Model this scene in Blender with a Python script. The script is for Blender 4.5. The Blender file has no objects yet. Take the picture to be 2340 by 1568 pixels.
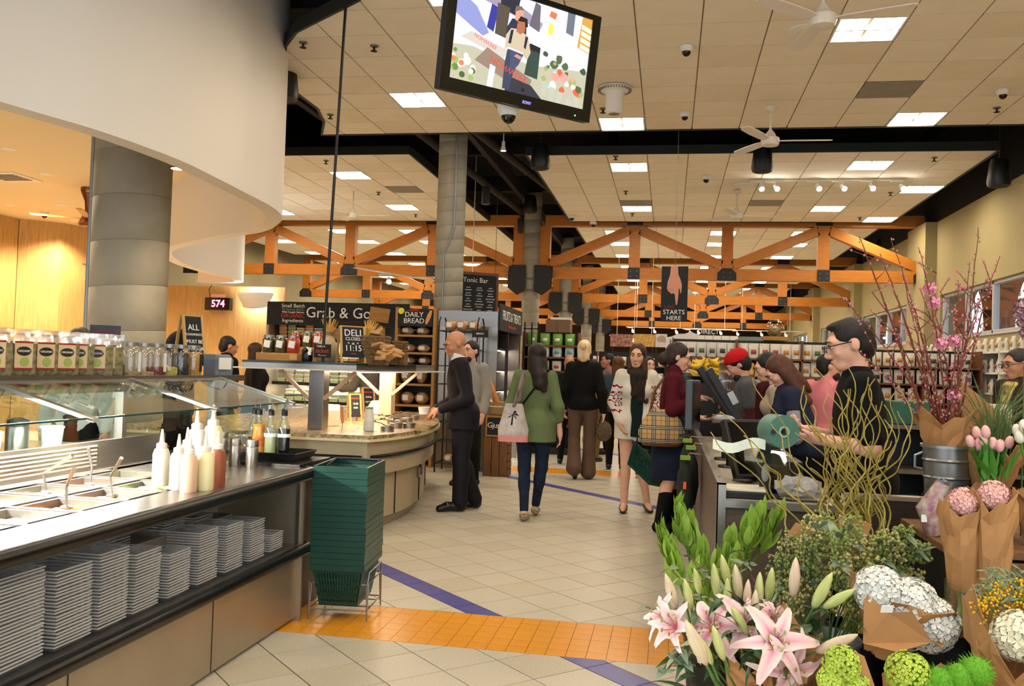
import bpy, math, random
import numpy as np
from mathutils import Vector, Matrix, Euler
random.seed(7)
PI = math.pi
SC = bpy.context.scene
COL = SC.collection

# ---------------------------------------------------------------- camera
FOC, YAW, PIT, ROL, HC = 2024., .1761, .0271, .0322, 1.463
_W = Vector((-math.sin(YAW)*math.cos(PIT), math.cos(YAW)*math.cos(PIT), math.sin(PIT)))
_r = Vector((math.cos(YAW), math.sin(YAW), 0)); _u = _r.cross(_W)
_R = math.cos(ROL)*_r + math.sin(ROL)*_u; _U = -math.sin(ROL)*_r + math.cos(ROL)*_u
cd = bpy.data.cameras.new('camera'); cam = bpy.data.objects.new('camera', cd); COL.objects.link(cam)
cam.matrix_world = Matrix(((_R.x, _U.x, -_W.x, 0), (_R.y, _U.y, -_W.y, 0), (_R.z, _U.z, -_W.z, HC), (0, 0, 0, 1)))
cd.sensor_fit = 'HORIZONTAL'; cd.sensor_width = 36; cd.lens = FOC/2340*36; cd.clip_start = .05; cd.clip_end = 300
SC.camera = cam
# ---------------------------------------------------------------- view, world
vs = SC.view_settings; vs.view_transform = 'Standard'; vs.look = 'None'; vs.gamma = 1; vs.use_curve_mapping = False; vs.exposure = 0.95
LIGHT = 27.0            # radiance of the ceiling troffers
WARM = (1.0, .87, .68)
wd = bpy.data.worlds.new('world'); SC.world = wd; wd.use_nodes = True
wn = wd.node_tree.nodes['Background']; wn.inputs[0].default_value = (.80, .90, 1.0, 1); wn.inputs[1].default_value = 1.1
try:
    SC.cycles.max_bounces = 6; SC.cycles.diffuse_bounces = 3; SC.cycles.glossy_bounces = 3; SC.cycles.transmission_bounces = 4; SC.cycles.transparent_max_bounces = 10; SC.cycles.sample_clamp_indirect = 8
    SC.cycles.caustics_reflective = False; SC.cycles.caustics_refractive = False
except Exception: pass

# photograph pixel -> point in the room on a given plane (used to read off real positions)
def _ray(x, y): return _W + _R*((x-1170)/FOC) + _U*((784-y)/FOC)
_O = Vector((0, 0, HC))
def onz(x, y, z=0.): d = _ray(x, y); return _O + d*((z-HC)/d.z)
def ony(x, y, Y): d = _ray(x, y); return _O + d*(Y/d.y)
def onx(x, y, X): d = _ray(x, y); return _O + d*(X/d.x)

# ---------------------------------------------------------------- materials
def srgb(h):
    h = h.lstrip('#'); c = [int(h[i:i+2], 16)/255 for i in (0, 2, 4)]
    return tuple(x/12.92 if x <= .04045 else ((x+.055)/1.055)**2.4 for x in c)
MATS = {}
def M(name, col='#888888', rough=.5, metal=0., var=0., vscale=6., bump=0., bscale=40., emit=None, es=1., trans=0., ior=1.45, alpha=1., spec=.5, sheen=0., stretch=(1, 1, 1), col2=None, coat=0., sub=0.):
    if name in MATS: return MATS[name]
    m = bpy.data.materials.new(name); m.use_nodes = True; nt = m.node_tree; b = nt.nodes['Principled BSDF']
    c = srgb(col) if isinstance(col, str) else col
    I = b.inputs
    I['Base Color'].default_value = (*c, 1); I['Roughness'].default_value = rough; I['Metallic'].default_value = metal
    I['Specular IOR Level'].default_value = spec; I['IOR'].default_value = ior
    if trans: I['Transmission Weight'].default_value = trans
    if alpha < 1: I['Alpha'].default_value = alpha
    if sheen: I['Sheen Weight'].default_value = sheen
    if coat: I['Coat Weight'].default_value = coat
    if sub: I['Subsurface Weight'].default_value = sub; I['Subsurface Radius'].default_value = (.01, .005, .003); I['Subsurface Scale'].default_value = .5
    if emit is not None:
        e = srgb(emit) if isinstance(emit, str) else emit
        I['Emission Color'].default_value = (*e, 1); I['Emission Strength'].default_value = es
    if var or bump or col2:
        tc = nt.nodes.new('ShaderNodeTexCoord'); mp = nt.nodes.new('ShaderNodeMapping'); mp.inputs['Scale'].default_value = stretch
        nt.links.new(tc.outputs['Object'], mp.inputs[0])
        if var or col2:
            n = nt.nodes.new('ShaderNodeTexNoise'); n.inputs['Scale'].default_value = vscale; n.inputs['Detail'].default_value = 4
            nt.links.new(mp.outputs[0], n.inputs['Vector'])
            r = nt.nodes.new('ShaderNodeValToRGB'); r.color_ramp.elements[0].position = .3; r.color_ramp.elements[1].position = .7
            if col2: c0, c1 = c, srgb(col2)
            else: c0 = tuple(max(0, x*(1-var)) for x in c); c1 = tuple(min(1, x*(1+var)) for x in c)
            r.color_ramp.elements[0].color = (*c0, 1); r.color_ramp.elements[1].color = (*c1, 1)
            nt.links.new(n.outputs['Fac'], r.inputs[0]); nt.links.new(r.outputs[0], I['Base Color'])
        if bump:
            n2 = nt.nodes.new('ShaderNodeTexNoise'); n2.inputs['Scale'].default_value = bscale; n2.inputs['Detail'].default_value = 3
            nt.links.new(mp.outputs[0], n2.inputs['Vector'])
            bp = nt.nodes.new('ShaderNodeBump'); bp.inputs['Strength'].default_value = bump; bp.inputs['Distance'].default_value = .01
            nt.links.new(n2.outputs['Fac'], bp.inputs['Height']); nt.links.new(bp.outputs[0], I['Normal'])
    MATS[name] = m; return m
def glass(name, tint=(1, 1, 1), refl=.12, rough=.02, op=.08):
    if name in MATS: return MATS[name]
    m = bpy.data.materials.new(name); m.use_nodes = True; nt = m.node_tree; nt.nodes.clear()
    o = nt.nodes.new('ShaderNodeOutputMaterial'); t = nt.nodes.new('ShaderNodeBsdfTransparent'); g = nt.nodes.new('ShaderNodeBsdfGlossy'); x = nt.nodes.new('ShaderNodeMixShader')
    t.inputs[0].default_value = (*tint, 1); g.inputs['Roughness'].default_value = rough
    fr = nt.nodes.new('ShaderNodeFresnel'); fr.inputs[0].default_value = 1.5
    mt = nt.nodes.new('ShaderNodeMath'); mt.operation = 'MULTIPLY_ADD'; mt.inputs[1].default_value = 1.0; mt.inputs[2].default_value = op; mt.use_clamp = True
    ge = nt.nodes.new('ShaderNodeNewGeometry'); iv = nt.nodes.new('ShaderNodeMath'); iv.operation = 'SUBTRACT'; iv.inputs[0].default_value = 1; nt.links.new(ge.outputs['Backfacing'], iv.inputs[1])
    pm_ = nt.nodes.new('ShaderNodeMath'); pm_.operation = 'MULTIPLY'
    nt.links.new(fr.outputs[0], mt.inputs[0]); nt.links.new(mt.outputs[0], pm_.inputs[0]); nt.links.new(iv.outputs[0], pm_.inputs[1])
    nt.links.new(pm_.outputs[0], x.inputs[0]); nt.links.new(t.outputs[0], x.inputs[1]); nt.links.new(g.outputs[0], x.inputs[2]); nt.links.new(x.outputs[0], o.inputs[0])
    MATS[name] = m; return m

# ---------------------------------------------------------------- mesh building
class MB:
    def __init__(s): s.v = []; s.f = []; s.m = []; s.k = 0
    def add(s, vs, fs):
        n = len(s.v); s.v += [tuple(p) for p in vs]; s.f += [tuple(i+n for i in f) for f in fs]; s.m += [s.k]*len(fs); return s
    def mat(s, k): s.k = k; return s
    def bx(s, x0, x1, y0, y1, z0, z1):
        return s.add([(x0, y0, z0), (x1, y0, z0), (x1, y1, z0), (x0, y1, z0), (x0, y0, z1), (x1, y0, z1), (x1, y1, z1), (x0, y1, z1)],
                     [(0, 3, 2, 1), (4, 5, 6, 7), (0, 1, 5, 4), (1, 2, 6, 5), (2, 3, 7, 6), (3, 0, 4, 7)])
    def box(s, c, d, rot=None):
        n = len(s.v); s.bx(-d[0]/2, d[0]/2, -d[1]/2, d[1]/2, -d[2]/2, d[2]/2)
        mt = Matrix.Translation(c) @ (Euler(rot).to_matrix().to_4x4() if rot else Matrix())
        return s.xf(mt, n)
    def xf(s, mt, n=0):
        for i in range(n, len(s.v)): s.v[i] = tuple(mt @ Vector(s.v[i]))
        return s
    def bar(s, a, b, w, h, up=(0, 0, 1)):
        a = Vector(a); b = Vector(b); d = (b-a); L = d.length; d.normalize(); u = Vector(up)
        if abs(d.dot(u)) > .99: u = Vector((1, 0, 0))
        x = d.cross(u).normalized(); z = x.cross(d)
        pts = [p + x*sx*w/2 + z*sz*h/2 for p in (a, b) for sx, sz in ((-1, -1), (1, -1), (1, 1), (-1, 1))]
        return s.add(pts, [(0, 1, 2, 3), (7, 6, 5, 4), (0, 4, 5, 1), (1, 5, 6, 2), (2, 6, 7, 3), (3, 7, 4, 0)])
    def tube(s, pts, r, n=8, cap=True, closed=False):
        pts = [Vector(p) for p in pts]; N = len(pts); rs = r if isinstance(r, (list, tuple)) else [r]*N
        ref = None; V = []
        for i, p in enumerate(pts):
            t = (pts[(i+1) % N]-pts[i-1]) if closed else (pts[min(i+1, N-1)]-pts[max(i-1, 0)])
            if t.length < 1e-9: t = Vector((0, 0, 1))
            t.normalize()
            if ref is None: ref = Vector((0, 0, 1)) if abs(t.z) < .9 else Vector((1, 0, 0))
            x = t.cross(ref)
            if x.length < 1e-6: x = t.cross(Vector((0, 1, .01)))
            x.normalize(); y = x.cross(t); ref = y if abs(y.dot(t)) < .9 else ref
            V += [p + (x*math.cos(2*PI*k/n)+y*math.sin(2*PI*k/n))*rs[i] for k in range(n)]
        F = []
        for i in range(N if closed else N-1):
            j = (i+1) % N
            for k in range(n): F.append((i*n+k, i*n+(k+1) % n, j*n+(k+1) % n, j*n+k))
        if cap and not closed: F += [tuple(range(n-1, -1, -1)), tuple((N-1)*n+k for k in range(n))]
        return s.add(V, F)
    def lathe(s, prof, n=16, c=(0, 0, 0), mt=None, cap=True):
        V = []; F = []; P = len(prof)
        for r, z in prof: V += [(r*math.cos(2*PI*k/n), r*math.sin(2*PI*k/n), z) for k in range(n)]
        for i in range(P-1):
            for k in range(n): F.append((i*n+k, i*n+(k+1) % n, (i+1)*n+(k+1) % n, (i+1)*n+k))
        if cap: F += [tuple(range(n-1, -1, -1)), tuple((P-1)*n+k for k in range(n))]
        q = len(s.v); s.add(V, F); return s.xf(Matrix.Translation(c) @ (mt if mt else Matrix()), q)
    def prism(s, poly, d):
        a = [Vector(p) for p in poly]; d = Vector(d); n = len(a)
        return s.add(a+[p+d for p in a], [tuple(range(n-1, -1, -1)), tuple(range(n, 2*n))]+[(i, (i+1) % n, n+(i+1) % n, n+i) for i in range(n)])
    def poly(s, pts): return s.add(pts, [tuple(range(len(pts)))])
    def ell(s, c, r, nu=10, nv=7, rot=None):
        V = [(0, 0, -1)]; F = []
        for j in range(1, nv):
            a = -PI/2+PI*j/nv
            V += [(math.cos(a)*math.cos(2*PI*k/nu), math.cos(a)*math.sin(2*PI*k/nu), math.sin(a)) for k in range(nu)]
        V.append((0, 0, 1)); t = len(V)-1
        for k in range(nu): F.append((0, 1+(k+1) % nu, 1+k)); F.append((t, t-nu+k, t-nu+(k+1) % nu))
        for j in range(nv-2):
            for k in range(nu): F.append((1+j*nu+k, 1+j*nu+(k+1) % nu, 1+(j+1)*nu+(k+1) % nu, 1+(j+1)*nu+k))
        q = len(s.v); s.add(V, F)
        mt = Matrix.Translation(c) @ (Euler(rot).to_matrix().to_4x4() if rot else Matrix()) @ Matrix.Diagonal((*((r,)*3 if not isinstance(r, (tuple, list)) else r), 1))
        return s.xf(mt, q)
    def grid(s, P):     # P: rows of points
        R_, C_ = len(P), len(P[0])
        return s.add([p for row in P for p in row], [(i*C_+j, i*C_+j+1, (i+1)*C_+j+1, (i+1)*C_+j) for i in range(R_-1) for j in range(C_-1)])
    def mesh(s, name, mats, smooth=False):
        me = bpy.data.meshes.new(name); me.from_pydata(s.v, [], s.f)
        for m in (mats if isinstance(mats, (list, tuple)) else [mats]): me.materials.append(m)
        if any(s.m): me.polygons.foreach_set('material_index', s.m)
        if smooth: me.polygons.foreach_set('use_smooth', [True]*len(s.f)); 
        me.update(); return me
    def build(s, name, mats, parent=None, smooth=False, bevel=0., solid=0., world=False, ang=40):
        o = obj(name, s.mesh(name, mats, smooth), parent, world)
        if bevel:
            b = o.modifiers.new('b', 'BEVEL'); b.width = bevel; b.segments = 2; b.limit_method = 'ANGLE'
        if solid:
            b = o.modifiers.new('s', 'SOLIDIFY'); b.thickness = solid; b.offset = 0
        if smooth and ang:
            try: o.data.set_sharp_from_angle(angle=math.radians(ang))
            except Exception: pass
        return o
def obj(name, me, parent=None, world=False, loc=None, rot=None):
    o = bpy.data.objects.new(name, me); COL.objects.link(o)
    if parent is not None:
        o.parent = parent
        if world:
            p = parent; L = Vector((0, 0, 0))
            while p is not None: L += p.location; p = p.parent
            o.location = -L
    if loc is not None: o.location = loc
    if rot is not None: o.rotation_euler = rot
    return o
def tag(o, label=None, cat=None, group=None, kind=None):
    if label: o['label'] = label
    if cat: o['category'] = cat
    if group: o['group'] = group
    if kind: o['kind'] = kind
    return o
def T(name, label, cat, loc=(0, 0, 0), rz=0., group=None, kind=None):
    o = bpy.data.objects.new(name, None); COL.objects.link(o); o.location = loc; o.rotation_euler = (0, 0, rz); o.empty_display_size = .05
    return tag(o, label, cat, group, kind)
def dup(root, loc=None, rz=None, label=None, group=None, rot=None, scale=None, parent=None):
    r = root.copy(); COL.objects.link(r)
    if parent is not None: r.parent = parent
    if loc is not None: r.location = loc
    if rz is not None: r.rotation_euler = (0, 0, rz)
    if rot is not None: r.rotation_euler = rot
    if scale is not None: r.scale = (scale,)*3 if not isinstance(scale, (tuple, list)) else scale
    if label: r['label'] = label
    if group: r['group'] = group
    for ch in list(root.children): dup(ch, parent=r)
    return r
def text(s, size, mat, loc, rot=(PI/2, 0, 0), parent=None, name='lettering', align='CENTER', ext=.0012, sx=1., bold=0., world=False, spacing=1.):
    c = bpy.data.curves.new('t', 'FONT'); c.body = s; c.size = size; c.align_x = align; c.align_y = 'CENTER'; c.extrude = ext; c.offset = bold; c.resolution_u = 3; c.space_character = spacing
    t = bpy.data.objects.new('t', c); me = bpy.data.meshes.new_from_object(t); bpy.data.objects.remove(t); bpy.data.curves.remove(c)
    me.name = name; me.materials.clear(); me.materials.append(mat)
    if sx != 1: me.transform(Matrix.Diagonal((sx, 1, 1, 1)))
    o = obj(name, me, parent, world); o.location = o.location + Vector(loc); o.rotation_euler = rot
    return o
U = random.uniform
# ================================================================ structure
def clip(poly, n, d):          # keep points with n.p <= d  (2-D, Sutherland-Hodgman)
    out = []
    for i in range(len(poly)):
        a, b = poly[i-1], poly[i]; da = n[0]*a[0]+n[1]*a[1]-d; db = n[0]*b[0]+n[1]*b[1]-d
        if (da <= 0) != (db <= 0):
            t = da/(da-db); out.append((a[0]+(b[0]-a[0])*t, a[1]+(b[1]-a[1])*t))
        if db <= 0: out.append(b)
    return out
def area(p): return abs(sum(p[i-1][0]*p[i][1]-p[i][0]*p[i-1][1] for i in range(len(p))))/2 if len(p) > 2 else 0
def project(p):
    d = Vector(p)-_O; k = d.dot(_W)
    return (1170+FOC*d.dot(_R)/k, 784-FOC*d.dot(_U)/k, k) if k > .05 else (-9e9, 0, k)
m_tile = M('floor_tile_beige', '#c2b9a6', .34, var=.10, vscale=90, bump=.02, bscale=60, spec=.45)
m_tileB = M('floor_tile_beige_b', '#bcb29c', .36, var=.10, vscale=80, bump=.02, bscale=60, spec=.45)
m_or = M('floor_tile_orange', '#dd9320', .28, var=.07, vscale=9, spec=.5)
m_pu = M('floor_tile_violet', '#514f93', .32, var=.07, vscale=30, spec=.5)
m_grout = M('grout', '#2f2c27', .9)
FX0, FX1, FY0, FY1 = -12.0, 5.3, -3.0, 46.0
fl = MB().bx(FX0, FX1, FY0, FY1, -.12, -.004).build('floor', m_grout)
tag(fl, 'beige square tile floor with orange and violet stripes', 'floor', kind='structure')
TS = .31; G = .0055; Q2 = math.sqrt(.5)
STR = [(2.842, 2.997)]; STR.append((2.997+12*TS, 2.997+12*TS+.155)); STR.append((STR[1][1]+11*TS, STR[1][1]+11*TS+.155))
ORS = [(4.53, 5.152), (12.33, 12.95)]
vs_ = []                              # (v0, v1, violet)
v = 2.842
while v > -9: vs_.append((v-TS, v, 0)); v -= TS
v = 2.842
for a, b in STR:
    while v < a-.01: vs_.append((v, v+TS, 0)); v += TS
    vs_.append((a, b, 1)); v = b
while v < 22: vs_.append((v, v+TS, 0)); v += TS
cells = []
for v0, v1, pu in vs_:
    k0 = int(-32/TS)
    for k in range(k0, int(8/TS)):
        u0 = -3.979+k*TS; u1 = u0+TS
        cu, cv = (u0+u1)/2, (v0+v1)/2; cx, cy = (cu+cv)*Q2, (cv-cu)*Q2
        if not (-7 < cx < 5.5 and 1.5 < cy < 26): continue
        pr_ = project((cx, cy, 0))
        q = [((u+v)*Q2, (v-u)*Q2) for u, v in ((u0+G/2, v0+G/2), (u0+G/2, v1-G/2), (u1-G/2, v1-G/2), (u1-G/2, v0+G/2))]
        pieces = [q]
        for a, b in ORS:
            nx = []
            for p in pieces:
                ys = [c[1] for c in p]
                if max(ys) < a or min(ys) > b: nx.append(p); continue
                for n_, d_ in (((0, 1), a-G/2), ((0, -1), -(b+G/2))):
                    r_ = clip(p, n_, d_)
                    if area(r_) > 2e-4: nx.append(r_)
            pieces = nx
        for p in pieces: cells.append((p, pu, area(p)/max(.3, pr_[2])**3*(0 if pr_[2] < .5 else 1 if 0 < pr_[0] < 1620 and pr_[1] < 1600 and not (cx < -2.2 and cy < 5.2) else .02), (cx, cy)))
cells.sort(key=lambda c: -c[2])
HT = .008
tile_me = {}
far = MB(); nb = npu = 0
for i, (p, pu, a, (cx, cy)) in enumerate(cells):
    use = (npu < 60) if pu else (nb < 298)
    if pu: npu += 1
    else: nb += 1
    if use:
        full = len(p) == 4 and area(p) > (TS-G)**2*.99
        mt = m_pu if pu else (m_tile if (i*7) % 3 else m_tileB)
        if full and not pu:
            key = mt.name
            if key not in tile_me: tile_me[key] = MB().prism([(x-cx, y-cy, -HT) for x, y in p], (0, 0, HT)).mesh('tile', mt)
            obj('tile', tile_me[key], fl, loc=(cx, cy, U(-.0004, .0002)))
        else:
            o = MB().prism([(x-cx, y-cy, -HT) for x, y in p], (0, 0, HT)).build('tile', mt, fl); o.location = (cx, cy, 0)
    else:
        far.mat(1 if pu else 0).add([(x, y, 0) for x, y in p], [tuple(range(len(p)))])
# plain far field beyond the counted tiles
tag(far.build('tile_field', [m_tile, m_pu], fl), kind='stuff')
bk = MB()
for (x0, x1, y0, y1) in ((FX0, -7, 1, 26), (FX0, FX1, 26, 46), (FX0, FX1, -3, 1.5)): bk.bx(x0, x1, y0, y1, -.003, -.0008)
tag(bk.build('far_tiles', m_tile, fl), kind='stuff')
s = (ORS[0][1]-ORS[0][0])/6
om = MB().bx(-s/2+.0012, s/2-.0012, -s/2+.0012, s/2-.0012, -HT, 0).mesh('tile', m_or)
for i in range(44):
    for j in range(6): obj('tile', om, fl, loc=(-2.1+(i+.5)*s-.04, ORS[0][0]+(j+.5)*s, U(-.0003, .0003)))
o2 = MB()
for i in range(-40, 50):
    for j in range(6):
        x = i*s; y = ORS[1][0]+j*s; o2.bx(x+.001, x+s-.001, y+.001, y+s-.001, -HT, 0)
tag(o2.build('stripe_tiles', m_or, fl), kind='stuff')

# ---------------- walls
m_wall = M('painted_wall_olive', '#a3956a', .8, var=.03, vscale=2)
m_wallL = M('painted_wall_taupe', '#8d8263', .85, var=.03, vscale=2)
m_black = M('black_void_paint', '#0b0a0a', .9)
m_dkbeam = M('dark_painted_steel', '#241c17', .8)
m_alu = M('aluminium_frame', '#c4c6c8', .4, metal=.3)
WX = 5.25
wins = [(13.2, 18.72), (20.6, 25.75), (27.6, 32.7), (34.6, 39.7)]
wr = MB()
ys = 3.0
wr.bx(WX, WX+.3, 1, 46, -.1, 2.28); wr.bx(WX, WX+.3, 1, 46, 3.16, 4.66)
for a, b in wins+[(46, 46)]: wr.bx(WX, WX+.3, ys if ys > 3 else 1, a, 2.28, 3.16); ys = b
for y in (19.0, 26.0, 33.0, 40.0): wr.bx(WX-.22, WX, y, y+1.35, -.1, 4.66)
wr.mat(1).bx(WX, WX+.3, 1, 46, 4.66, 6.3)
tag(wr.build('wall_right', [m_wall, m_black]), 'olive painted wall with strip windows', 'wall', kind='structure')
m_pane = glass('window_pane', (.93, .97, 1), op=.02)
for i, (a, b) in enumerate(wins):
    n = 4; w = T(f'window_{i+1}', 'aluminium strip window high in the olive wall', 'window', (WX+.1, (a+b)/2, 2.28), kind='structure')
    L = b-a
    fr = MB()
    for z in (.03, .85): fr.bx(-.05, .05, -L/2, L/2, z-.03, z+.03)
    for k in range(n+1):
        y = -L/2+.03+(L-.06)*k/n; fr.bx(-.05, .05, y-.035, y+.035, .0, .88)
    fr.bx(-.12, .02, -L/2-.03, L/2+.03, -.03, 0)
    fr.build('window_frame', m_alu, w, bevel=.006)
    for k in range(n):
        y0 = -L/2+.03+(L-.06)*k/n+.035; y1 = -L/2+.03+(L-.06)*(k+1)/n-.035
        MB().bx(.0, .008, y0, y1, .06, .82).build('pane', m_pane, w)
tag(MB().bx(-12.2, -11.95, -3, 46, -.1, 6.3).build('wall_left', m_wallL), 'taupe painted wall behind the orange trusses', 'wall', kind='structure')
m_brick = M('dark_brick', '#4a3226', .9, var=.3, vscale=14, bump=.3, bscale=20)
tag(MB().bx(-12.2, 5.6, 46, 46.3, -.1, 6.3).build('wall_back', m_brick), 'dark brick end wall at the far end of the store', 'wall', kind='structure')
tag(MB().bx(-12.2, 5.6, -3, 46.3, 6.3, 6.45).build('ceiling_deck', m_black), 'black painted roof deck above the hung ceilings', 'ceiling', kind='structure')
bm = MB()
for y in np.arange(2.5, 45, 3.45): bm.bx(-12, 5.3, y-.06, y+.06, 5.45, 5.8)
for x in (-9.5, -5.4, -3.3, -1.0, 1.5, 4.0): bm.bx(x-.05, x+.05, -2, 46, 5.2, 5.45)
tag(bm.build('roof_joist', m_dkbeam), 'dark steel joists under the black roof deck', 'roof joists', kind='structure')
for i, (x0, y0, x1, y1, z) in enumerate([(-3.0, 12.1, -1.9, 19.6, 4.95), (-3.9, 12.3, -3.3, 19.3, 5.0)]):
    tag(MB().tube([(x0, y0, z), (x1, y1, z-.1)], .07, 10).build('trim_%d' % (i+1), m_dkbeam, smooth=True), ['dark round duct pipe running beneath the joists', 'slim dark pipe beside the concrete column'][i], 'pipe', kind='structure')

# ---------------- hung ceiling panels
m_ct = M('ceiling_tile', '#ece1cd', .85, var=.03, vscale=3, bump=.06, bscale=160)
m_ct2 = M('ceiling_tile_b', '#e6dac4', .85, var=.03, vscale=3, bump=.06, bscale=160)
m_grid = M('ceiling_grid', '#d6c5a2', .6)
m_fascia = M('panel_edge_dark', '#151914', .6)
m_vent = M('vent_grey', '#8d8478', .7, var=.1, vscale=8)
CZ = 4.72; CT = .61
fixtures = []; vents = {(2.36, 10.52), (-1.0, 17.3), (2.0, 17.0), (-5.2, 15.6)}
ct_count = [0]
ct_me = {}
def panel(outline, x0, y0, lights, name_label, sel=None, budget=300):
    xs = [p[0] for p in outline]; ys = [p[1] for p in outline]
    mb = MB().prism([(x, y, CZ+.03) for x, y in outline], (0, 0, .03))
    root = mb.build('ceiling', m_grid); tag(root, name_label, 'ceiling', kind='structure')
    fa = MB(); n = len(outline)
    A = sum(outline[i-1][0]*outline[i][1]-outline[i][0]*outline[i-1][1] for i in range(n))
    for i in range(n):
        a = Vector(outline[i-1]); b = Vector(outline[i]); fa.bar((a.x, a.y, CZ+.055), (b.x, b.y, CZ+.055), .03, .13)
    fa.build('edge_trim', m_fascia, root)
    rest = MB(); gr = MB(); cand = []
    i0 = math.floor((min(xs)-x0)/CT); i1 = math.ceil((max(xs)-x0)/CT); j0 = math.floor((min(ys)-y0)/CT); j1 = math.ceil((max(ys)-y0)/CT)
    lt = set()
    for lx, ly in lights: lt.add((math.floor((lx-x0)/CT), math.floor((ly-y0)/CT)))
    vt = set((math.floor((lx-x0)/CT), math.floor((ly-y0)/CT)) for lx, ly in vents)
    for i in range(i0, i1):
        for j in range(j0, j1):
            X, Y = x0+i*CT, y0+j*CT; g = .007
            p = list(outline)
            for n_, d_ in (((1, 0), X+CT-g), ((-1, 0), -(X+g)), ((0, 1), Y+CT-g), ((0, -1), -(Y+g))): p = clip(p, n_, d_) if p else p
            if area(p) < .004: continue
            if (i, j) in lt: fixtures.append((X+CT/2, Y+CT/2)); continue
            pr_ = project((X+.3, Y+.3, CZ)); vis = pr_[2] > .5 and -100 < pr_[0] < 2440 and pr_[1] > -100
            cand.append((-(area(p)/max(pr_[2], .5)**3 if vis else 0), p, X, Y, (i, j) in vt))
    cand.sort(key=lambda c: c[0])
    for k, (_, p, X, Y, v_) in enumerate(cand):
        mt = m_vent if v_ else (m_ct if (k*5) % 4 else m_ct2)
        if k < budget and _ < 0:
            if area(p) > (CT-.014)**2*.995:
                if mt.name not in ct_me: ct_me[mt.name] = MB().bx(-.298, .298, -.298, .298, 0, .028).mesh('ceiling_tile', mt)
                obj('ceiling_tile', ct_me[mt.name], root, loc=(X+CT/2, Y+CT/2, CZ+U(.0, .0035)))
            else: MB().prism([(x, y, CZ+.001) for x, y in p], (0, 0, .028)).build('ceiling_tile', mt, root)
        else: rest.prism([(x, y, CZ+.001) for x, y in p], (0, 0, .028))
    if rest.v: tag(rest.build('ceiling_tiles_far', m_ct, root), kind='stuff')
    return root
def G2(px, py): p = onz(px, py, CZ); return (p.x, p.y)
P1 = [(-5.02, 12.0), (-4.72, 11.35), (-4.56, 10.73), (-4.56, 10.0), (-4.35, 9.2), (-4.0, 8.53), (-3.73, 8.18), (-2.83, 7.5), (-2.4, 6.3), (-2.4, -2.0), (5.0, -2.0), (5.0, 12.0)]
l1 = [G2(935, 222), G2(1417, 281), G2(1990, 65), G2(2090, 281)]
l1 += [(l1[0][0]+k*2.44, y) for y in (5.0, 2.0, -.6) for k in (1, 2, 3)]+[(4.4, 7.6), (-1.9, 7.2)]
panel(P1, .216-CT*20, 12.0-CT*40, l1, 'hung square tile ceiling over the entrance floor')
P2 = [(-2.24, 13.3), (4.47, 13.3), (4.47, 19.4), (-2.24, 19.4)]
panel(P2, -2.24, 13.3, [G2(1437, 379), G2(1988, 382), G2(2098, 439), G2(1457, 478), G2(1890, 482), G2(2005, 504)], 'hung ceiling over the checkout lanes in front of the first truss', budget=120)
P3 = [(-11.5, 13.15), (-4.05, 13.15), (-4.05, 19.4), (-11.5, 19.4)]
panel(P3, -4.05-CT*20, 13.15, [G2(797, 405), G2(918, 478), G2(635, 484), (-9.5, 15.2), (-9.8, 18)], 'hung ceiling over the chilled food cases beside the round column', budget=100)
for bay in range(3):
    y0 = 20.1+6.9*bay
    for x0, x1, t in ((-2.2, 4.4, 'checkout side'), (-11.5, -4.05, 'deli side')):
        ls = [(x0+1.0+2.2*i, y0+.9+2.1*j) for i in range(4) for j in range(3) if x0+1.0+2.2*i < x1-.2]
        panel([(x0, y0), (x1, y0), (x1, y0+5.6), (x0, y0+5.6)], x0, y0, ls, ['hung ceiling behind the first orange truss, ', 'hung ceiling behind the second orange truss, ', 'hung ceiling behind the third orange truss, '][bay]+t, budget=60 if bay == 0 else 0)

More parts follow.
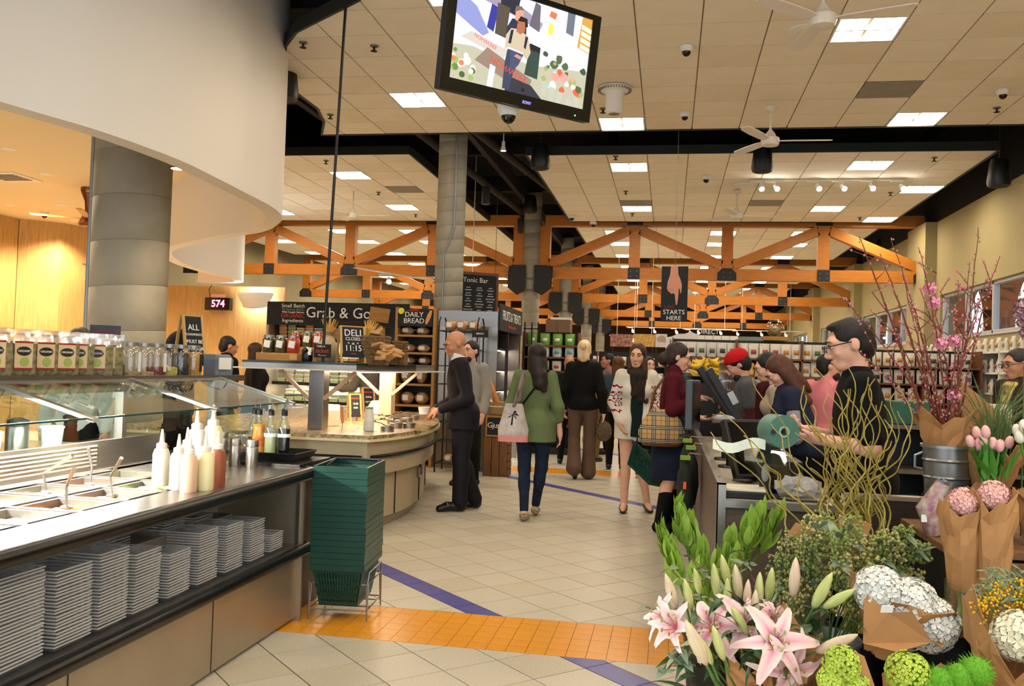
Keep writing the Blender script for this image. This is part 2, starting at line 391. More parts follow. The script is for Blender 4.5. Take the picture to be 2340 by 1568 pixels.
# ---------------- orange timber trusses
m_glu = M('orange_stained_timber', '#b56f20', .45, var=.14, vscale=5, stretch=(1, 8, 8))
m_steel = M('black_gusset_steel', '#1a1a1c', .55)
m_bolt = M('bolt_steel', '#6d6d6d', .4, metal=.8)
def truss(Y, xs, label):
    t = T('timber_truss', label, 'truss', (xs[0], Y, 3.5), kind='structure')
    zb0, zb1, zt0, zt1 = 3.49, 3.735, 4.66, 4.90; d = .11
    xa, xb = min(xs), max(xs)
    MB().bx(xa, xb, Y-d, Y+d, zb0, zb1).build('chord', m_glu, t, world=True); MB().bx(xa, xb, Y-d, Y+d, zt0, zt1).build('chord', m_glu, t, world=True)
    for k, x in enumerate(xs):
        w = .12
        MB().bx(x-w, x+w, Y-d+.01, Y+d-.01, zb1, zt0).build('post', m_glu, t, world=True)
        if k < len(xs)-1:
            x2 = xs[k+1]; sgn = 1 if x2 > x else -1
            a, b = ((x+sgn*.12, zb1+.08), (x2-sgn*.12, zt0-.08)) if k % 2 == 0 else ((x+sgn*.12, zt0-.08), (x2-sgn*.12, zb1+.08))
            MB().bar((a[0], Y, a[1]), (b[0], Y, b[1]), 2*d-.02, .2, up=(0, 0, 1)).build('diagonal', m_glu, t, world=True)
        big = k % 2 == 0
        g = MB(); yy = Y-d-.012
        if big:
            pl = [(-.2, 0), (.2, 0), (.2, .16), (.1, .27), (-.1, .27), (-.2, .16)]
            if k == 0: pl = [(-.2, -.02), (.2, -.02), (.2, .27), (-.2, .27)]
            g.prism([(x+a_, yy, zb0+b_-.01) for a_, b_ in pl], (0, .012, 0))
        else: g.bx(x-.13, x+.13, yy, yy+.012, zb0-.005, zb1+.005)
        gp = g.build('gusset_plate', m_steel, t, world=True)
        bo = MB()
        for bx_ in (-.07, .07):
            for bz in (.06, .17): bo.box((x+bx_, yy-.004, zb0+bz), (.02, .012, .02))
        bo.build('bolt', m_bolt, gp, world=True)
        if not big: MB().bx(x-.17, x+.17, yy, yy+.012, zt0+.02, zt1+.01).build('gusset_plate', m_steel, t, world=True)
for i, Y in enumerate((19.75, 26.6, 33.5, 40.4)):
    w = ['first', 'second', 'third', 'fourth'][i]
    truss(Y, [-2.82+2.0*k for k in range(5)], f'{w} orange timber truss from the checkout lanes, between column and olive wall')
    truss(Y, [-3.42-2.0*k for k in range(5)], f'{w} orange timber truss from the deli, between column and taupe wall')

# ---------------- concrete columns
m_conc = M('board_formed_concrete', '#8f897a', .8, var=.13, vscale=3, bump=.12, bscale=18)
m_joint = M('concrete_joint', '#5f5849', .9)
m_cond = M('conduit_grey', '#8f9396', .4, metal=.5)
def column(x, y, r, label, step, tilt=0., z1=5.4):
    c = T('column', label, 'column', (x, y, 0), kind='structure')
    z = -.0
    while z < z1:
        h = min(step, z1-z)
        b = MB().lathe([(r-.004, 0), (r, .006), (r, h-.006), (r-.004, h)], 40, (0, 0, z)); b.xf(Matrix.Translation((0, 0, 0)))
        b.v = [(q[0], q[1], q[2]+tilt*(q[0]*.8+q[1]*.6)) for q in b.v]
        b.build('cast_ring', m_conc, c, smooth=True, ang=60); z += h
    return c
c1 = column(-5.05, 7.6, .345, 'thick round concrete column behind the salad bar jars', .42, .06)
MB().tube([(-.40, -.05, .9), (-.40, -.05, 5)], .022, 8).build('conduit', m_cond, c1, smooth=True)
for z in (1.6, 2.3, 3.0): MB().bx(-.44, -.34, -.08, -.02, z, z+.012).build('conduit_clip', m_cond, c1)
c2 = column(-3.2, 12.55, .208, 'round concrete column with bent conduit beside the bread shelves', .205, .1)
pts = [(.10, -.20, 5.0), (.10, -.2, 3.45), (.03, -.22, 3.2), (-.03, -.22, 3.1), (-.03, -.22, 1.5)]
MB().tube(pts, .012, 8).build('conduit', m_cond, c2, smooth=True)
for k, (x, y) in enumerate([(-3.12, 19.75), (-3.12, 26.6), (-3.12, 33.5), (-3.12, 40.4)]):
    c = column(x, y, .2, f'round concrete column carrying the {["first","second","third","fourth"][k]} pair of orange trusses', .3, .1)
    for sx in (-1, 1):
        pl = [(.05, -.28), (.28, -.28), (.5, -.05), (.5, .25), (.05, .25)]
        pl = [(.1, 3.18), (.28, 3.08), (.5, 3.25), (.5, 3.62), (.4, 3.76), (.1, 3.76)]
        MB().prism([(sx*a, -.22, b) for a, b in pl], (0, .012, 0)).build('saddle_plate', m_steel, c)
    for z in (3.2, 3.45): MB().tube([(-.12, -.225, z), (.12, -.225, z)], .012, 6).build('tie_rod', m_bolt, c)

# ---------------- white S-curved bulkhead with the deli kitchen behind
m_white = M('bulkhead_white', '#e9e2da', .55, spec=.3)
m_cream = M('kitchen_ceiling_cream', '#e6d3ad', .8)
m_oak = M('oak_veneer', '#c39a5e', .5, var=.16, vscale=4, stretch=(9, 9, .6))
def catmull(P, n=8):
    out = []
    for i in range(len(P)-1):
        p0 = Vector(P[max(i-1, 0)]); p1 = Vector(P[i]); p2 = Vector(P[i+1]); p3 = Vector(P[min(i+2, len(P)-1)])
        for k in range(n):
            t = k/n; out.append(.5*((2*p1)+(p2-p0)*t+(2*p0-5*p1+4*p2-p3)*t*t+(3*p1-p0-3*p2+p3)*t**3))
    out.append(Vector(P[-1])); return out
SOF = catmull([(-4.9, .5), (-4.5, 3.2), (-4.11, 4.78), (-3.91, 5.48), (-3.82, 6.28), (-3.85, 6.9), (-3.92, 7.7), (-3.98, 8.3), (-4.12, 8.85), (-4.37, 9.33), (-4.88, 9.98), (-5.76, 10.6), (-6.92, 11.57), (-7.5, 12.35), (-8.0, 13.6), (-8.25, 15), (-8.35, 16.2), (-8.7, 16.8), (-9.6, 17.0)], 8)
SB = 3.0; th = .17
nrm = []
for i in range(len(SOF)):
    t = (SOF[min(i+1, len(SOF)-1)]-SOF[max(i-1, 0)]).normalized(); nrm.append(Vector((-t.y, t.x)))
sb = MB()
o_ = [(p.x, p.y) for p in SOF]; i_ = [(p.x+n.x*th, p.y+n.y*th) for p, n in zip(SOF, nrm)]
sb.grid([[(x, y, z) for x, y in o_] for z in (SB, 5.9)]); sb.grid([[(x, y, z) for x, y in i_] for z in (5.9, SB)])
sb.grid([[(x, y, SB) for x, y in i_], [(x, y, SB) for x, y in o_]])
tag(sb.build('wall_bulkhead', m_white, smooth=True, ang=50), 'white S-curved bulkhead hanging over the deli counter', 'bulkhead', kind='structure')
KZ = 3.9
kc = MB().prism([(x, y, KZ) for x, y in i_]+[(-12, 17.2, KZ), (-12, .5, KZ)], (0, 0, .05)).build('ceiling_kitchen', m_cream); tag(kc, 'cream plaster ceiling inside the deli kitchen', 'ceiling', kind='structure')
ww = [(-11.85, 1.0), (-11.85, 14.4), (-11.3, 14.85), (-11.1, 15.6), (-11.1, 17.05), (-7.8, 17.05)]
wk = T('wall_oak', 'oak veneer panelled wall around the deli kitchen', 'wall', (-11.5, 14, 0), kind='structure')
for i in range(len(ww)-1):
    a = Vector((*ww[i], 0)); b = Vector((*ww[i+1], 0)); L = (b-a).length; n = max(1, round(L/1.25)); ztop = KZ if i < 4 else 2.95
    for k in range(n):
        p = a+(b-a)*(k/n); q = a+(b-a)*((k+1)/n); d = (q-p).normalized()*.003; p += d; q -= d
        c = (p+q)/2; ang = math.atan2((q-p).y, (q-p).x)
        MB().box((0, .03, ztop/2), ((q-p).length, .05, ztop)).build('panel', m_oak, wk).location = c-Vector((-11.5, 14, 0))
        wk.children[-1].rotation_euler = (0, 0, ang)
# ================================================================ arcade outside the windows
m_ext = M('arcade_plaster', '#8a5a48', .9, var=.06, vscale=2); m_out = M('outside_paving', '#b5aa9c', .9)
tag(MB().bx(5.6, 40, -5, 60, -.2, -.05).build('ground_outside', m_out), 'paving outside the windows', 'ground', kind='structure')
ar = MB(); ax = 8.6
for k in range(12):
    y0 = 5+k*3.6; n = 12; w = 1.35; zs = 3.05
    pts = [(y0, 0), (y0, zs)]+[(y0+w*(1-math.cos(a)), zs+w*math.sin(a)) for a in np.linspace(0, PI, n)][1:]+[(y0+2*w, 0)]
    ar.bx(ax, ax+.5, y0+2*w, y0+3.6, -.1, 5.6)
    for i in range(1, len(pts)-2):
        a, b = pts[i], pts[i+1]; ar.add([(ax, a[0], a[1]), (ax, b[0], b[1]), (ax, b[0], 5.6), (ax, a[0], 5.6), (ax+.5, a[0], a[1]), (ax+.5, b[0], b[1]), (ax+.5, b[0], 5.6), (ax+.5, a[0], 5.6)], [(0, 1, 2, 3), (4, 7, 6, 5), (0, 4, 5, 1)])
tag(ar.build('wall_arcade', m_ext), 'terracotta plaster arcade with round arches outside the windows', 'wall', kind='structure')
tag(MB().bx(5.55, 9.1, -5, 60, 5.6, 5.75).build('roof_arcade', M('arcade_soffit', '#a8683c', .9)), 'terracotta soffit of the arcade outside', 'roof', kind='structure')
m_leafo = M('street_tree_leaf', '#4d5f3a', .8); m_trk = M('street_tree_bark', '#5a4638', .9)
for i, (x, y) in enumerate(((12, 17), (13, 22.5), (12.5, 28), (13.5, 13), (12.5, 35))):
    t = T('street_tree', ['leafy street tree outside the window beside the flowers', 'leafy street tree outside beyond the first pilaster', 'leafy street tree outside beyond the second pilaster', 'leafy street tree outside beside the near arch', 'leafy street tree outside by the far window'][i], 'tree', (x, y, -.05)); MB().tube([(0, 0, 0), (.1, 0, 1.5), (0, .1, 3.2)], [.14, .11, .06], 8).build('trunk', m_trk, t, smooth=True)
    lv = MB(); R_ = random.Random(i)
    for k in range(420):
        a = R_.uniform(0, 6.28); r = R_.uniform(.2, 1.7)*R_.random()**.4; z = 3.6+R_.uniform(-1.4, 1.5); c = Vector((r*math.cos(a), r*math.sin(a), z)); s_ = R_.uniform(.06, .13); u = Vector((R_.uniform(-1, 1), R_.uniform(-1, 1), R_.uniform(-1, 1))).normalized(); w = u.orthogonal().normalized()
        lv.add([c-u*s_, c+w*s_*.5, c+u*s_, c-w*s_*.5], [(0, 1, 2, 3)])
    tag(lv.build('foliage', m_leafo, t), kind='stuff')
# ================================================================ ceiling fixtures
m_diff = M('troffer_diffuser', '#ffffff', .5, emit=WARM, es=LIGHT)
m_fx = M('fixture_white', '#e6e2da', .5)
tr = None
def troffer():
    t = T('ceiling_light', 'square four-cell troffer light in the hung ceiling', 'ceiling light', group='ceiling troffers')
    fr = MB()
    for a, b, c, d in ((-.3, .3, -.3, -.28), (-.3, .3, .28, .3), (-.3, -.28, -.28, .28), (.28, .3, -.28, .28), (-.28, .28, -.012, .012)): fr.bx(a, b, c, d, .0, .03)
    fr.build('frame', m_fx, t)
    for x in (-.145, .145):
        for y in (-.145, .145):
            MB().add([(x-.13, y-.13, .03), (x+.13, y-.13, .03), (x+.13, y+.13, .03), (x-.13, y+.13, .03), (x, y, .012)], [(0, 1, 4), (1, 2, 4), (2, 3, 4), (3, 0, 4)]).build('diffuser', m_diff, t)
            t.children[-1].data.flip_normals()
    return t
NAMED = [(935, 222, 'between the black hanging rod and the television'), (1417, 281, 'below the jet diffuser at the ceiling edge'), (1990, 65, 'beside the big ceiling fan'), (2090, 281, 'at the ceiling edge near the olive wall'),
    (1437, 379, 'at the front of the checkout ceiling near the pendant speaker'), (1988, 382, 'before the spotlight track on the wall side'), (2098, 439, 'at the wall end of the spotlight track'), (1457, 478, 'over the checkout ceiling corner dome camera'), (1890, 482, 'behind the spotlight track'), (2005, 504, 'touching the first truss near the olive wall'),
    (797, 405, 'behind the black hanging rod over the deli'), (918, 478, 'beside the round column over the deli'), (635, 484, 'next to the white bulkhead over the deli')]
def where(x, y):
    for px, py, w in NAMED:
        q = onz(px, py, CZ)
        if abs(q.x-x) < .31 and abs(q.y-y) < .31: return 'bright troffer light '+w
    if y < 12.2: return 'troffer light in the hung ceiling above the entrance floor and flowers'
    if y < 19.6: return 'troffer light in the deli ceiling hidden by the bulkhead'
    n = int((y-20.1)//6.9); return 'small bright troffer light behind the %s orange truss, %s side' % (['first', 'second', 'third'][min(n, 2)], 'checkout' if x > -3 else 'deli')
for i, (x, y) in enumerate(fixtures):
    if tr is None: tr = troffer(); tr.location = (x, y, CZ); tr['label'] = where(x, y)
    else: dup(tr, (x, y, CZ), label=where(x, y))
TVC = Vector((-.83, 4.727, 3.193))
m_fan = M('fan_white', '#dcd3c6', .4)
m_blk = M('black_plastic', '#0e0e10', .45)
m_blkg = M('black_gloss', '#08080a', .12)
m_domeg = M('camera_dome', '#050506', .05)
m_bulb = M('lamp_glow', '#ffffff', .4, emit=(1, .95, .88), es=60)
m_cool = M('lamp_cool', '#ffffff', .4, emit=(.85, .92, 1), es=60)
def fan(p, rod, a0, label, far=False):
    t = T('ceiling_fan', label, 'fan', p, group='white ceiling fans')
    MB().lathe([(.065, rod-.0), (.065, rod-.03), (.03, rod-.06)][::-1], 16).build('canopy', m_fan, t, smooth=True)
    MB().tube([(0, 0, .1), (0, 0, rod-.04)], .014, 8).build('downrod', m_fan, t, smooth=True)
    MB().lathe([(.03, -.07), (.095, -.055), (.11, -.01), (.105, .03), (.07, .05), (.05, .09), (.02, .13)], 24).build('motor', m_fan, t, smooth=True)
    for k in range(3):
        a = a0+k*2*PI/3; b = MB()
        P = [(.09, .035), (.2, .055), (.45, .062), (.66, .055), (.70, .03)]
        pl = [(x, w) for x, w in P]+[(x, -w) for x, w in P[::-1]]
        b.prism([(x, y, -.004+y*.18) for x, y in pl], (0, 0, .008)); b.xf(Matrix.Rotation(a, 4, 'Z'))
        b.build('blade', m_fan, t)
fan(ony(1880, 45, 7.3), .35, math.radians(100), 'white three-blade ceiling fan over the entrance floor beside a troffer')
fan(ony(1760, 322, 10.75), .40, 0, 'white three-blade ceiling fan hanging before the dark gap between ceilings')
fan(ony(1683, 492, 16.0), .42, .2, 'white ceiling fan hanging in front of the first orange truss, checkout side')
fan(ony(806, 492, 16.0), .55, .05, 'white ceiling fan hanging near the round column, deli side')
def dome(px, py, z, s, label):
    p = onz(px, py, z); t = T('dome_camera', label, 'camera', p, group='dome security cameras')
    MB().lathe([(.075*s, 0), (.075*s, -.035*s), (.06*s, -.055*s), (.052*s, -.06*s)][::-1], 20).build('housing', m_fx, t, smooth=True)
    MB().ell((0, 0, -.058*s), (.047*s, .047*s, .05*s), 16, 10).build('dome', m_domeg, t, smooth=True)
dome(1569, 106, CZ, .95, 'dome camera on the ceiling tile over the entrance floor, alone in its row')
dome(2292, 206, CZ, .95, 'dome camera on the ceiling beside a sprinkler and the olive wall')
dome(1565, 258, CZ, .9, 'dome camera near the ceiling edge beside the hanging fan')
dome(1614, 402, CZ, 1.1, 'dome camera on the ceiling before the track lights')
dome(1307, 492, CZ, 1.1, 'dome camera at the corner of the checkout ceiling')
dome(1356, 507, CZ, 1.1, 'dome camera at the ceiling edge right above the first orange truss')
dome(102, 485, KZ, 1.0, 'dome camera on the cream kitchen ceiling')
p = ony(1163, 238, 4.9); t = T('dome_camera', 'large white dome camera under the television', 'camera', p, group='dome security cameras')
MB().lathe([(.055, .0), (.062, -.01), (.066, -.03), (.055, -.06), (.045, -.07)][::-1], 24).build('housing', m_fx, t, smooth=True)
MB().ell((0, 0, -.066), (.043, .043, .046), 20, 12).build('dome', m_domeg, t, smooth=True)
MB().tube([(0, 0, -.01), TVC+Vector((0, .03, -.2))-p], .012, 8).build('mount_arm', m_blk, t)
SPR = [(693, 97, 'by the bulkhead'), (755, 262, 'by the black hanging rod'), (1378, 248, 'beside the jet diffuser'), (2278, 246, 'under the dome camera by the olive wall'), (855, 105, 'between rod and television'),
       (1407, 357, 'at the checkout ceiling corner'), (1430, 437, 'between two troffers over the checkout'), (1445, 488, 'beside the troffer before the orange truss'), (2135, 360, 'at the checkout ceiling edge by the wall'), (2035, 440, 'at the end of the spotlight track'), (1965, 497, 'behind the spotlight track'),
       (745, 367, 'before the deli troffers'), (865, 439, 'between the deli troffers'), (950, 490, 'near the round column')]
sp = None
for px, py, w in SPR:
    p = onz(px, py, CZ); t = T('sprinkler', 'ceiling sprinkler head '+w, 'sprinkler', p, group='ceiling sprinklers')
    MB().lathe([(.045, 0), (.04, -.012), (.015, -.015)][::-1], 12).build('escutcheon', m_bolt, t)
    MB().lathe([(.012, -.015), (.012, -.05), (.035, -.052), (.035, -.056)][::-1], 10).build('deflector', m_dkbeam, t)
for px, py, r, w in ((1840, 70, .17, 'beside the ceiling fan'), (1045, 218, .14, 'under the television'), (1700, 421, .18, 'before the spotlight track')):
    p = onz(px, py, CZ); t = T('ceiling_speaker', 'round flush ceiling speaker '+w, 'speaker', p, group='flush ceiling speakers')
    MB().lathe([(r, 0), (r, -.008), (r-.02, -.014)][::-1], 32).build('rim', m_fx, t, smooth=True); MB().lathe([(r-.02, -.012), (.01, -.016)][::-1], 32).build('grille', m_ct2, t)
# jet diffuser
p = onz(1405, 200, CZ); t = T('jet_diffuser', 'white round air jet diffuser hanging from the ceiling tile', 'air diffuser', p)
MB().lathe([(.19, -.005), (.2, -.02), (.13, -.06)][::-1], 32).build('flange', m_fx, t, smooth=True)
for k in range(36):
    b = MB().bx(.10, .195, -.004, .004, -.045, -.022); b.xf(Matrix.Rotation(k*PI/18, 4, 'Z')); b.build('fin', m_vent, t)
MB().lathe([(.12, -.05), (.105, -.1), (.1, -.3), (.085, -.31)][::-1], 28).build('barrel', m_fx, t, smooth=True); MB().lathe([(.085, -.305), (.02, -.32)][::-1], 20).build('nozzle', m_vent, t)
# black pendant speakers
def pspk(px, py, Y, s, rod, label):
    p = ony(px, py, Y); t = T('pendant_speaker', label, 'speaker', p, group='black pendant speakers')
    MB().lathe([(.03*s, .19*s), (.1*s, .18*s), (.125*s, .1*s), (.15*s, -.13*s), (.135*s, -.18*s), (.11*s, -.19*s)][::-1], 28).build('cabinet', m_blk, t, smooth=True)
    MB().lathe([(.115*s, -.19*s), (.01, -.197*s)][::-1], 24).build('grille', m_dkbeam, t)
    MB().tube([(0, 0, .18*s), (0, 0, 6.3-p.z)], .004, 6).build('cable', m_bolt, t)
pspk(1235, 358, 13.0, 1.0, 1.6, 'black pendant speaker hanging by the checkout ceiling corner')
pspk(1742, 363, 13.0, 1.02, 1.6, 'black pendant speaker hanging behind the ceiling fan')
pspk(1212, 466, 18.5, 1.0, 1.8, 'black pendant speaker hanging before the concrete column of the first truss')
pspk(650, 188, 9.4, 1.1, 1.5, 'black pendant speaker beside the white bulkhead')
pspk(2283, 395, 13.4, 1.05, 1.6, 'black pendant speaker beside the olive wall')
pspk(2015, 565, 24.0, 1.1, 1.8, 'black pendant speaker behind the first orange truss by the olive wall')
# pendant cylinder downlights
def cyl(px, py, Y, label, lit=m_bulb):
    p = ony(px, py, Y); t = T('pendant_downlight', label, 'pendant light', p, group='pendant downlights')
    MB().lathe([(.06, .2), (.075, .19), (.075, -.1), (.07, -.12)][::-1], 20).build('cylinder', m_blk, t, smooth=True)
    MB().lathe([(.066, -.105), (.01, -.1)][::-1], 20).build('lens', lit, t); MB().tube([(0, 0, .2), (0, 0, 6.3-p.z)], .006, 6).build('stem', m_blk, t)
cyl(1110, 452, 15.5, 'black cylinder downlight hanging between column and checkout ceiling')
cyl(1190, 520, 19.0, 'black cylinder downlight in front of the truss column')
t = T('spot_lamp', 'small hanging spot lamp with cool bulb below the ceiling gap', 'spot lamp', ony(1150, 345, 12.4))
MB().lathe([(.02, .14), (.025, .13), (.025, .07), (.045, .0)][::-1], 16).build('shade', m_fx, t, smooth=True); MB().lathe([(.042, .003), (.005, -.008)][::-1], 16).build('bulb', m_cool, t); MB().tube([(0, 0, .14), (0, 0, 6.3-t.location.z)], .008, 6).build('stem', m_fx, t)
# spotlight tracks
def track(a, b, heads, label, drop=0., lit=True, hang=None):
    t = T('spotlight_track', label, 'track light', a); a = Vector(a); b = Vector(b)
    MB().bar((0, 0, 0), b-a, .035, .02).build('rail', m_fx, t)
    for i, k in enumerate(heads):
        p = (b-a)*k; MB().bar(p+Vector((-.16, 0, -.02)), p+Vector((.03, 0, -.02)), .04, .03).build('adapter', m_fx, t)
        h = MB().tube([p+Vector((0, 0, -.03)), p+Vector((.02, 0, -.1))], .008, 6); h.tube([p+Vector((.0, .03, -.08)), p+Vector((.03, -.05, -.15))], [.03, .045], 12); hd = h.build('spot_head', m_fx, t, smooth=True)
        if lit: MB().ell(p+Vector((.032, -.055, -.155)), (.036, .02, .036), 12, 8).build('bulb', m_bulb, hd)
    for k in (hang or []): p = (b-a)*k; MB().tube([p, p+Vector((0, 0, (6.3 if drop else 0)-(a.z if drop else 0)))], .008, 6).build('rod', m_fx, t)
a = onz(1712, 413, CZ-.02); b = onz(2062, 418, CZ-.02); b.y = a.y
track(a, b, (.07, .17, .44, .6, .78, .97), 'white track with six spot heads on the checkout ceiling')
a = ony(1083, 657, 17.0); a.z -= 0; track(a, a+Vector((-1.3, -3.2, 0)), (.15, .75), 'white hanging track with two spot heads in front of the concrete column', 1.55, True, (.02,))
for i, (px, py, Y, L) in enumerate(((1430, 747, 30, 3.6), (1560, 752, 33, 4.2), (1400, 765, 25, 1.2))):
    a = ony(px, py, Y); track(a, a+Vector((L, 0, 0)), [.06+.2*k for k in range(5)], ['white spotlight track hanging over the packet shelves', 'white spotlight track hanging over the far freezer aisle', 'short spotlight track before the far brick wall'][i], 1.3, True, (.1, .5, .9))
# kitchen recessed lights, vent and copper fan
for px, py in ((104, 397), (22, 468), (143, 468), (172, 505), (20, 340)):
    p = onz(px, py, KZ); t = T('recessed_downlight', 'recessed downlight in the cream kitchen ceiling', 'downlight', p, group='kitchen recessed downlights')
    MB().lathe([(.09, 0), (.085, -.008)][::-1], 20).build('trim_ring', m_fx, t); MB().lathe([(.07, -.006), (.01, -.007)][::-1], 20).build('lens', M('lamp_warm', '#ffffff', .4, emit=(1, .75, .45), es=45), t)
t = T('air_vent', 'square ceiling air grille in the cream kitchen ceiling', 'vent', onz(22, 404, KZ))
MB().bx(-.3, .3, -.3, .3, -.012, 0).build('frame', m_fx, t)
for k in range(6): MB().bx(-.22, .22, -.2+k*.07, -.17+k*.07, -.02, -.012).build('slat', m_vent, t)
m_cop = M('copper_fan', '#7a4a2a', .3, metal=.7)
t = T('ceiling_fan', 'copper and wood ceiling fan in the deli kitchen behind the thick column', 'fan', onz(205, 430, KZ)+Vector((0, 0, -.45)))
MB().lathe([(.12, -.12), (.14, -.08), (.1, 0), (.05, .1), (.06, .25), (.12, .4), (.12, .45)], 20).build('motor', m_cop, t, smooth=True)
for k in range(4):
    b = MB().prism([(.1, -.05, 0), (.75, -.07, .02), (.78, .0, .02), (.75, .07, -.02), (.1, .05, -.02)], (0, 0, .01)); b.xf(Matrix.Rotation(k*PI/2+.5, 4, 'Z')); b.build('blade', m_oak, t)
# spot on the inside of the bulkhead
t = T('wall_spot', 'bronze spot lamp under the edge of the bulkhead shining inside', 'spot lamp', ony(405, 378, 6.9))
MB().tube([(0, 0, .06), (0, 0, -.03)], [.045, .06], 14).build('shade', m_cop, t, smooth=True); MB().lathe([(.05, -.03), (.005, -.035)][::-1], 14).build('bulb', M('lamp_warm2', '#ffffff', .4, emit=(1, .8, .55), es=80), t)
MB().tube([(0, 0, .06), (.02, .04, .2)], .015, 8).build('bracket', m_cop, t)
ld = bpy.data.lights.new('bulkhead_spot', 'SPOT'); ld.energy = 45; ld.color = (1, .78, .5); ld.spot_size = 1.6; ld.spot_blend = .8; ld.shadow_soft_size = .05
lo = bpy.data.objects.new('bulkhead_spot', ld); COL.objects.link(lo); lo.parent = t; lo.location = (0, .02, -.05); lo.rotation_euler = (math.radians(28), 0, 0)
def kspot(loc, e, col=(1, .79, .55)):
    ld = bpy.data.lights.new('downlight_beam', 'SPOT'); ld.energy = e; ld.color = col; ld.spot_size = 2.4; ld.spot_blend = .6; ld.shadow_soft_size = .08
    lo = bpy.data.objects.new('downlight_beam', ld); COL.objects.link(lo); lo.location = loc; return lo
for x, y in ((-9.0, 10.9), (-10.9, 13.0), (-9.9, 13.0), (-6.5, 8), (-10.8, 14.4), (-7.5, 6)): kspot((x, y, KZ-.03), 260)
# ---------------- television

tv = T('television', 'black flat television showing the shop entrance, hung from the ceiling', 'television', TVC, .773)
tv.rotation_euler = (0, 0, .773)
Rt = Matrix.Rotation(.142, 4, 'X')       # leans towards the floor
def tvp(mb, name, mat, parent=tv, **k): mb.xf(Rt); return mb.build(name, mat, parent, **k)
sw, sh = .445, .252; oy = .018
b = MB().bx(-.5, .5, .0, .05, -.3, .3); tvp(b, 'back_shell', m_blk, bevel=.008)
b = MB().bx(-.5, .5, -.012, 0, .252+oy, .3).bx(-.5, .5, -.012, 0, -.3, -.252+oy).bx(-.5, -.445, -.012, 0, -.252+oy, .252+oy).bx(.445, .5, -.012, 0, -.252+oy, .252+oy)
tvp(b, 'bezel', m_blkg)
b = MB().tube([(0, .06, 0), (0, .12, .2), (0, .12, 1.55)], .025, 8); b.build('mount_pole', m_blk, tv)
def scr(name, col, es=.9):
    return M('screen_'+name, '#000000', .3, emit=col, es=es)
lay = [0]
def spoly(pts, col, nm='picture_area', par=None, es=.9):
    lay[0] += 1; b = MB(); y = -.0035-lay[0]*.00003
    b.add([(-sw+2*sw*u, y, oy-sh+2*sh*v) for u, v in pts], [tuple(range(len(pts)))]); return tvp(b, nm, scr(col, col, es), par or tv)
scrn = spoly([(0, 0), (1, 0), (1, 1), (0, 1)], '#c9cfee', 'screen')
def sp_(pts, col, es=.9): return spoly(pts, col, par=scrn, es=es)
scrn_off = scrn
sp_([(0, 0), (1, 0), (1, .42), (.55, .33), (.3, .4), (0, .35)], '#a9a58f')
sp_([(0, .42), (.36, .30), (.5, .5), (.45, .62), (0, .75)], '#d3daf5')
sp_([(0, .66), (0, .9), (.14, .78), (.24, .55), (.2, .5)], '#7d84b8'); sp_([(.02, .96), (.2, .86), (.34, .82), (.6, .72), (.62, .8), (.3, 1), (.05, 1)], '#8a8296')
sp_([(.1, .92), (.2, .97), (.14, 1), (.05, 1)], '#8fc9b2'); sp_([(.3, .84), (.42, .80), (.44, 1), (.3, 1)], '#1c2030'); sp_([(.22, .60), (.27, .57), (.29, .83), (.24, .85)], '#2a2f86')
sp_([(.28, .56), (.36, .54), (.37, .86), (.28, .88)], '#4b4038'); sp_([(.52, .74), (.6, .70), (.59, .98), (.55, 1)], '#5b5560')
sp_([(.62, .6), (.8, .55), (.82, .95), (.66, 1), (.62, 1)], '#dcd3ea'); sp_([(.80, .78), (.86, .76), (.86, 1), (.80, 1)], '#5a6470'); sp_([(.9, .66), (1, .62), (1, 1), (.92, 1)], '#b98a3c')
for k in range(4): sp_([(.92, .66+k*.07), (1, .63+k*.07), (1, .68+k*.07), (.92, .71+k*.07)], '#e6dcb4')
sp_([(.66, .72), (.70, .70), (.70, .82), (.67, .84)], '#e0e048'); sp_([(.66, .90), (.71, .88), (.72, .95), (.67, .96)], '#e8663a')
sp_([(.05, .44), (.36, .32), (.39, .42), (.12, .52)], '#b8b2a8'); sp_([(.16, .24), (.56, .02), (.58, .18), (.24, .40)], '#857063'); sp_([(.39, .0), (.67, -.0), (.58, .12), (.42, .16)], '#2c2d38')
sp_([(.26, .0), (.30, .0), (.31, .22), (.27, .24)], '#cfd4ff')
for k in range(26):      # blossom and foliage patches on the screen
    u, v = U(.66, .97), U(.14, .5); r = U(.012, .035); c = random.choice(['#4d5a3c', '#5d6b45', '#d8cdbd', '#c98f86', '#e7dfcf', '#8f9a60', '#c7583e', '#394a38'])
    sp_([(u+r*math.cos(a)*U(.7, 1.2), v+1.6*r*math.sin(a)*U(.7, 1.2)) for a in np.arange(0, 2*PI, PI/4)], c)
for k in range(18):
    u, v = U(0, .18), U(.02, .30); v = min(v, .32-u*.6); r = U(.012, .03); c = random.choice(['#5d7a3e', '#8aa35c', '#d9dcc8', '#44582f', '#c8744c'])
    sp_([(u+r*math.cos(a), v+1.6*r*math.sin(a)) for a in np.arange(0, 2*PI, PI/4)], c)
for u, v in ((.68, .14), (.74, .1), (.8, .07), (.88, .02), (.94, .05)): sp_([(u-.018, v-.09 if v > .09 else 0), (u+.018, v-.09 if v > .09 else 0), (u+.024, v+.06), (u-.024, v+.06)], '#a8ab9c')
sp_([(.52, .22), (.62, .2), (.62, .5), (.54, .52)], '#2c3f38'); sp_([(.52, .50), (.62, .48), (.62, .54), (.54, .56)], '#151719')
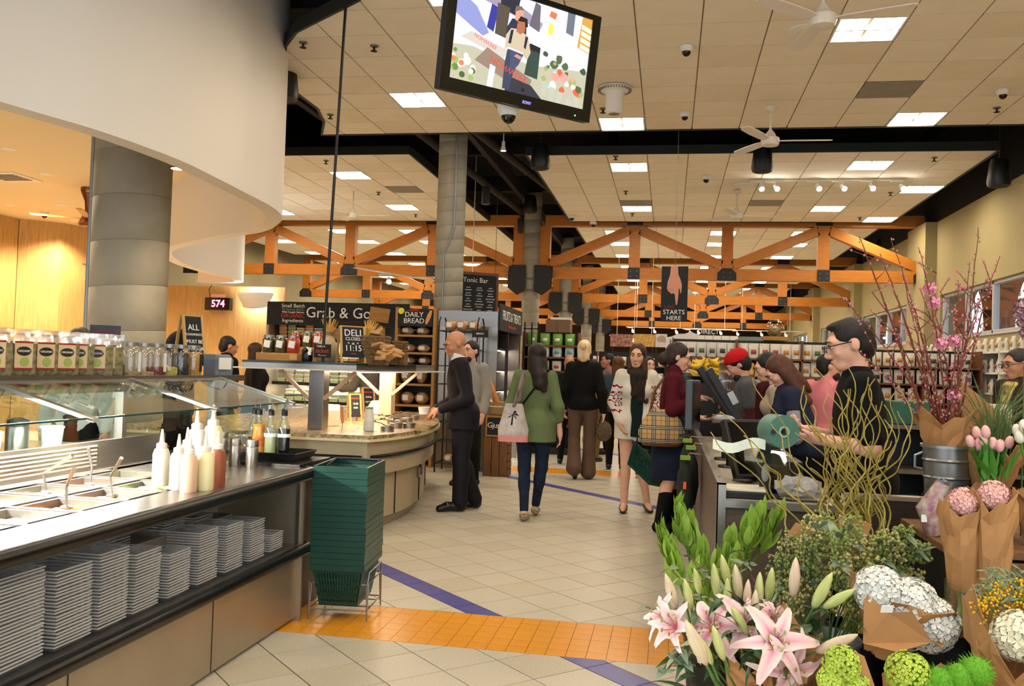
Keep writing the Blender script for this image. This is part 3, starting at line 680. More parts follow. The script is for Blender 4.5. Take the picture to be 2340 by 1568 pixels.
# the two figures on the screen, flat print
sp_([(.36, .48), (.36, .66), (.39, .76), (.45, .78), (.5, .7), (.51, .5)], '#23283c'); sp_([(.41, .76), (.44, .74), (.47, .77), (.47, .86), (.44, .89), (.41, .87)], '#c08a72'); sp_([(.40, .83), (.41, .9), (.45, .91), (.47, .88), (.44, .87)], '#6a5a50')
sp_([(.37, .02), (.42, .02), (.44, .2), (.47, .36), (.48, .42), (.38, .44), (.37, .3)], '#333a52'); sp_([(.41, .18), (.47, .3), (.5, .42), (.40, .44)], '#3d4560')
sp_([(.36, .42), (.36, .58), (.39, .66), (.45, .67), (.52, .62), (.55, .46), (.53, .38), (.5, .4), (.49, .44), (.38, .46)], '#b5a68e'); sp_([(.39, .64), (.41, .65), (.40, .5), (.38, .5)], '#1d2130'); sp_([(.50, .62), (.52, .61), (.51, .48), (.495, .5)], '#1d2130')
sp_([(.43, .64), (.46, .62), (.49, .66), (.49, .76), (.45, .77), (.43, .72)], '#a05f42'); sp_([(.43, .75), (.45, .81), (.5, .8), (.51, .72), (.49, .70), (.485, .76)], '#15131a'); sp_([(.43, .38), (.48, .36), (.49, .39), (.45, .41)], '#b9836a')
for s_, u, v, sz, ro in (('EREWHON', .40, .23, .05, 2.86), ('EREWHON', .22, .455, .03, 2.86)):
    o = text(s_, sz, scr('red', '#c8402e', .9), (0, 0, 0), parent=scrn, name='lettering', ext=.00002)
    lay[0] += 1
    o.matrix_local = Rt @ Matrix.Translation((-sw+2*sw*u, -.0035-lay[0]*.00003-.0004, oy-sh+2*sh*v)) @ Matrix.Rotation(PI/2, 4, 'X') @ Matrix.Rotation(ro, 4, 'Z')
o = text('SONY', .022, scr('blue', '#8f86ff', .8), (0, 0, 0), parent=tv, name='brand_lettering', bold=.0006); o.matrix_local = Rt @ Matrix.Translation((.05, -.014, -.272)) @ Matrix.Rotation(PI/2, 4, 'X')
o = MB().bx(-.004, .004, -.0145, -.012, -.004, .004).build('power_light', scr('green', '#40ff50', 3), tv); o.matrix_local = Rt @ Matrix.Translation((.39, 0, -.278))
# ================================================================ salad bar
m_ss = M('brushed_steel', '#9a938a', .28, metal=.95, var=.05, vscale=3, stretch=(20, 1, 20))
m_ssd = M('dull_steel', '#b0a28c', .42, metal=.8, var=.06, vscale=3)
m_rub = M('black_bumper', '#050505', .3, spec=.35)
m_woodend = M('walnut_laminate', '#6d5034', .5, var=.15, vscale=3, stretch=(8, 8, .7))
m_guard = glass('sneeze_glass', (.90, .97, .94), op=.05)
m_gedge = M('glass_edge_green', '#27463f', .2)
YA, YB = .8, 4.75
sb_ = T('salad_bar', 'long stainless steel salad bar with black bumpers and glass guard', 'salad bar', (-2.6, 2.8, 0))
def B(mb, n, m, par=None, **k): return mb.build(n, m, par or sb_, world=True, **k)
B(MB().bx(-2.06, -2.03, YA, YB-.02, .02, .385), 'front_panel', m_ssd)
for k in range(1, 4): B(MB().bx(-2.029, -2.0275, YA+k*1.0, YA+k*1.0+.004, .02, .385), 'panel_seam', m_blk)
B(MB().bx(-2.3, -2.06, YA, YB-.04, 0, .06), 'plinth', m_ssd)
B(MB().bx(-2.52, -1.99, YA, YB, .385, .43), 'lower_shelf', m_ss)
B(MB().tube([(-1.985, YA, .405), (-1.985, YB+.02, .405), (-2.02, YB+.05, .405)], .032, 12), 'bumper', m_rub, smooth=True)
B(MB().bx(-2.54, -2.52, YA, YB, .43, .8), 'niche_back', M('niche_steel', '#c4bcae', .5, metal=.3, var=.08, vscale=4))
B(MB().bx(-2.53, -2.0, YB-.02, YB, .0, .81), 'end_panel', m_ssd)
B(MB().bx(-2.04, -2.02, YB-.035, YB-.02, .43, .80), 'corner_post', m_ss)
B(MB().tube([(-1.985, YA, .825), (-1.985, YB+.03, .825), (-2.02, YB+.06, .825)], .036, 12), 'bumper', m_rub, smooth=True)
top = MB().bx(-2.22, -1.99, YA, YB+.03, .80, .85)
top.bx(-2.93, -2.22, 4.28, YB+.03, .8, .85)
for y in np.arange(1.0, 4.2, .3): top.bx(-2.9, -2.22, y-.012, y+.012, .83, .852)
top.bx(-2.575, -2.545, YA, 4.28, .83, .853); top.bx(-3.4, -2.88, YA, 4.9, .78, .85)
B(top, 'countertop', m_ss)
B(MB().bx(-2.9, -2.2, YA, 4.28, .6, .66), 'cold_well', m_ss)
B(MB().bx(-3.1, -2.1, YB+.02, 5.22, .0, .80), 'end_cabinet', m_woodend)
B(MB().bx(-3.1, -2.06, YB+.04, 5.26, .80, .865), 'end_ledge', M('dark_steel_ledge', '#3a3733', .3, metal=.6))
B(MB().bx(-3.0, -2.97, YA, 4.9, .85, 1.0), 'back_splash', m_ss)
for k in range(6): B(MB().bx(-2.969, -2.966, 1.8, 4.25, .872+k*.02, .88+k*.02), 'grille_slot', m_vent)
B(MB().bx(-3.42, -2.98, YA, 5.86, 1.315, 1.335), 'top_shelf', M('shelf_glass_dark', '#4b4a46', .12, spec=.6))
B(MB().bx(-2.985, -2.955, YA, 5.86, 1.305, 1.345), 'front_rail', m_ss)
gy = [2.35, 3.45, 4.5, 5.5]
ga = [YA]+gy
for i in range(4):
    a, b = ga[i]+.012, ga[i+1]-.012
    g = MB().prism([(-2.965, a, 1.33), (-2.46, a, 1.185), (-2.462, a, 1.179), (-2.967, a, 1.324)], (0, b-a, 0)); B(g, 'guard_pane', m_guard)
    B(MB().bx(-2.464, -2.456, a, b, 1.178, 1.186), 'guard_edge', m_gedge)
    B(MB().bx(-3.02, -3.014, a, b, 1.0, 1.31), 'back_pane', m_guard)
for y in gy:
    B(MB().bar((-2.99, y, 1.335), (-2.42, y, 1.175), .035, .018), 'guard_bracket', m_ss)
    B(MB().bx(-3.03, -2.98, y-.02, y+.02, .85, 1.31), 'guard_post', m_ss)
    if y > 5: B(MB().prism([(-2.965, y+.005, 1.32), (-2.46, y+.005, 1.18), (-2.52, y+.005, .87), (-3.0, y+.005, .87)], (0, .008, 0)), 'end_pane', m_guard)
B(MB().prism([(-2.99, 1.0, 1.306), (-2.90, 1.0, 1.285), (-2.895, 1.0, 1.262), (-2.90, 1.0, 1.280), (-2.99, 1.0, 1.300)], (0, 3.45, 0)), 'added_light_shield', m_ss)  # added shield: keeps the strip's light off the pouches and hides it from above
B(MB().bx(-2.95, -2.915, 1.0, 4.4, 1.262, 1.276), 'light_strip', M('bar_light', '#ffffff', .4, emit=(1, .97, .9), es=430))
# pans and food
foods = [('#e8c84a', 'corn kernels'), ('#6f8f3a', 'chopped green salad'), ('#b8402c', 'diced tomato'), ('#4a2c22', 'black beans'), ('#ead9b0', 'grated cheese'), ('#d9a05a', 'chickpeas'), ('#8fae5a', 'cucumber slices'), ('#e2b06a', 'roast squash'),
         ('#c9b48a', 'quinoa'), ('#7b4a58', 'shredded beetroot'), ('#e6dfc8', 'cauliflower'), ('#5d7a3c', 'green olives'), ('#d98a3c', 'grated carrot'), ('#d8cfa0', 'bean sprouts'), ('#9a6a3c', 'mushrooms'), ('#efe6c8', 'feta cubes'), ('#a8b866', 'edamame'), ('#c07a4a', 'croutons'), ('#cfa988', 'tuna salad'), ('#86a048', 'spinach leaves')]
k = 0
pan_me = None
for y in np.arange(1.3, 4.2, .3):
    for x0, x1 in ((-2.54, -2.25), (-2.86, -2.58)):
        c, nm = foods[k % 20]; k += 1
        p = T('food_pan', f'steel salad bar pan filled with {nm}', 'food pan', ((x0+x1)/2, y+.15, .66), group='salad bar pans')
        w, d = (x1-x0)/2-.006, .132
        b = MB(); q = [(w, d, .186), (w-.015, d-.015, .186), (w-.025, d-.025, .03)]
        rings = [[(-a, -e, z), (a, -e, z), (a, e, z), (-a, e, z)] for a, e, z in q]
        V = sum(rings, []); b.add(V, [(i*4+j, i*4+(j+1) % 4, i*4+4+(j+1) % 4, i*4+4+j) for i in range(2) for j in range(4)]+[(8, 9, 10, 11)])
        b.build('pan_shell', m_ss, p, solid=.002)
        f = MB(); n = 9; hw, hd = w-.02, d-.02; base = .142+U(0, .012)
        f.grid([[(-hw+2*hw*i/(n-1), -hd+2*hd*j/(n-1), base+.02*math.cos((i/(n-1)-.5)*2.6)*math.cos((j/(n-1)-.5)*2.6)+U(-.009, .009)) for i in range(n)] for j in range(n)])
        fo = f.build('food', M('food_'+nm.replace(' ', '_'), c, .5, var=.25, vscale=90, bump=.5, bscale=120), p); tag(fo, nm, kind='stuff')
        if k % 3 != 2:
            s = MB().tube([(0, 0, base+.03), (.09*U(-1, 1), .03, base+.11), (.16*U(-1, 1), .05*U(-1, 1), base+.2)], [.006, .006, .009], 6)
            s.ell((0, 0, base+.03), (.03, .022, .01), 8, 5)
            tag(s.build('serving_spoon', m_ss, smooth=True), f'steel serving spoon standing in the {nm}', 'spoon', 'salad bar serving spoons').location = p.location
# squeeze bottles
m_sq = M('squeeze_bottle', '#efe9d8', .35, trans=.25, sub=.0)
def squeeze(px, py, s, label, fill=None, z=.85):
    p = onz(px, py, z); t = T('squeeze_bottle', label, 'bottle', p, group='squeeze bottles on the salad bar')
    r = .034*s
    MB().lathe([(r*.95, 0), (r, .008), (r, .13*s), (r*.8, .15*s), (r*.55, .155*s)], 16).build('bottle_body', fill or m_sq, t, smooth=True)
    MB().lathe([(r*.62, .155*s), (r*.62, .172*s), (r*.3, .178*s), (r*.12, .23*s), (r*.06, .232*s)], 12).build('nozzle', m_sq, t, smooth=True)
m_sq2 = M('squeeze_dressing_pink', '#d9b295', .35); m_sq3 = M('squeeze_dressing_red', '#8d4c33', .35); m_sq4 = M('squeeze_dressing_cream', '#e8dca8', .35)
for a in ((366, 1110, 1.15, 'tall white squeeze bottle at the edge of the bottle group'), (405, 1118, 1.1, 'white squeeze bottle beside the pink dressing'), (430, 1124, 1.1, 'squeeze bottle of pale pink dressing', m_sq2), (467, 1120, 1.15, 'squeeze bottle of cream dressing among the dressings', m_sq4),
          (495, 1112, 1.15, 'squeeze bottle of red brown dressing', m_sq3), (447, 1075, 1.45, 'big white squeeze bottle in the back of the group', ), (484, 1066, 1.5, 'tallest squeeze bottle, standing behind the cream dressing', m_sq4), (425, 1092, 1.1, 'white squeeze bottle in the middle of the group')):
    squeeze(*a)
def shaker(px, py, s, label):
    t = T('shaker', label, 'shaker', onz(px, py, .85), group='steel shakers on the salad bar')
    MB().lathe([(.032*s, 0), (.033*s, .004), (.033*s, .105*s), (.03*s, .11*s)], 20).build('canister', m_ss, t, smooth=True); MB().lathe([(.033*s, .11*s), (.033*s, .14*s), (.03*s, .148*s)], 20).build('lid', m_ss, t, smooth=True)
shaker(537, 1064, 1.05, 'steel shaker standing beside the clear cups'); shaker(575, 1068, 1.05, 'steel shaker with black label by the oil tray'); shaker(508, 1040, 1.0, 'steel shaker half hidden behind a squeeze bottle')
t = T('cup_stack', 'bag of clear plastic cup lids behind the steel shakers', 'cup lids', onz(535, 1040, .85)); m_clr = glass('clear_plastic', (.96, .97, .98), op=.22, rough=.12)
for k in range(8): MB().lathe([(.04, 0), (.043, .01), (.035, .02), (.033, .018), (.03, .003)], 14, (U(-.03, .03), U(-.03, .03), .0+k*.016), Matrix.Rotation(U(-.3, .3), 4, 'X')).build('cup_lid', m_clr, t)
t = T('oil_tray', 'black tray holding oil and vinegar bottles at the bar end', 'tray', onz(650, 1045, .868)); t.location.x = -2.32; t.location.y = 5.02; t.location.z = .866
b = MB(); q = [(.17, .13, .0), (.2, .16, .05)]; V = sum([[(-a, -e, z), (a, -e, z), (a, e, z), (-a, e, z)] for a, e, z in q], []); b.add(V, [(0, 1, 2, 3)]+[(j, (j+1) % 4, 4+(j+1) % 4, 4+j) for j in range(4)]); b.build('tray_shell', m_blk, t, solid=.006)
m_bg = glass('bottle_glass', (.92, .97, .94), op=.08)
def oil(dx, dy, col, fillh, label, s=1., neck='#101010'):
    t2 = T('oil_bottle', label, 'bottle', (-2.32+dx, 5.02+dy, .875), group='oil and vinegar bottles in the black tray')
    MB().lathe([(.036*s, 0), (.037*s, .005), (.037*s, .17), (.033*s, .19), (.014, .235), (.014, .27)], 18).build('bottle_glass', m_bg, t2, smooth=True)
    MB().lathe([(.033*s, .004), (.034*s, .01), (.034*s, fillh)], 16).build('contents', M('liquid_'+col, col, .15, trans=.0), t2, smooth=True)
    MB().lathe([(.017, .255), (.017, .285), (.012, .292)], 12).build('stopper', M('stop_'+neck, neck, .4), t2); MB().tube([(0, 0, .29), (.006, 0, .33), (.02, 0, .352)], .004, 6).build('spout', m_ss, t2)
    return t2
lb = M('label_white', '#e9e6df', .6)
oil(-.13, -.02, '#23201a', .12, 'half filled dark vinegar bottle in the black tray')
t2 = oil(-.075, -.07, '#d98a1c', .2, 'orange hot sauce bottle with yellow label in the black tray'); MB().lathe([(.0378, .03), (.0378, .13)], 16, cap=False).build('label', M('label_yellow', '#d7a02c', .6, col2='#c8402c', vscale=30), t2)
t2 = oil(.005, -.08, '#b9b98a', .15, 'clear glass bottle of pale oil in the black tray'); MB().lathe([(.0378, .13), (.0378, .15)], 16, cap=False).build('label', lb, t2)
oil(.05, -.0, '#17130f', .17, 'black capped dark bottle behind the oil bottles'); t2 = oil(.085, -.07, '#0d0a0a', .18, 'bottle of black balsamic with white label in the black tray'); MB().lathe([(.0378, .13), (.0378, .15)], 16, cap=False).build('label', lb, t2)
# clear clamshell lids stacked on the lower shelf
cl = MB(); q = [(.105, .088, .022), (.1, .083, .022), (.086, .069, .0)]; V = sum([[(-a, -e, z), (a, -e, z), (a, e, z), (-a, e, z)] for a, e, z in q], [])
cl.mat(1).add(V[:8], [(j, (j+1) % 4, 4+(j+1) % 4, 4+j) for j in range(4)]); cl.mat(0).add(V[4:], [(j, (j+1) % 4, 4+(j+1) % 4, 4+j) for j in range(4)]+[(4, 5, 6, 7)])
q2 = [(.105, .088, .0225), (.106, .089, .0175)]; V2 = sum([[(-a, -e, z), (a, -e, z), (a, e, z), (-a, e, z)] for a, e, z in q2], []); cl.mat(1).add(V2, [(j, (j+1) % 4, 4+(j+1) % 4, 4+j) for j in range(4)])
cl_me = cl.mesh('clamshell_tray', [M('clear_tray_plastic', '#b4b6ba', .1, alpha=.2, spec=.9), M('tray_rim_plastic', '#d9d4cb', .1, alpha=.48, spec=1.)])
stk = [(60, 1530, 26, 1.25, 0), (180, 1478, 23, 1.15, 0), (268, 1438, 24, 1.05, 0), (343, 1398, 20, 1.05, 0), (418, 1360, 16, 1., 0), (483, 1332, 20, 1., 0), (543, 1302, 19, 1., 0), (595, 1282, 17, .95, 0), (640, 1258, 8, .9, 0),
       (170, 1440, 26, 1.1, .21), (300, 1385, 27, 1.05, .21), (380, 1352, 25, 1., .21), (500, 1300, 22, 1., .21), (560, 1278, 20, 1., .21)]
nst = ['beside the leaning stack', 'between two taller stacks', 'in the middle of the lower shelf', 'below the food pans', 'under the squeeze bottles', 'under the steel shakers', 'by the steel corner post', 'near the bar end', 'shortest of its shelf']
ci = 0
for px, py, n, s, dx in stk:
    p = onx(px, py-8, -2.02); yy = p.y
    lean = U(-.0006, .0006)
    for k in range(n):
        if ci >= 296: break
        o = obj('clamshell_tray', cl_me); o.location = (-2.14-dx+U(-.002, .002), yy+lean*k+U(-.002, .002), .4305+k*.0118); o.rotation_euler = (0, 0, U(-.03, .03)); o.scale = (.95, s*.94, 1); ci += 1
        tag(o, 'clear plastic clamshell tray stacked on the steel shelf under the salad bar', 'food tray', 'stacked clear plastic trays')
# things on the guard shelf
m_jar = glass('jar_glass', (.97, .98, .97), op=.1); m_lid = M('jar_lid', '#9c9a96', .35, metal=.8)
SZ = 1.336
def jar(y, col, fh, label, tagc=None, r=.062, h=.2, x=-3.1, z=SZ):
    t = T('storage_jar', label, 'jar', (x, y, z), group='glass jars along the guard shelf')
    MB().lathe([(r*.93, 0), (r, .012), (r, h*.75), (r*.78, h*.88), (r*.7, h*.9)], 22).build('jar_glass', m_jar, t, smooth=True)
    MB().lathe([(r*.9, .008), (r*.94, .014), (r*.94, fh*.95), (r*.6, fh)], 18).build('contents', M('jarfill_'+col, col, .6, var=.35, vscale=60, bump=.5, bscale=80), t, smooth=True)
    MB().lathe([(r*.76, h*.89), (r*.76, h*1.0), (r*.7, h*1.01)], 22).build('lid', m_lid, t, smooth=True)
    if tagc: MB().bx(r-.002, r+.002, -.012, .012, h*.15, h*.72).build('label_strip', tagc, t); t.children[-1].rotation_euler = (0, 0, -1.1)
lblk = M('label_black', '#1b1b1b', .5)
jar(4.54, '#2b2127', .075, 'glass jar of dark raisins on the guard shelf', None, .07)
jar(4.70, '#b59a6a', .03, 'nearly empty glass jar with white label strip', lb, .066)
jar(4.84, '#c09a70', .03, 'nearly empty glass jar beside the cranberry jar', None, .066); jar(4.975, '#7e2c33', .06, 'glass jar of dried cranberries with white strip', lb, .06)
jar(5.11, '#c3b05c', .06, 'glass jar of yellow flakes on the guard shelf', None, .06); jar(5.25, '#22232b', .15, 'glass jar full of black seeds', None, .058); jar(5.40, '#b98a4a', .16, 'glass jar full of golden grain with black strip', lblk, .06)
# snack pouches
m_pch = M('snack_pouch', '#93856a', .25, col2='#5a5a30', vscale=45, bump=.4, bscale=40, coat=.6); m_pchc = glass('pouch_film', (.95, .95, .96), op=.25, rough=.15)
m_plab = M('pouch_label', '#c7ad86', .6); m_pred = M('pouch_red', '#8f1d22', .5); m_pblk = M('pouch_black', '#1b1512', .5); m_pgrn = M('pouch_green', '#8fa050', .6)
def pouch_base():
    t = T('snack_pouch', 'clear pouch of trail mix with kraft label', 'snack pouch', group='trail mix pouches on the guard shelf')
    w, h, d = .088, .24, .035
    rows = []
    for z, dd, ww in ((0, .5, .95), (.03, 1, 1), (.1, .95, 1), (.17, .6, 1)):
        rows.append([(ww*w*math.cos(a) if True else 0, dd*d*math.sin(a), z) for a in np.arange(0, 2*PI+.01, PI/6)])
    MB().grid(rows).build('pouch_contents', m_pch, t, smooth=True)
    rows = [[(1.02*w*math.cos(a), dd*d*math.sin(a), z) for a in np.arange(0, 2*PI+.01, PI/6)] for z, dd in ((.165, .65), (.2, .25), (.235, .04))]
    f = MB().grid(rows).build('pouch_film', m_pchc, t, smooth=True)
    MB().bx(-w, w, -.004, .004, .205, .213).build('zip_strip', m_pchc, f)
    l = MB().bx(-.045, .045, -.0385, -.0365, .04, .175).build('label', m_plab, t)
    for z in (.04, .166): MB().bx(-.045, .045, -.0395, -.0365, z, z+.009).build('red_band', m_pred, l)
    MB().lathe([(.036, -.0015), (.036, .0015)], 20, (0, -.0395, .128), Matrix.Rotation(PI/2, 4, 'X') @ Matrix.Diagonal((1, .6, 1, 1))).build('black_oval', m_pblk, l); MB().lathe([(.022, -.001), (.022, .001)], 14, (.005, -.0395, .078), Matrix.Rotation(PI/2, 4, 'X')).build('nut_picture', m_pgrn, l)
    text('ORGANIC', .014, lb, (0, -.0412, .128), parent=l)
    return t
pb = pouch_base()
rz = [1.15, 1.1, 1.05, .75, .6, .5, .95, 1.1]
for i, y in enumerate([3.72, 3.9, 4.03, 4.16, 4.29, 4.41, 3.55, 3.38]):
    o = pb if i == 0 else dup(pb); o.location = (-3.03 - (.02 if i % 2 else 0), y, SZ); o.rotation_euler = (0, 0, rz[i]+.12)
for i, y in enumerate([3.6, 3.78, 3.96, 4.1, 4.24, 4.38]):
    dup(pb, (-3.14-(.03 if i % 2 else 0), y+.04, SZ), 1.0, label='trail mix pouch standing in the second row behind the labelled pouches')
# napkin dispenser
def napkin(loc, rz, label, m, s=1.):
    t = T('napkin_dispenser', label, 'napkin dispenser', loc, rz); a, h = .075*s, .15*s
    MB().prism([(-a, -a*.8, 0), (a, -a*.8, 0), (a*1.05, -a*.9, h*.75), (a*.8, -a*.6, h), (-a*.8, -a*.6, h), (-a*1.05, -a*.9, h*.75)], (0, a*1.7, 0)).build('housing', m, t, bevel=.006)
    MB().bx(-a*.7, a*.7, -a*.9-.004, -a*.8, h*.3, h*.85).build('napkin_window', lb, t); return t
napkin((-3.1, 5.74, SZ), 1.2, 'grey napkin dispenser at the end of the guard shelf', M('grey_plastic', '#6e767b', .45))
# a-frame boards
m_pine = M('pine_frame', '#c39a5c', .55, var=.12, vscale=5, stretch=(1, 1, .2)); m_chalk = M('chalkboard', '#1d1f22', .8); m_cw = M('chalk_white', '#ece8de', .8); m_cr = M('chalk_red', '#c8482c', .8)
def aframe(loc, rz, w, h, label, lines, spread=.36):
    t = T('sandwich_board', label, 'sign board', loc, rz); d = h*spread/2
    for sgn in (-1, 1):
        for x in (-w/2, w/2): MB().bar((x*.96, sgn*d, 0), (x*.96, 0.008*sgn, h), .02, .012, up=(0, 1, 0)).build('leg', m_pine, t)
        MB().bar((-w/2, sgn*d*.03, h*.98), (w/2, sgn*d*.03, h*.98), .014, .02).build('top_rail', m_pine, t)
    ang = math.atan2(d, h)
    f = MB().bx(-w/2+.008, w/2-.008, -.004, .004, h*.16, h*.99); f.xf(Matrix.Translation((0, -d-.004, 0)) @ Matrix.Rotation(-ang, 4, 'X')); bd = f.build('board', m_chalk, t)
    for s_, sz, zf, m in lines:
        o = text(s_, sz, m, (0, 0, 0), parent=bd); o.matrix_local = Matrix.Translation((0, -d-.004, 0)) @ Matrix.Rotation(-ang, 4, 'X') @ Matrix.Translation((0, -.0055, h*zf)) @ Matrix.Rotation(PI/2, 4, 'X')
    return t
aframe((-3.32, 5.74, SZ), 1.25, .17, .42, 'small wooden sandwich board saying all condiments must be paid for', [('ALL', .06, .8, m_cw), ('CONDIMENTS', .022, .68, m_cw), ('MUST BE', .036, .56, m_cw), ('PAID FOR', .034, .44, m_cw)])
t = T('picture_stand', 'dark glossy picture card standing against the thick column', 'picture card', (-3.36, 4.84, SZ), .6)
MB().bx(-.085, .085, -.004, .004, 0, .30).build('card', m_blkg, t); MB().bx(-.08, .08, -.006, -.004, .02, .28).build('picture', M('red_black_print', '#0d0a0b', .3, col2='#5a1418', vscale=9), t); MB().bar((0, .06, 0), (0, .004, .25), .03, .006).build('strut', m_blk, t)
# behind the guard: working counter with monitor, canister
wc = T('prep_counter', 'steel working counter behind the salad bar glass', 'counter', (-3.9, 3.2, 0)); wc_ = lambda mb, n, m, **k: mb.build(n, m, wc, world=True, **k)
wc_(MB().bx(-4.25, -3.45, YA, 5.3, .82, .87), 'worktop', m_ss); wc_(MB().bx(-4.2, -3.5, YA, 5.25, 0, .82), 'cabinet', m_ssd)
t = T('pos_monitor', 'dark till monitor with pale screen behind the guard glass', 'monitor', (-3.7, 3.85, .87), .9)
MB().bx(-.17, .17, -.01, .03, .08, .33).build('casing', M('brown_plastic', '#3b2418', .4), t, bevel=.008); MB().bx(-.15, .15, -.012, -.01, .11, .31).build('screen', scr('pale', '#d5d8f5', 1.0), t); MB().bx(-.08, .08, -.06, .1, 0, .02).build('foot', m_blk, t); MB().bx(-.03, .03, .0, .03, .02, .1).build('stem', m_blk, t)
t = T('steel_canister', 'steel canister with black lid on the prep counter', 'canister', (-3.65, 4.5, .87)); MB().lathe([(.06, 0), (.062, .01), (.062, .16), (.055, .17)], 20).build('body', m_ss, t, smooth=True); MB().lathe([(.058, .17), (.056, .2), (.02, .215)], 18).build('lid', m_blk, t, smooth=True)
for i, (y, c, l) in enumerate(((4.05, '#e8d24a', 'yellow tub on the prep counter'), (4.25, '#efe9c0', 'cream tub on the prep counter'), (4.75, '#dfe8d8', 'pale green tub on the prep counter'))):
    t = T('food_tub', l, 'tub', (-3.62, y, .87)); MB().lathe([(.05, 0), (.065, .14), (.068, .14)], 18).build('tub_body', M('tub_%d' % i, c, .5), t, smooth=True); MB().lathe([(.069, .14), (.07, .15), (.06, .155)], 18).build('lid', lb, t)
# ================================================================ shopping baskets on their wire stand
m_bsk = M('basket_green', '#0a3b2f', .36, var=.08, vscale=10)
BC = (-1.825, 4.98); BRZ = .10
def basket_mesh(nm='basket_body'):
    b = MB(); w, d = .155, .225
    # rim band
    def ring(a, e, z): return [(-a, -e, z), (a, -e, z), (a, e, z), (-a, e, z)]
    R_ = [ring(w-.008, d-.008, .23), ring(w, d, .232), ring(w, d, .204), ring(w-.012, d-.012, .202)]
    V = sum(R_, []); b.add(V, [(i*4+j, i*4+(j+1) % 4, i*4+4+(j+1) % 4, i*4+4+j) for i in range(3) for j in range(4)])
    tw, td, bw, bd = w-.012, d-.012, w-.045, d-.05
    def pt(side, u, z):
        k = z/.2; a = bw+(tw-bw)*k; e = bd+(td-bd)*k
        return {0: (-a+2*a*u, -e, z), 1: (a, -e+2*e*u, z), 2: (a-2*a*u, e, z), 3: (-a, e-2*e*u, z)}[side]
    for s_ in range(4):
        n = 15 if s_ % 2 == 0 else 21
        for z0, z1 in ((0, .02), (.055, .07), (.105, .12), (.185, .2)): b.add([pt(s_, 0, z0), pt(s_, 1, z0), pt(s_, 1, z1), pt(s_, 0, z1)], [(0, 1, 2, 3)])
        for k in range(n+1):
            u0 = k/(n+1)*.97; u1 = u0+.55/(n+1) if 0 < k < n else u0+.9/(n+1)
            b.add([pt(s_, u0, .02), pt(s_, u1, .02), pt(s_, u1, .185), pt(s_, u0, .185)], [(0, 1, 2, 3)])
    b.add([(-bw, -bd, 0), (bw, -bd, 0), (bw, bd, 0), (-bw, bd, 0)], [(0, 1, 2, 3)])
    return b.mesh(nm, m_bsk)
bme = basket_mesh()
hme = MB().tube([(-.15, 0, .21), (-.13, .17, .238), (.0, .19, .238), (.13, .17, .238), (.15, 0, .21)], .007, 6).mesh('handle', m_blk)
NB = 17
for k in range(NB):
    t = T('shopping_basket', 'green plastic shopping basket nested in the tall stack', 'shopping basket', (BC[0]+U(-.002, .002), BC[1]+U(-.002, .002), .085+k*.0345), BRZ+U(-.008, .008), 'nested green shopping baskets')
    if k == 0: t['label'] = 'green shopping basket at the foot of the stack, resting on the wire stand'
    if k == NB-1: t['label'] = 'topmost green shopping basket of the stack, open and empty'
    o = obj('basket_body', bme, t); sd = o.modifiers.new('s', 'SOLIDIFY'); sd.thickness = .004
    if k in (NB-1, 0): obj('handle', hme, t)
st = T('basket_stand', 'chrome wire stand under the green basket stack', 'stand', (BC[0], BC[1], 0), BRZ); m_wire = M('chrome_wire', '#8f8d88', .3, metal=.9)
a, e = .165, .175
for zz, f_ in ((.205, 1.0), (.06, 1.0)):
    MB().tube([(-a*f_, -e*f_, zz), (a*f_, -e*f_, zz), (a*f_, e*f_, zz), (-a*f_, e*f_, zz)], .0045, 6, closed=True).build('wire_ring', m_wire, st, smooth=True)
for sx in (-1, 1):
    for sy in (-1, 1):
        MB().tube([(sx*a, sy*e*.82, .205), (sx*a*1.02, sy*e*1.0, .004), (sx*a, sy*e*1.05, .21)], .0045, 6).build('leg', m_wire, st, smooth=True)
MB().tube([(a, -e, .205), (a*1.03, -e*.9, .27), (a*1.03, e*.9, .27), (a, e, .205)], .0045, 6).build('side_guard', m_wire, st, smooth=True)
for y in (-.08, .08): MB().tube([(-a, y, .06), (a, y, .06)], .004, 6).build('cross_wire', m_wire, st)
# ================================================================ antipasti island
m_lam = M('taupe_laminate', '#a8977a', .5, var=.02, vscale=3); m_gran = M('granite', '#c3aa82', .25, col2='#54402c', vscale=28, spec=.6); m_mold = M('cream_moulding', '#d2c096', .4)
IZ = .845
isl = T('food_island', 'curved antipasti island with granite top and black bumper rail', 'food bar', (-3.2, 8.8, 0))
I_ = lambda mb, n, m, par=None, **k: mb.build(n, m, par or isl, world=True, **k)
cur = [(-2.47, 7.16), (-2.34, 7.6), (-2.29, 8.15), (-2.33, 8.75), (-2.48, 9.5), (-2.75, 10.3), (-3.1, 11.0)]
curv = [(p.x, p.y) for p in catmull(cur, 5)]
def offs(P, d): # shrink towards centre of the island
    c = Vector((-3.8, 9.0)); out = []
    for p in P: v = Vector(p)-c; out.append(tuple(c+v*(1-d/v.length)))
    return out
body = [(-4.7, 7.02)]+curv+[(-4.7, 11.0)]
for nm, off, z0, z1, m in (('kick_base', .22, 0, .1, m_ssd), ('lower_cabinet', .14, .1, .50, m_lam), ('upper_band', .05, .50, .79, m_lam)):
    I_(MB().prism([(x, y, z0) for x, y in offs(body, off)], (0, 0, z1-z0)), nm, m, smooth=True, ang=30)
I_(MB().prism([(x, y, .79) for x, y in offs(body, -.015)], (0, 0, .022)), 'edge_moulding', m_mold, smooth=True, ang=30)
I_(MB().prism([(x, y, .812) for x, y in offs(body, 0.0)], (0, 0, IZ-.812)), 'worktop', m_gran, smooth=True, ang=30)
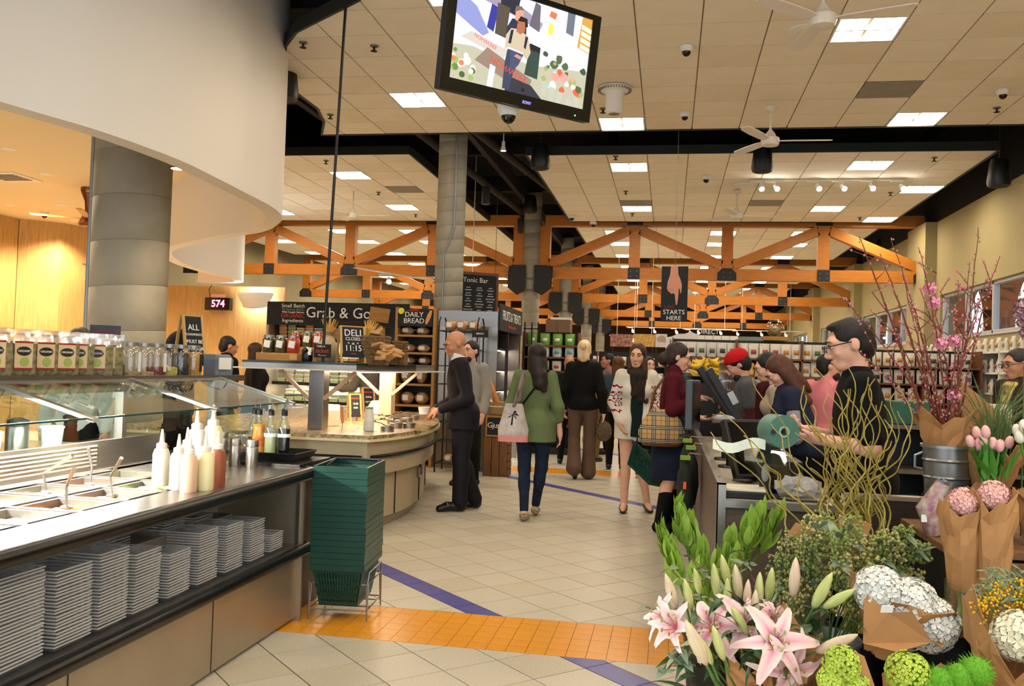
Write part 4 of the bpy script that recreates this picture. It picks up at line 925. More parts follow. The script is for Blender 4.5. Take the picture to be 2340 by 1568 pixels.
I_(MB().tube([(x, y, .655) for x, y in offs([(-4.6, 7.02), (-2.52, 7.15)], .03)], .018, 10), 'bumper_rail', m_rub, smooth=True)
I_(MB().tube([(x, y, .655) for x, y in offs(curv[1:], .03)], .018, 10), 'bumper_rail', m_rub, smooth=True)
lo = offs(curv, .135)
for k in (6, 14, 22): x, y = lo[k]; I_(MB().bx(x-.004, x+.006, y-.003, y+.003, .1, .5), 'door_seam', m_dkbeam)
for k in (13, 15):
    x, y = lo[k]; I_(MB().bx(x, x+.02, y-.018, y+.018, .34, .44), 'door_pull', m_ss)
# canopy shelf
m_birch = M('whitewashed_wood', '#c9a98f', .55, var=.08, vscale=4, stretch=(1, 1, .2)); IS = 1.452
sh_ = [(-3.78, 7.42), (-2.7, 7.42), (-2.47, 8.5), (-2.58, 9.6), (-3.78, 9.6)]
I_(MB().prism([(x, y, IS-.02) for x, y in sh_], (0, 0, .02)), 'canopy_shelf', M('smoked_shelf', '#23302c', .15))
I_(MB().prism([(x, y, IS-.075) for x, y in [(-3.86, 7.32), (-2.64, 7.32), (-2.36, 8.5), (-2.48, 9.68), (-3.86, 9.68)]], (0, 0, .012)), 'canopy_lip', M('white_lip', '#d8d2c6', .4))
I_(MB().prism([(x, y, IS-.063) for x, y in sh_], (0, 0, .043)), 'canopy_frame', m_ss)
for i, (x, y) in enumerate(((-3.12, 7.62), (-3.02, 9.3))):
    I_(MB().bx(x-.07, x+.07, y-.07, y+.07, IZ, IS-.075), 'post', m_ss if i == 0 else m_birch, bevel=.004)
    for sx in (-1, 1): I_(MB().bar((x+sx*.07, y-.05, IS-.33), (x+sx*.36, y-.05, IS-.08), .04, .03), 'brace', m_birch)
I_(MB().bx(-3.4, -2.75, 7.75, 9.4, IS-.085, IS-.076), 'under_lamp', M('canopy_lamp', '#ffffff', .4, emit=(1, .8, .58), es=6))
# ---- on the canopy shelf
def at_shelf(px, Y): p = ony(px, 815, Y); return (p.x, Y, IS)
def onshelf(px, Y, z=IS): p = ony(px, 815, Y); return Vector((p.x, Y, z))
m_crw = M('crate_wood', '#a97b3e', .7, var=.2, vscale=6, stretch=(.4, 4, 4))
p = onshelf(640, 7.66); t = T('jar_crate', 'low pine box under the three pickle jars', 'wooden box', p); MB().bx(-.2, .2, -.08, .08, 0, .07).build('box_side', m_crw, t, bevel=.004); MB().bx(.13, .20, -.085, -.08, .01, .06).build('end_panel', m_pine, t)
p2 = onshelf(702, 8.35); t = T('jar_riser', 'taller pine riser behind the pickle crate', 'wooden riser', p2); MB().bx(-.2, .2, -.09, .09, 0, .14).build('riser_block', m_crw, t, bevel=.004)
def pickle(loc, col, label):
    t = T('pickle_jar', label, 'jar', loc, group='pickle jars on the canopy shelf'); r, h = .06, .16
    MB().lathe([(r*.9, 0), (r, .01), (r, h*.75), (r*.75, h*.88)], 18).build('contents', M('pickle_'+col, col, .2, var=.35, vscale=25, coat=1.), t, smooth=True); MB().lathe([(r*.8, h*.87), (r*.8, h), (r*.7, h*1.02)], 18).build('lid', m_lid, t, smooth=True)
    MB().box((.01, -r-.002, h*.5), (.06, .004, .065), (0, .15, 0)).build('label', lb, t)
for i, (dx, c, l) in enumerate(((-.115, '#3c3a1e', 'jar of dark green pickles on the low pine box'), (.005, '#4a3f22', 'jar of olive brown pickles between two jars on the pine box'), (.125, '#a83218', 'jar of red pickles on the low pine box'))): pickle(p+Vector((dx, 0, .072)), c, l)
for i, (dx, c, l) in enumerate(((-.12, '#8c2414', 'jar of deep red pickles on the tall riser'), (.0, '#4d4a26', 'jar of green pickles on the tall riser'), (.11, '#9c3018', 'jar of orange red pickles on the tall riser'))): pickle(p2+Vector((dx, 0, .142)), c, l)
p = onshelf(702, 7.55); t = T('ticket_dispenser', 'black ticket dispenser with a white paper ticket', 'ticket dispenser', p); MB().lathe([(.045, 0), (.05, .02), (.05, .1), (.03, .125), (.012, .13)], 18).build('housing', m_blkg, t, smooth=True); MB().prism([(.03, -.052, .06), (.055, -.05, .06), (.06, -.05, .125), (.0, -.03, .135)], (0, .003, 0)).build('ticket', lb, t)
m_sack = M('burlap', '#b7a27c', .9, var=.1, vscale=30, bump=.3, bscale=90); m_wheat = M('wheat', '#d3a34a', .7)
p = onshelf(748, 7.75); t = T('wheat_sack', 'burlap sack with dried wheat ears on the canopy shelf', 'sack', p)
MB().lathe([(.09, 0), (.11, .04), (.1, .14), (.055, .22), (.035, .25), (.06, .28)], 16).build('sack_body', m_sack, t, smooth=True)
def wheat(t, x0, z0, n, lean, L=.17):
    for k in range(n):
        a = lean+U(-.55, .55); b = MB().tube([(x0, 0, z0), (x0+L*math.sin(a)*.6, U(-.03, .03), z0+L*math.cos(a)*.6), (x0+L*math.sin(a)*1.05, U(-.03, .03), z0+L*math.cos(a))], [.003, .008, .002], 5); b.build('wheat_ear', m_wheat, t)
wheat(t, 0, .24, 16, .1)
p = onshelf(838, 8.2); t = T('wheat_sheaf', 'sheaf of golden wheat fanning out behind the deli sign', 'wheat sheaf', p); MB().lathe([(.05, 0), (.045, .2), (.06, .24)], 12).build('binding', m_sack, t, smooth=True); wheat(t, 0, .22, 26, .25, .2)
b = aframe(onshelf(802, 7.56), .78, .235, .33, 'wooden sandwich board saying deli closes at 11:15', [('DELI', .085, .82, m_cw), ('CLOSES', .042, .66, m_cw), ('=  at  =', .036, .54, m_cw), ('11:15', .075, .40, m_cw), ('closed', .018, .26, m_cr)])
t = T('hanging_sign_rod', 'tall black rod carrying the take a ticket sign', 'sign pole', onshelf(738, 7.5)); q = onz(790, 15, CZ)-t.location
MB().tube([(0, 0, 0), (0, 0, .12), q], .014, 8).build('rod', m_blk, t, smooth=True)
s_ = MB().bx(-.08, .08, -.02, -.012, .04, .16).build('sign_plate', m_chalk, t); text('TAKE A', .024, m_cw, (-.015, -.0215, .14), parent=s_); text('ticket', .055, m_cr, (0, -.0215, .1), parent=s_); text('<------', .03, m_cw, (0, -.0215, .062), parent=s_)
m_wick = M('wicker', '#8a6a3e', .8, col2='#4d3820', vscale=40, bump=1., bscale=45); m_kraft = M('kraft_paper', '#b98a56', .8, var=.1, vscale=8, bump=.25, bscale=12)
def wbasket(loc, w, d, h, rz, label, window=True):
    t = T('wicker_basket', label, 'basket', loc, rz); b = MB()
    for k in range(9):
        z = h*k/8; f = .9+.1*k/8; b.tube([(-w*f, -d*f, z), (w*f, -d*f, z), (w*f, d*f, z), (-w*f, d*f, z)], h/15, 6, closed=True)
    o = b.build('weave', m_wick, t, smooth=True)
    for k in range(14):
        u = -1+2*(k+.5)/14; MB().bar((u*w*.92, -d*.93, 0), (u*w*1.02, -d*1.04, h), .012, .012).build('upright', m_wick, t)
    MB().bx(-w*.88, w*.88, -d*.88, d*.88, 0, h*.9).build('lining', M('dark_lining', '#2c2014', .9), t); return t
def bags(loc, n, sx, sz, label):
    for k in range(n):
        o = MB(); w = U(.05, .07); q = [(-w, -.03, 0), (w, -.03, 0), (w*1.05, -.02, .04), (w*.9, .02, .05), (-w, .025, .045)]
        o.prism([(a, b_, c) for a, b_, c in [(-w, -.04, 0), (w, -.05, .005), (w*1.05, -.045, .03), (-w*.9, -.04, .035)]], (0, .1, .01)); ob = o.build('paper_bag', m_kraft, bevel=.006)
        ob.location = Vector(loc)+Vector((U(-sx, sx), U(-.03, .03), U(0, sz))); ob.rotation_euler = (U(-.5, .5), U(-.4, .4), U(-.6, .6)); tag(ob, label, 'paper bag', 'kraft paper bags on the island')
wbasket(onshelf(858, 7.7), .11, .09, .24, .1, 'large wicker basket stuffed with kraft paper bags'); p = onshelf(880, 7.62); bags(p+Vector((.0, -.07, .02)), 9, .05, .15, 'crumpled kraft paper bag stuffed in the large wicker basket'); bags(onshelf(862, 7.7)+Vector((0, 0, .245)), 2, .03, .02, 'kraft paper bag laid on top of the wicker basket')
wbasket(onshelf(914, 8.5), .06, .06, .22, .1, 'small tall wicker basket at the end of the canopy shelf')
wbasket(onshelf(912, 8.05), .07, .06, .1, 0, 'small black wire basket of paper bags'); bags(onshelf(905, 8.0)+Vector((0, -.03, .06)), 5, .05, .06, 'kraft paper bag in the small basket at the shelf end')
# ---- on the granite top
def ontop(px, py): return onz(px, py, IZ)
m_nap = M('cream_dispenser', '#d8ccb8', .4)
napkin(ontop(743, 973), -.3, 'cream napkin dispenser beside the steel post', m_nap, 1.35); napkin(ontop(870, 958), -.3, 'cream napkin dispenser behind the paper cups', m_nap, 1.35)
aframe(ontop(808, 962), .85, .13, .28, 'orange framed menu board on the granite top beside the cups', [('SALAD', .03, .85, m_cr), ('12.00', .028, .65, m_cw), ('8.00', .028, .5, m_cw)]); aframe(ontop(838, 952), .85, .15, .33, 'taller orange framed menu board behind the paper cups', [('OLIVE BAR', .024, .85, m_cr), ('9.99 lb', .028, .68, m_cw), ('half 5.99', .026, .52, m_cw), ('pint', .026, .36, m_cw)])
t = T('cup_stack', 'tall stack of white paper cups on the granite top', 'paper cups', ontop(842, 985)); m_cup = M('paper_cup', '#ddd6c6', .6)
for k in range(9): MB().lathe([(.048, .0), (.049, .006), (.046, .01), (.044, .014)], 20, (0, 0, .0+k*.011)).build('cup_rim', m_cup, t, smooth=True)
MB().lathe([(.046, .1), (.036, .205)], 22).build('cup_body', m_cup, t, smooth=True); MB().lathe([(.0368, .198), (.036, .215), (.033, .217)], 22).build('green_band', M('cup_green', '#7f9a5c', .6), t, smooth=True); MB().lathe([(.075, -.001), (.07, .004)], 24).build('coaster', m_ss, t)
for k, (px, py) in enumerate(((885, 985), (905, 978), (915, 970), (930, 965), (945, 960), (898, 968), (935, 978))):
    t = T('olive_crock', ['round steel olive crock with tongs beside the paper cups', 'steel olive crock between two tonged crocks', 'steel crock of marinated peppers', 'steel crock of feta and herbs', 'steel crock close to the man in the suit', 'steel crock of green olives behind the cups', 'small dark crock by the granite edge'][k], 'crock', ontop(px, py), group='steel crocks on the granite top')
    MB().lathe([(.06, 0), (.062, .045), (.055, .05), (.053, .035)], 20).build('crock_wall', m_ss, t, smooth=True); MB().lathe([(.053, .03), (.02, .038)], 16).build('food', M('olive_%d' % (k % 3), ['#5d6030', '#8a3a22', '#3a2c22'][k % 3], .3, var=.3, vscale=60), t, smooth=True)
    MB().tube([(0, 0, .04), (-.05, -.03, .07), (-.14, -.06, .09)], .005, 6).build('tong_handle', m_ss, t, smooth=True); MB().box((-.12, -.05, .085), (.05, .014, .012), (0, -.2, .4)).build('grip', m_blk, t)
t = T('olive_tub', 'clear lidded tub of chopped olives on the granite edge', 'food tub', ontop(965, 985)); MB().bx(-.06, .06, -.045, .045, 0, .04).build('contents', M('chopped_olive', '#a3874f', .5, var=.4, vscale=60), t, bevel=.006); MB().bx(-.064, .064, -.049, .049, .04, .055).build('lid', m_clr, t, bevel=.004)
t = T('price_holder', 'small orange price card on a stick on the granite top', 'price card', ontop(782, 980)); MB().tube([(0, 0, 0), (0, 0, .06)], .003, 6).build('stick', m_blk, t); MB().box((-.005, 0, .13), (.03, .003, .15), (0, -.1, 0)).build('card', M('orange_card', '#d98a5a', .6), t)
# ================================================================ chilled grab-and-go case
m_case = M('case_black', '#141414', .5); m_lit = M('case_white', '#e8e4da', .6); m_caselamp = M('case_lamp', '#ffffff', .4, emit=(1, .93, .78), es=55)
FY = 13.3
gg = T('chilled_case', 'open chilled display case with black grab and go header', 'display case', (-5.3, FY+.45, 0)); G_ = lambda mb, n, m, par=None, **k: mb.build(n, m, par or gg, world=True, **k)
x0, x1 = -6.34, -4.12
G_(MB().bx(x0, x1, FY+.85, FY+.95, 0, 2.3), 'back_wall', m_lit); G_(MB().bx(x0-.04, x0, FY, FY+.95, 0, 2.35), 'side_wall', m_ssd); G_(MB().bx(x1, x1+.04, FY, FY+.95, 0, 2.35), 'side_wall', m_case)
G_(MB().bx(x0, x1, FY, FY+.95, 0, .38), 'base', m_case); G_(MB().bx(x0, x1, FY+.05, FY+.95, 2.3, 2.36), 'roof', m_case)
SHZ = [.42, .80, 1.10, 1.46, 1.80]
for z in SHZ:
    G_(MB().bx(x0, x1, FY+.22 if z > .5 else FY+.05, FY+.85, z-.02, z), 'shelf', m_lit); G_(MB().bx(x0, x1, FY+.2, FY+.225, z-.04, z+.012), 'price_rail', m_case)
    G_(MB().bx(x0+.1, x1-.1, FY+.25, FY+.27, z-.032, z-.021), 'shelf_lamp', m_caselamp)
hd = G_(MB().bx(x0-.02, x1+.12, FY-.03, FY-.005, 2.02, 2.39), 'header_sign', m_chalk)
rt_ = (PI/2, 0, 0)
def gt(s, sz, x, z, m, **k): text(s, sz, m, (x, FY-.033, z), rt_, hd, world=True, **k)
for s, sz, z, m in (('Small Batch', .085, 2.325, m_cw), ('ARTISANAL BREAD', .045, 2.265, M('chalk_grey', '#8f8a80', .8)), ('Wild Caught Salmon', .045, 2.225, m_cw), ('ORGANIC', .088, 2.165, m_cr), ('Ingredients', .08, 2.09, m_cw)): gt(s, sz, x0+.42, z, m)
gt('Grab & Go', .24, x0+1.18, 2.22, m_cw); gt('THIS IS A DIFFERENT MEAL', .06, x0+1.22, 2.075, M('dim_rust', '#5c2a1c', .8))
G_(MB().prism([(-4.62, FY-.035, 2.34), (-4.3, FY-.035, 2.30), (-4.33, FY-.035, 2.08), (-4.65, FY-.035, 2.12)], (0, -.02, 0)), 'wooden_plaque', m_crw)
m_tubc = glass('tub_plastic', (.95, .97, .96), op=.16, rough=.1)
tub_n = 0
def tub_proto(col, nm):
    t = T('salad_tub', nm, 'food tub', group='tubs in the chilled case'); 
    MB().bx(-.062, .062, -.05, .05, .004, .052).build('contents', M('tubfill_'+col, col, .5, var=.45, vscale=55), t); MB().bx(-.068, .068, -.056, .056, .052, .062).build('lid', M('tub_lid_clear', '#e8eae4', .2, alpha=.85), t); return t
protos = {}
fills = {0: [('#a3ad74', 'green salads')], 1: [('#a0ae70', 'green salads'), ('#b4bb86', 'green salads')], 2: [('#b3bd84', 'leafy salads'), ('#cfc79a', 'leafy salads')], 3: [('#c9783c', 'orange soups'), ('#c9a24a', 'yellow spreads')], 4: [('#d98a3a', 'orange cut fruit'), ('#9aa04c', 'green cut fruit'), ('#e0b040', 'yellow cut fruit')]}
shn = ['on the lowest shelf', 'on the second shelf', 'on the middle shelf', 'on the fourth shelf', 'on the top shelf']
for si, z in enumerate(SHZ):
    n = 14
    for k in range(n):
        col, nm = fills[si][k % len(fills[si])]
        for h in range(random.choice((3, 4)) if si in (2, 4) else random.choice((1, 2, 3))):
            x = x0+.12+(x1-x0-.24)*k/(n-1)
            if si in (2,) and k % 5 == 4: continue
            if tub_n > 170: continue
            key = (col, si); lab = f'clear tub of {nm} {shn[si]} of the chilled case'
            if key not in protos: protos[key] = tub_proto(col, lab); o = protos[key]
            else: o = dup(protos[key])
            o.location = (x, FY+.33+U(-.01, .01), z+.001+h*.0635); tub_n += 1
# second lower case seen beyond, with stacked orange trays
# ================================================================ wire carts in front of the case
def cart(loc, rz, label):
    t = T('shopping_cart', label, 'shopping cart', loc, rz); w, L = .24, .42
    for z, f in ((.45, .8), (.62, .9), (.8, 1.0)): MB().tube([(-w*f, -L*f, z), (w*f, -L*f, z), (w*f, L*f, z), (-w*f, L*f, z)], .007, 6, closed=True).build('rim', m_wire, t)
    for k in range(9):
        u = -1+k/4
        for sy in (-1, 1): MB().tube([(u*w*.8, sy*L*.8, .45), (u*w, sy*L, .8)], .003, 4).build('wire', m_wire, t)
    for k in range(13):
        u = -1+k/6
        for sx in (-1, 1): MB().tube([(sx*w*.8, u*L*.8, .45), (sx*w, u*L, .8)], .003, 4).build('wire', m_wire, t)
    for sx in (-1, 1):
        for sy in (-1, 1):
            MB().tube([(sx*w*.8, sy*L*.75, .45), (sx*w*.85, sy*L*.9, .1)], .01, 6).build('leg', m_wire, t); MB().lathe([(.05, -.015), (.05, .015)], 14, (sx*w*.85, sy*L*.9, .05), Matrix.Rotation(PI/2, 4, 'Y')).build('wheel', m_blk, t)
    MB().tube([(-w, L*1.1, .95), (w, L*1.1, .95)], .014, 8).build('handle', m_blk, t)
    for sx in (-1, 1): MB().tube([(sx*w, L, .8), (sx*w, L*1.1, .95)], .008, 6).build('handle_arm', m_wire, t)
cart((-6.0, 12.5, 0), 1.2, 'wire shopping cart before the chilled case beside the steel post'); cart((-4.95, 12.2, 0), 1.4, 'wire shopping cart pushed by the shopper in the knit sweater')
# ================================================================ wooden bread shelf
BX0, BX1, BY = -3.86, -3.3, 12.2
br = T('bread_shelf', 'wooden bread shelf with daily bread header', 'shelf unit', (-3.58, BY+.2, 0)); B_ = lambda mb, n, m, par=None, **k: mb.build(n, m, par or br, world=True, **k)
m_ply = M('shelf_ply', '#a6783c', .55, var=.15, vscale=4, stretch=(1, 6, 6))
for x in (BX0, BX1): B_(MB().bx(x-.02, x+.02, BY, BY+.42, 0, 2.27), 'side_board', m_ply)
B_(MB().bx(BX0, BX1, BY+.4, BY+.42, 0, 2.27), 'back_board', m_case)
for z in (.3, .6, .88, 1.18, 1.45, 1.63, 1.88, 2.25): B_(MB().bx(BX0+.02, BX1-.02, BY+.01, BY+.4, z-.03, z), 'shelf_board', m_ply)
hb = B_(MB().bx(BX0+.02, BX1-.03, BY-.012, BY+.0, 2.0, 2.25), 'header_board', m_chalk)
text('DAILY', .1, m_cw, (-3.60, BY-.015, 2.165), parent=hb, world=True); text('BREAD', .1, m_cw, (-3.60, BY-.015, 2.075), parent=hb, world=True); text('ORGANIC', .035, m_cr, (-3.60, BY-.015, 2.228), parent=hb, world=True)
B_(MB().lathe([(.045, -.004), (.045, .004)], 20, (-3.79, BY-.02, 2.215), Matrix.Rotation(PI/2, 4, 'X')), 'yellow_badge', M('badge_yellow', '#d9cf3a', .5)); B_(MB().ell((-3.385, BY-.016, 2.13), (.03, .006, .11), 10, 8, (0, .35, 0)), 'baguette_picture', M('loaf_picture', '#c98f56', .6))
m_film = glass('bread_film', (.97, .97, .97), op=.14, rough=.12)
def loaf(loc, rx, ry, rz_, col, label, ang=0., lab_=True, film=True, grp='bagged loaves on the bread shelves'):
    t = T('bread_loaf', label, 'bread', loc, ang, grp); b = MB(); b.ell((0, 0, rz_), (rx, ry, rz_), 14, 9)
    b.v = [(x*(1+.06*math.sin(9*y)), y, max(z, .004) if z < rz_*.3 else z) for x, y, z in b.v]
    c3 = tuple(.55*q+.45*w for q, w in zip(srgb(col), srgb('#e3c193')))
    b.build('loaf', M('crust_'+col, c3, .6, var=.3, vscale=20, bump=.2, bscale=40), t, smooth=True)
    if film:
        f = MB().ell((0, 0, rz_), (rx*1.07, ry*1.07, rz_*1.05), 12, 8); f.ell((rx*1.1, 0, rz_*1.2), (rx*.35, ry*.4, rz_*.4), 8, 5); f.build('plastic_bag', m_film, t)
    if lab_: MB().box((0, -ry*1.06, rz_*1.05), (rx*.8, .006, rz_*.9), (.15, 0, 0)).build('label', lb, t)
for z, items in ((1.88, ((-3.75, '#d9b98a'), (-3.52, '#d4b080'))), (1.63, ((-3.72, '#b3743a'), (-3.5, '#d9b884'))), (1.45, ((-3.72, '#8a5a36'), (-3.48, '#8f6038'))), (.88, ((-3.72, '#b9854a'), (-3.5, '#c48a48'))), (.6, ((-3.7, '#b07c44'),))):
    for x, c in items: loaf((x, BY+.2, z+.002), .1, .11, .06 if z > 1.2 else .09, c, f'bagged round loaf on the {"upper" if z > 1.4 else "lower"} part of the wooden bread shelf')
for x, c in ((-3.75, '#d6b583'), (-3.53, '#d9bb8c')): loaf((x, BY+.2, 2.004-.002), .095, .1, .045, c, 'flat bagged loaf right below the daily bread header')
loaf((-3.74, BY+.18, 1.182), .09, .1, .125, '#b3743c', 'tall brown loaf in a clear bag with white label'); loaf((-3.52, BY+.2, 1.182), .08, .1, .115, '#c08444', 'tall golden loaf in a clear bag on the bread shelf')
# ================================================================ steel end unit with fruits and treats sign
fu = T('treats_case', 'steel sided chilled case with fruits and treats sign', 'display case', (-2.83, 13.1, 0)); F_ = lambda mb, n, m, par=None, **k: mb.build(n, m, par or fu, world=True, **k)
F_(MB().bx(-3.27, -2.4, 12.3, 12.34, 0, 2.24), 'steel_end', m_ss); F_(MB().bx(-3.27, -2.4, 12.29, 12.3, 2.02, 2.24), 'steel_cap', M('steel_pale', '#9aa0a8', .4, metal=.4)); F_(MB().bx(-3.27, -3.2, 12.34, 14.2, 0, 2.24), 'back_wall', m_case)
F_(MB().bx(-3.2, -2.4, 14.16, 14.2, 0, 2.24), 'steel_end', m_ss); F_(MB().bx(-3.2, -2.4, 12.34, 14.16, 2.18, 2.24), 'roof', m_case)
for z in (.3, .75, 1.1, 1.42, 1.75): F_(MB().bx(-3.2, -2.62, 12.34, 14.16, z-.03, z), 'shelf', m_case); F_(MB().bx(-2.70, -2.67, 12.4, 14.1, z-.04, z-.03), 'shelf_lamp', M('treat_lamp', '#ffffff', .4, emit=(1, .93, .8), es=12))
fs = F_(MB().bx(-2.4, -2.37, 12.3, 14.2, 1.98, 2.36), 'sign_board', m_chalk); text('FRUITS & TREATS', .2, m_cw, (-2.366, 13.25, 2.2), (PI/2, 0, PI/2), fs, world=True); text('fresh baked goods daily', .07, m_cr, (-2.366, 13.25, 2.06), (PI/2, 0, PI/2), fs, world=True)
F_(MB().bx(-2.44, -2.4, 13.15, 13.2, .0, 2.0), 'door_post', m_case)
cols = ['#d9622c', '#e0a83a', '#c84a3a', '#dfe0d0', '#b04a5a', '#e8d080']
pm = [MB().bx(-.05, .05, -.05, .05, 0, .09).mesh('treat_pack', M('treat_'+c, c, .4, var=.2, vscale=40)) for c in cols]
for si, z in enumerate((.75, 1.1, 1.42, 1.75)):
    for k in range(7):
        for h in range(2 if si != 1 else 1):
            o = obj('treat_pack', pm[(k+si*2) % 6]); o.location = (-2.70, 12.48+k*.13, z+.002+h*.092); tag(o, f'small colourful treat pack on the {["lowest","second","third","top"][si]} visible shelf of the treats case', 'snack pack', 'packs in the treats case')
# black wire bread rack
wr_ = T('bread_rack', 'tall black wire rack of bagged bread before the steel case', 'wire rack', (-2.83, 11.95, 0)); rx0, rx1, ry0, ry1 = -.28, .26, -.2, .2
for x in (rx0, rx1):
    for y in (ry0, ry1): MB().tube([(x, y, 0), (x, y, 2.05), (x, y*.6, 2.12)], .011, 8).build('upright', m_blk, wr_, smooth=True)
RZ = [.12, .42, .68, .93, 1.2, 1.45, 1.68, 1.93]
for z in RZ:
    MB().tube([(rx0, ry0, z), (rx1, ry0, z), (rx1, ry1, z), (rx0, ry1, z)], .008, 6, closed=True).build('shelf_frame', m_blk, wr_)
    for k in range(8): x = rx0+(rx1-rx0)*(k+.5)/8; MB().tube([(x, ry0, z), (x, ry1, z)], .004, 5).build('shelf_wire', m_blk, wr_)
for k in range(5): x = rx0+(rx1-rx0)*(k+.5)/5; MB().tube([(x, ry1, .1), (x, ry1, 2.0)], .004, 5).build('back_wire', m_blk, wr_)
for x, c in ((-2.99, '#c07038'), (-2.83, '#b8682e'), (-2.66, '#a85f30')): loaf((x, 11.95, RZ[-1]+.01), .085, .12, .075, c, 'bagged golden loaf on top of the black wire rack')
for z, xs in ((RZ[4], (-2.72,)), (RZ[2], (-2.72, -2.9)), (RZ[1], (-2.72,)), (RZ[0], (-2.75, -2.95)), (RZ[3], (-2.74,))):
    for x in xs: loaf((x, 11.93, z+.01), .08, .1, .055, '#9c6c48', 'small bagged loaf low in the black wire rack')
for z, x in ((RZ[-1]-.03, -2.53), (RZ[3]-.04, -2.75), (RZ[2]-.04, -2.75)):
    MB().bx(-.11, .11, -.003, .003, -.05, .05).build('price_card', m_chalk, wr_).location = (x+2.83, ry0-.015, z); text('BREAD', .035, m_cw, (x+2.83, ry0-.02, z), parent=wr_)
# crates with chalkboard and baguette basket
m_crt = M('old_crate_wood', '#6d4b2a', .8, var=.25, vscale=5, stretch=(6, 6, .6), bump=.2, bscale=30)
def crate(loc, w, d, h, label, n=3, rz=0., vert=True):
    t = T('wooden_crate', label, 'crate', loc, rz)
    for k in range(n):
        u0 = -w+2*w*k/n+.004; u1 = -w+2*w*(k+1)/n-.004; MB().bx(u0, u1, -d, -d+.014, 0, h).build('plank', m_crt, t, bevel=.002); MB().bx(u0, u1, d-.014, d, 0, h).build('plank', m_crt, t)
    for k in range(max(3, int(h/.1))):
        m_ = max(3, int(h/.1)); z0 = h*k/m_+.006; z1 = h*(k+1)/m_-.008
        for sx in (-1, 1): MB().bx(sx*w-.007, sx*w+.007, -d+.014, d-.014, z0, z1).build('slat', m_crt, t)
    for sx in (-1, 1):
        for sy in (-1, 1): MB().bx(sx*(w-.02)-.012, sx*(w-.02)+.012, sy*(d-.026)-.012, sy*(d-.026)+.012, 0, h).build('corner_post', m_crt, t)
    return t
crate((-2.24, 11.75, 0), .16, .16, .52, 'upright old crate standing on the floor below the chalkboard'); crate((-2.24, 11.75, .522), .15, .14, .3, 'smaller crate with the small chalkboard', 3)
t = T('chalkboard', 'small framed chalkboard with white script on the crate', 'chalkboard', (-2.24, 11.59, .53)); MB().bx(-.14, .14, -.012, 0, .0, .28).build('frame', m_crw, t); q = MB().bx(-.12, .12, -.016, -.012, .025, .255).build('slate', m_chalk, t); text('Gjusta', .1, m_cw, (0, -.018, .15), parent=q, spacing=.9)
t = T('baguette_basket', 'white lined wicker basket on the crates', 'basket', (-2.24, 11.75, .824))
MB().lathe([(.11, 0), (.15, .16), (.155, .165), (.14, .16)], 18).build('wicker', M('pale_wicker', '#b09468', .8, bump=.8, bscale=60), t, smooth=True); MB().lathe([(.14, .1), (.13, .16), (.05, .15)], 14).build('cloth', lb, t)
for k in range(2):
    t = T('baguette', ['baguette in a white paper sleeve leaning in the basket', 'bare baguette leaning in the wicker basket'][k], 'bread', (-2.3+.06*k, 11.72, .92)); a = -.45+.15*k
    MB().tube([(0, 0, 0), (.14*a, 0, .12), (.45*a, 0, .33), (.55*a, 0, .38)], [.03, .033, .03, .008], 10).build('crust', M('crust_baguette', '#b9722e', .6, var=.25, vscale=25), t, smooth=True)
    if k == 0: MB().tube([(0, 0, -.02), (.3*a, 0, .22)], [.038, .045], 10).build('paper_sleeve', lb, t)
# hanging menu board
t = T('menu_board', 'large framed tonic bar chalk menu behind the concrete column', 'menu board', ony(1083, 675, 15.5), .55); MB().bx(-.47, .47, 0, .04, -.42, .42).build('frame', M('frame_wood', '#6b3d1c', .5), t, bevel=.01)
q = MB().bx(-.42, .42, -.006, 0, -.37, .37).build('slate', m_chalk, t); text('Tonic Bar', .12, m_cw, (.02, -.009, .27), parent=q); 
for c_ in range(4):
    for r_ in range(5): text(['SMOOTHIE', 'tonic', 'greens', 'elixir', 'juices'][(r_+c_) % 5], .035, m_cw, (-.32+.21*c_, -.009, .14-.1*r_), parent=q); MB().bx(-.38+.21*c_, -.26+.21*c_, -.008, -.006, .09-.1*r_, .10-.1*r_).build('chalk_line', m_cw, q)
for sx in (-.4, .4): MB().tube([(sx, .02, .42), (sx, .02, 6.3-t.location.z)], .004, 6).build('wire', m_blk, t)
# ticket counter display and wall lamp on the oak wall
t = T('number_display', 'black ticket counter display showing 574 in red', 'number display', ony(500, 695, 16.95)); MB().bx(-.28, .28, -.07, .06, -.13, .13).build('casing', m_blkg, t, bevel=.01); MB().bx(-.15, .15, -.06, .0, .13, .2).build('paper_card', M('pink_card', '#d9b0a0', .6), t)
text('574', .2, M('red_led', '#000000', .4, emit=(1, .05, .12), es=9), (.02, -.073, 0), parent=t, name='digits', bold=.004)
MB().tube([(-.2, 0, .13), (-.25, .03, .3), (-.2, .05, .4)], .008, 5).build('cable', m_blk, t)
t = T('wall_lamp', 'white bowl wall lamp on the oak wall beside the red number display', 'wall lamp', ony(583, 688, 16.9)); b = MB()
rows = [[(a*.4*(1-.35*v), -.22*math.sqrt(max(0, 1-a*a))*(1-.5*v*v), .16-.32*v+.04*a*a*(1 if v > .5 else 0)) for a in np.linspace(-1, 1, 15)] for v in (0, .35, .7, .9, 1)]
b.grid(rows); b.build('bowl', m_fx, t, smooth=True, solid=.01); MB().bx(-.2, .2, -.14, -.04, .1, .12).build('lamp', m_cool, t)
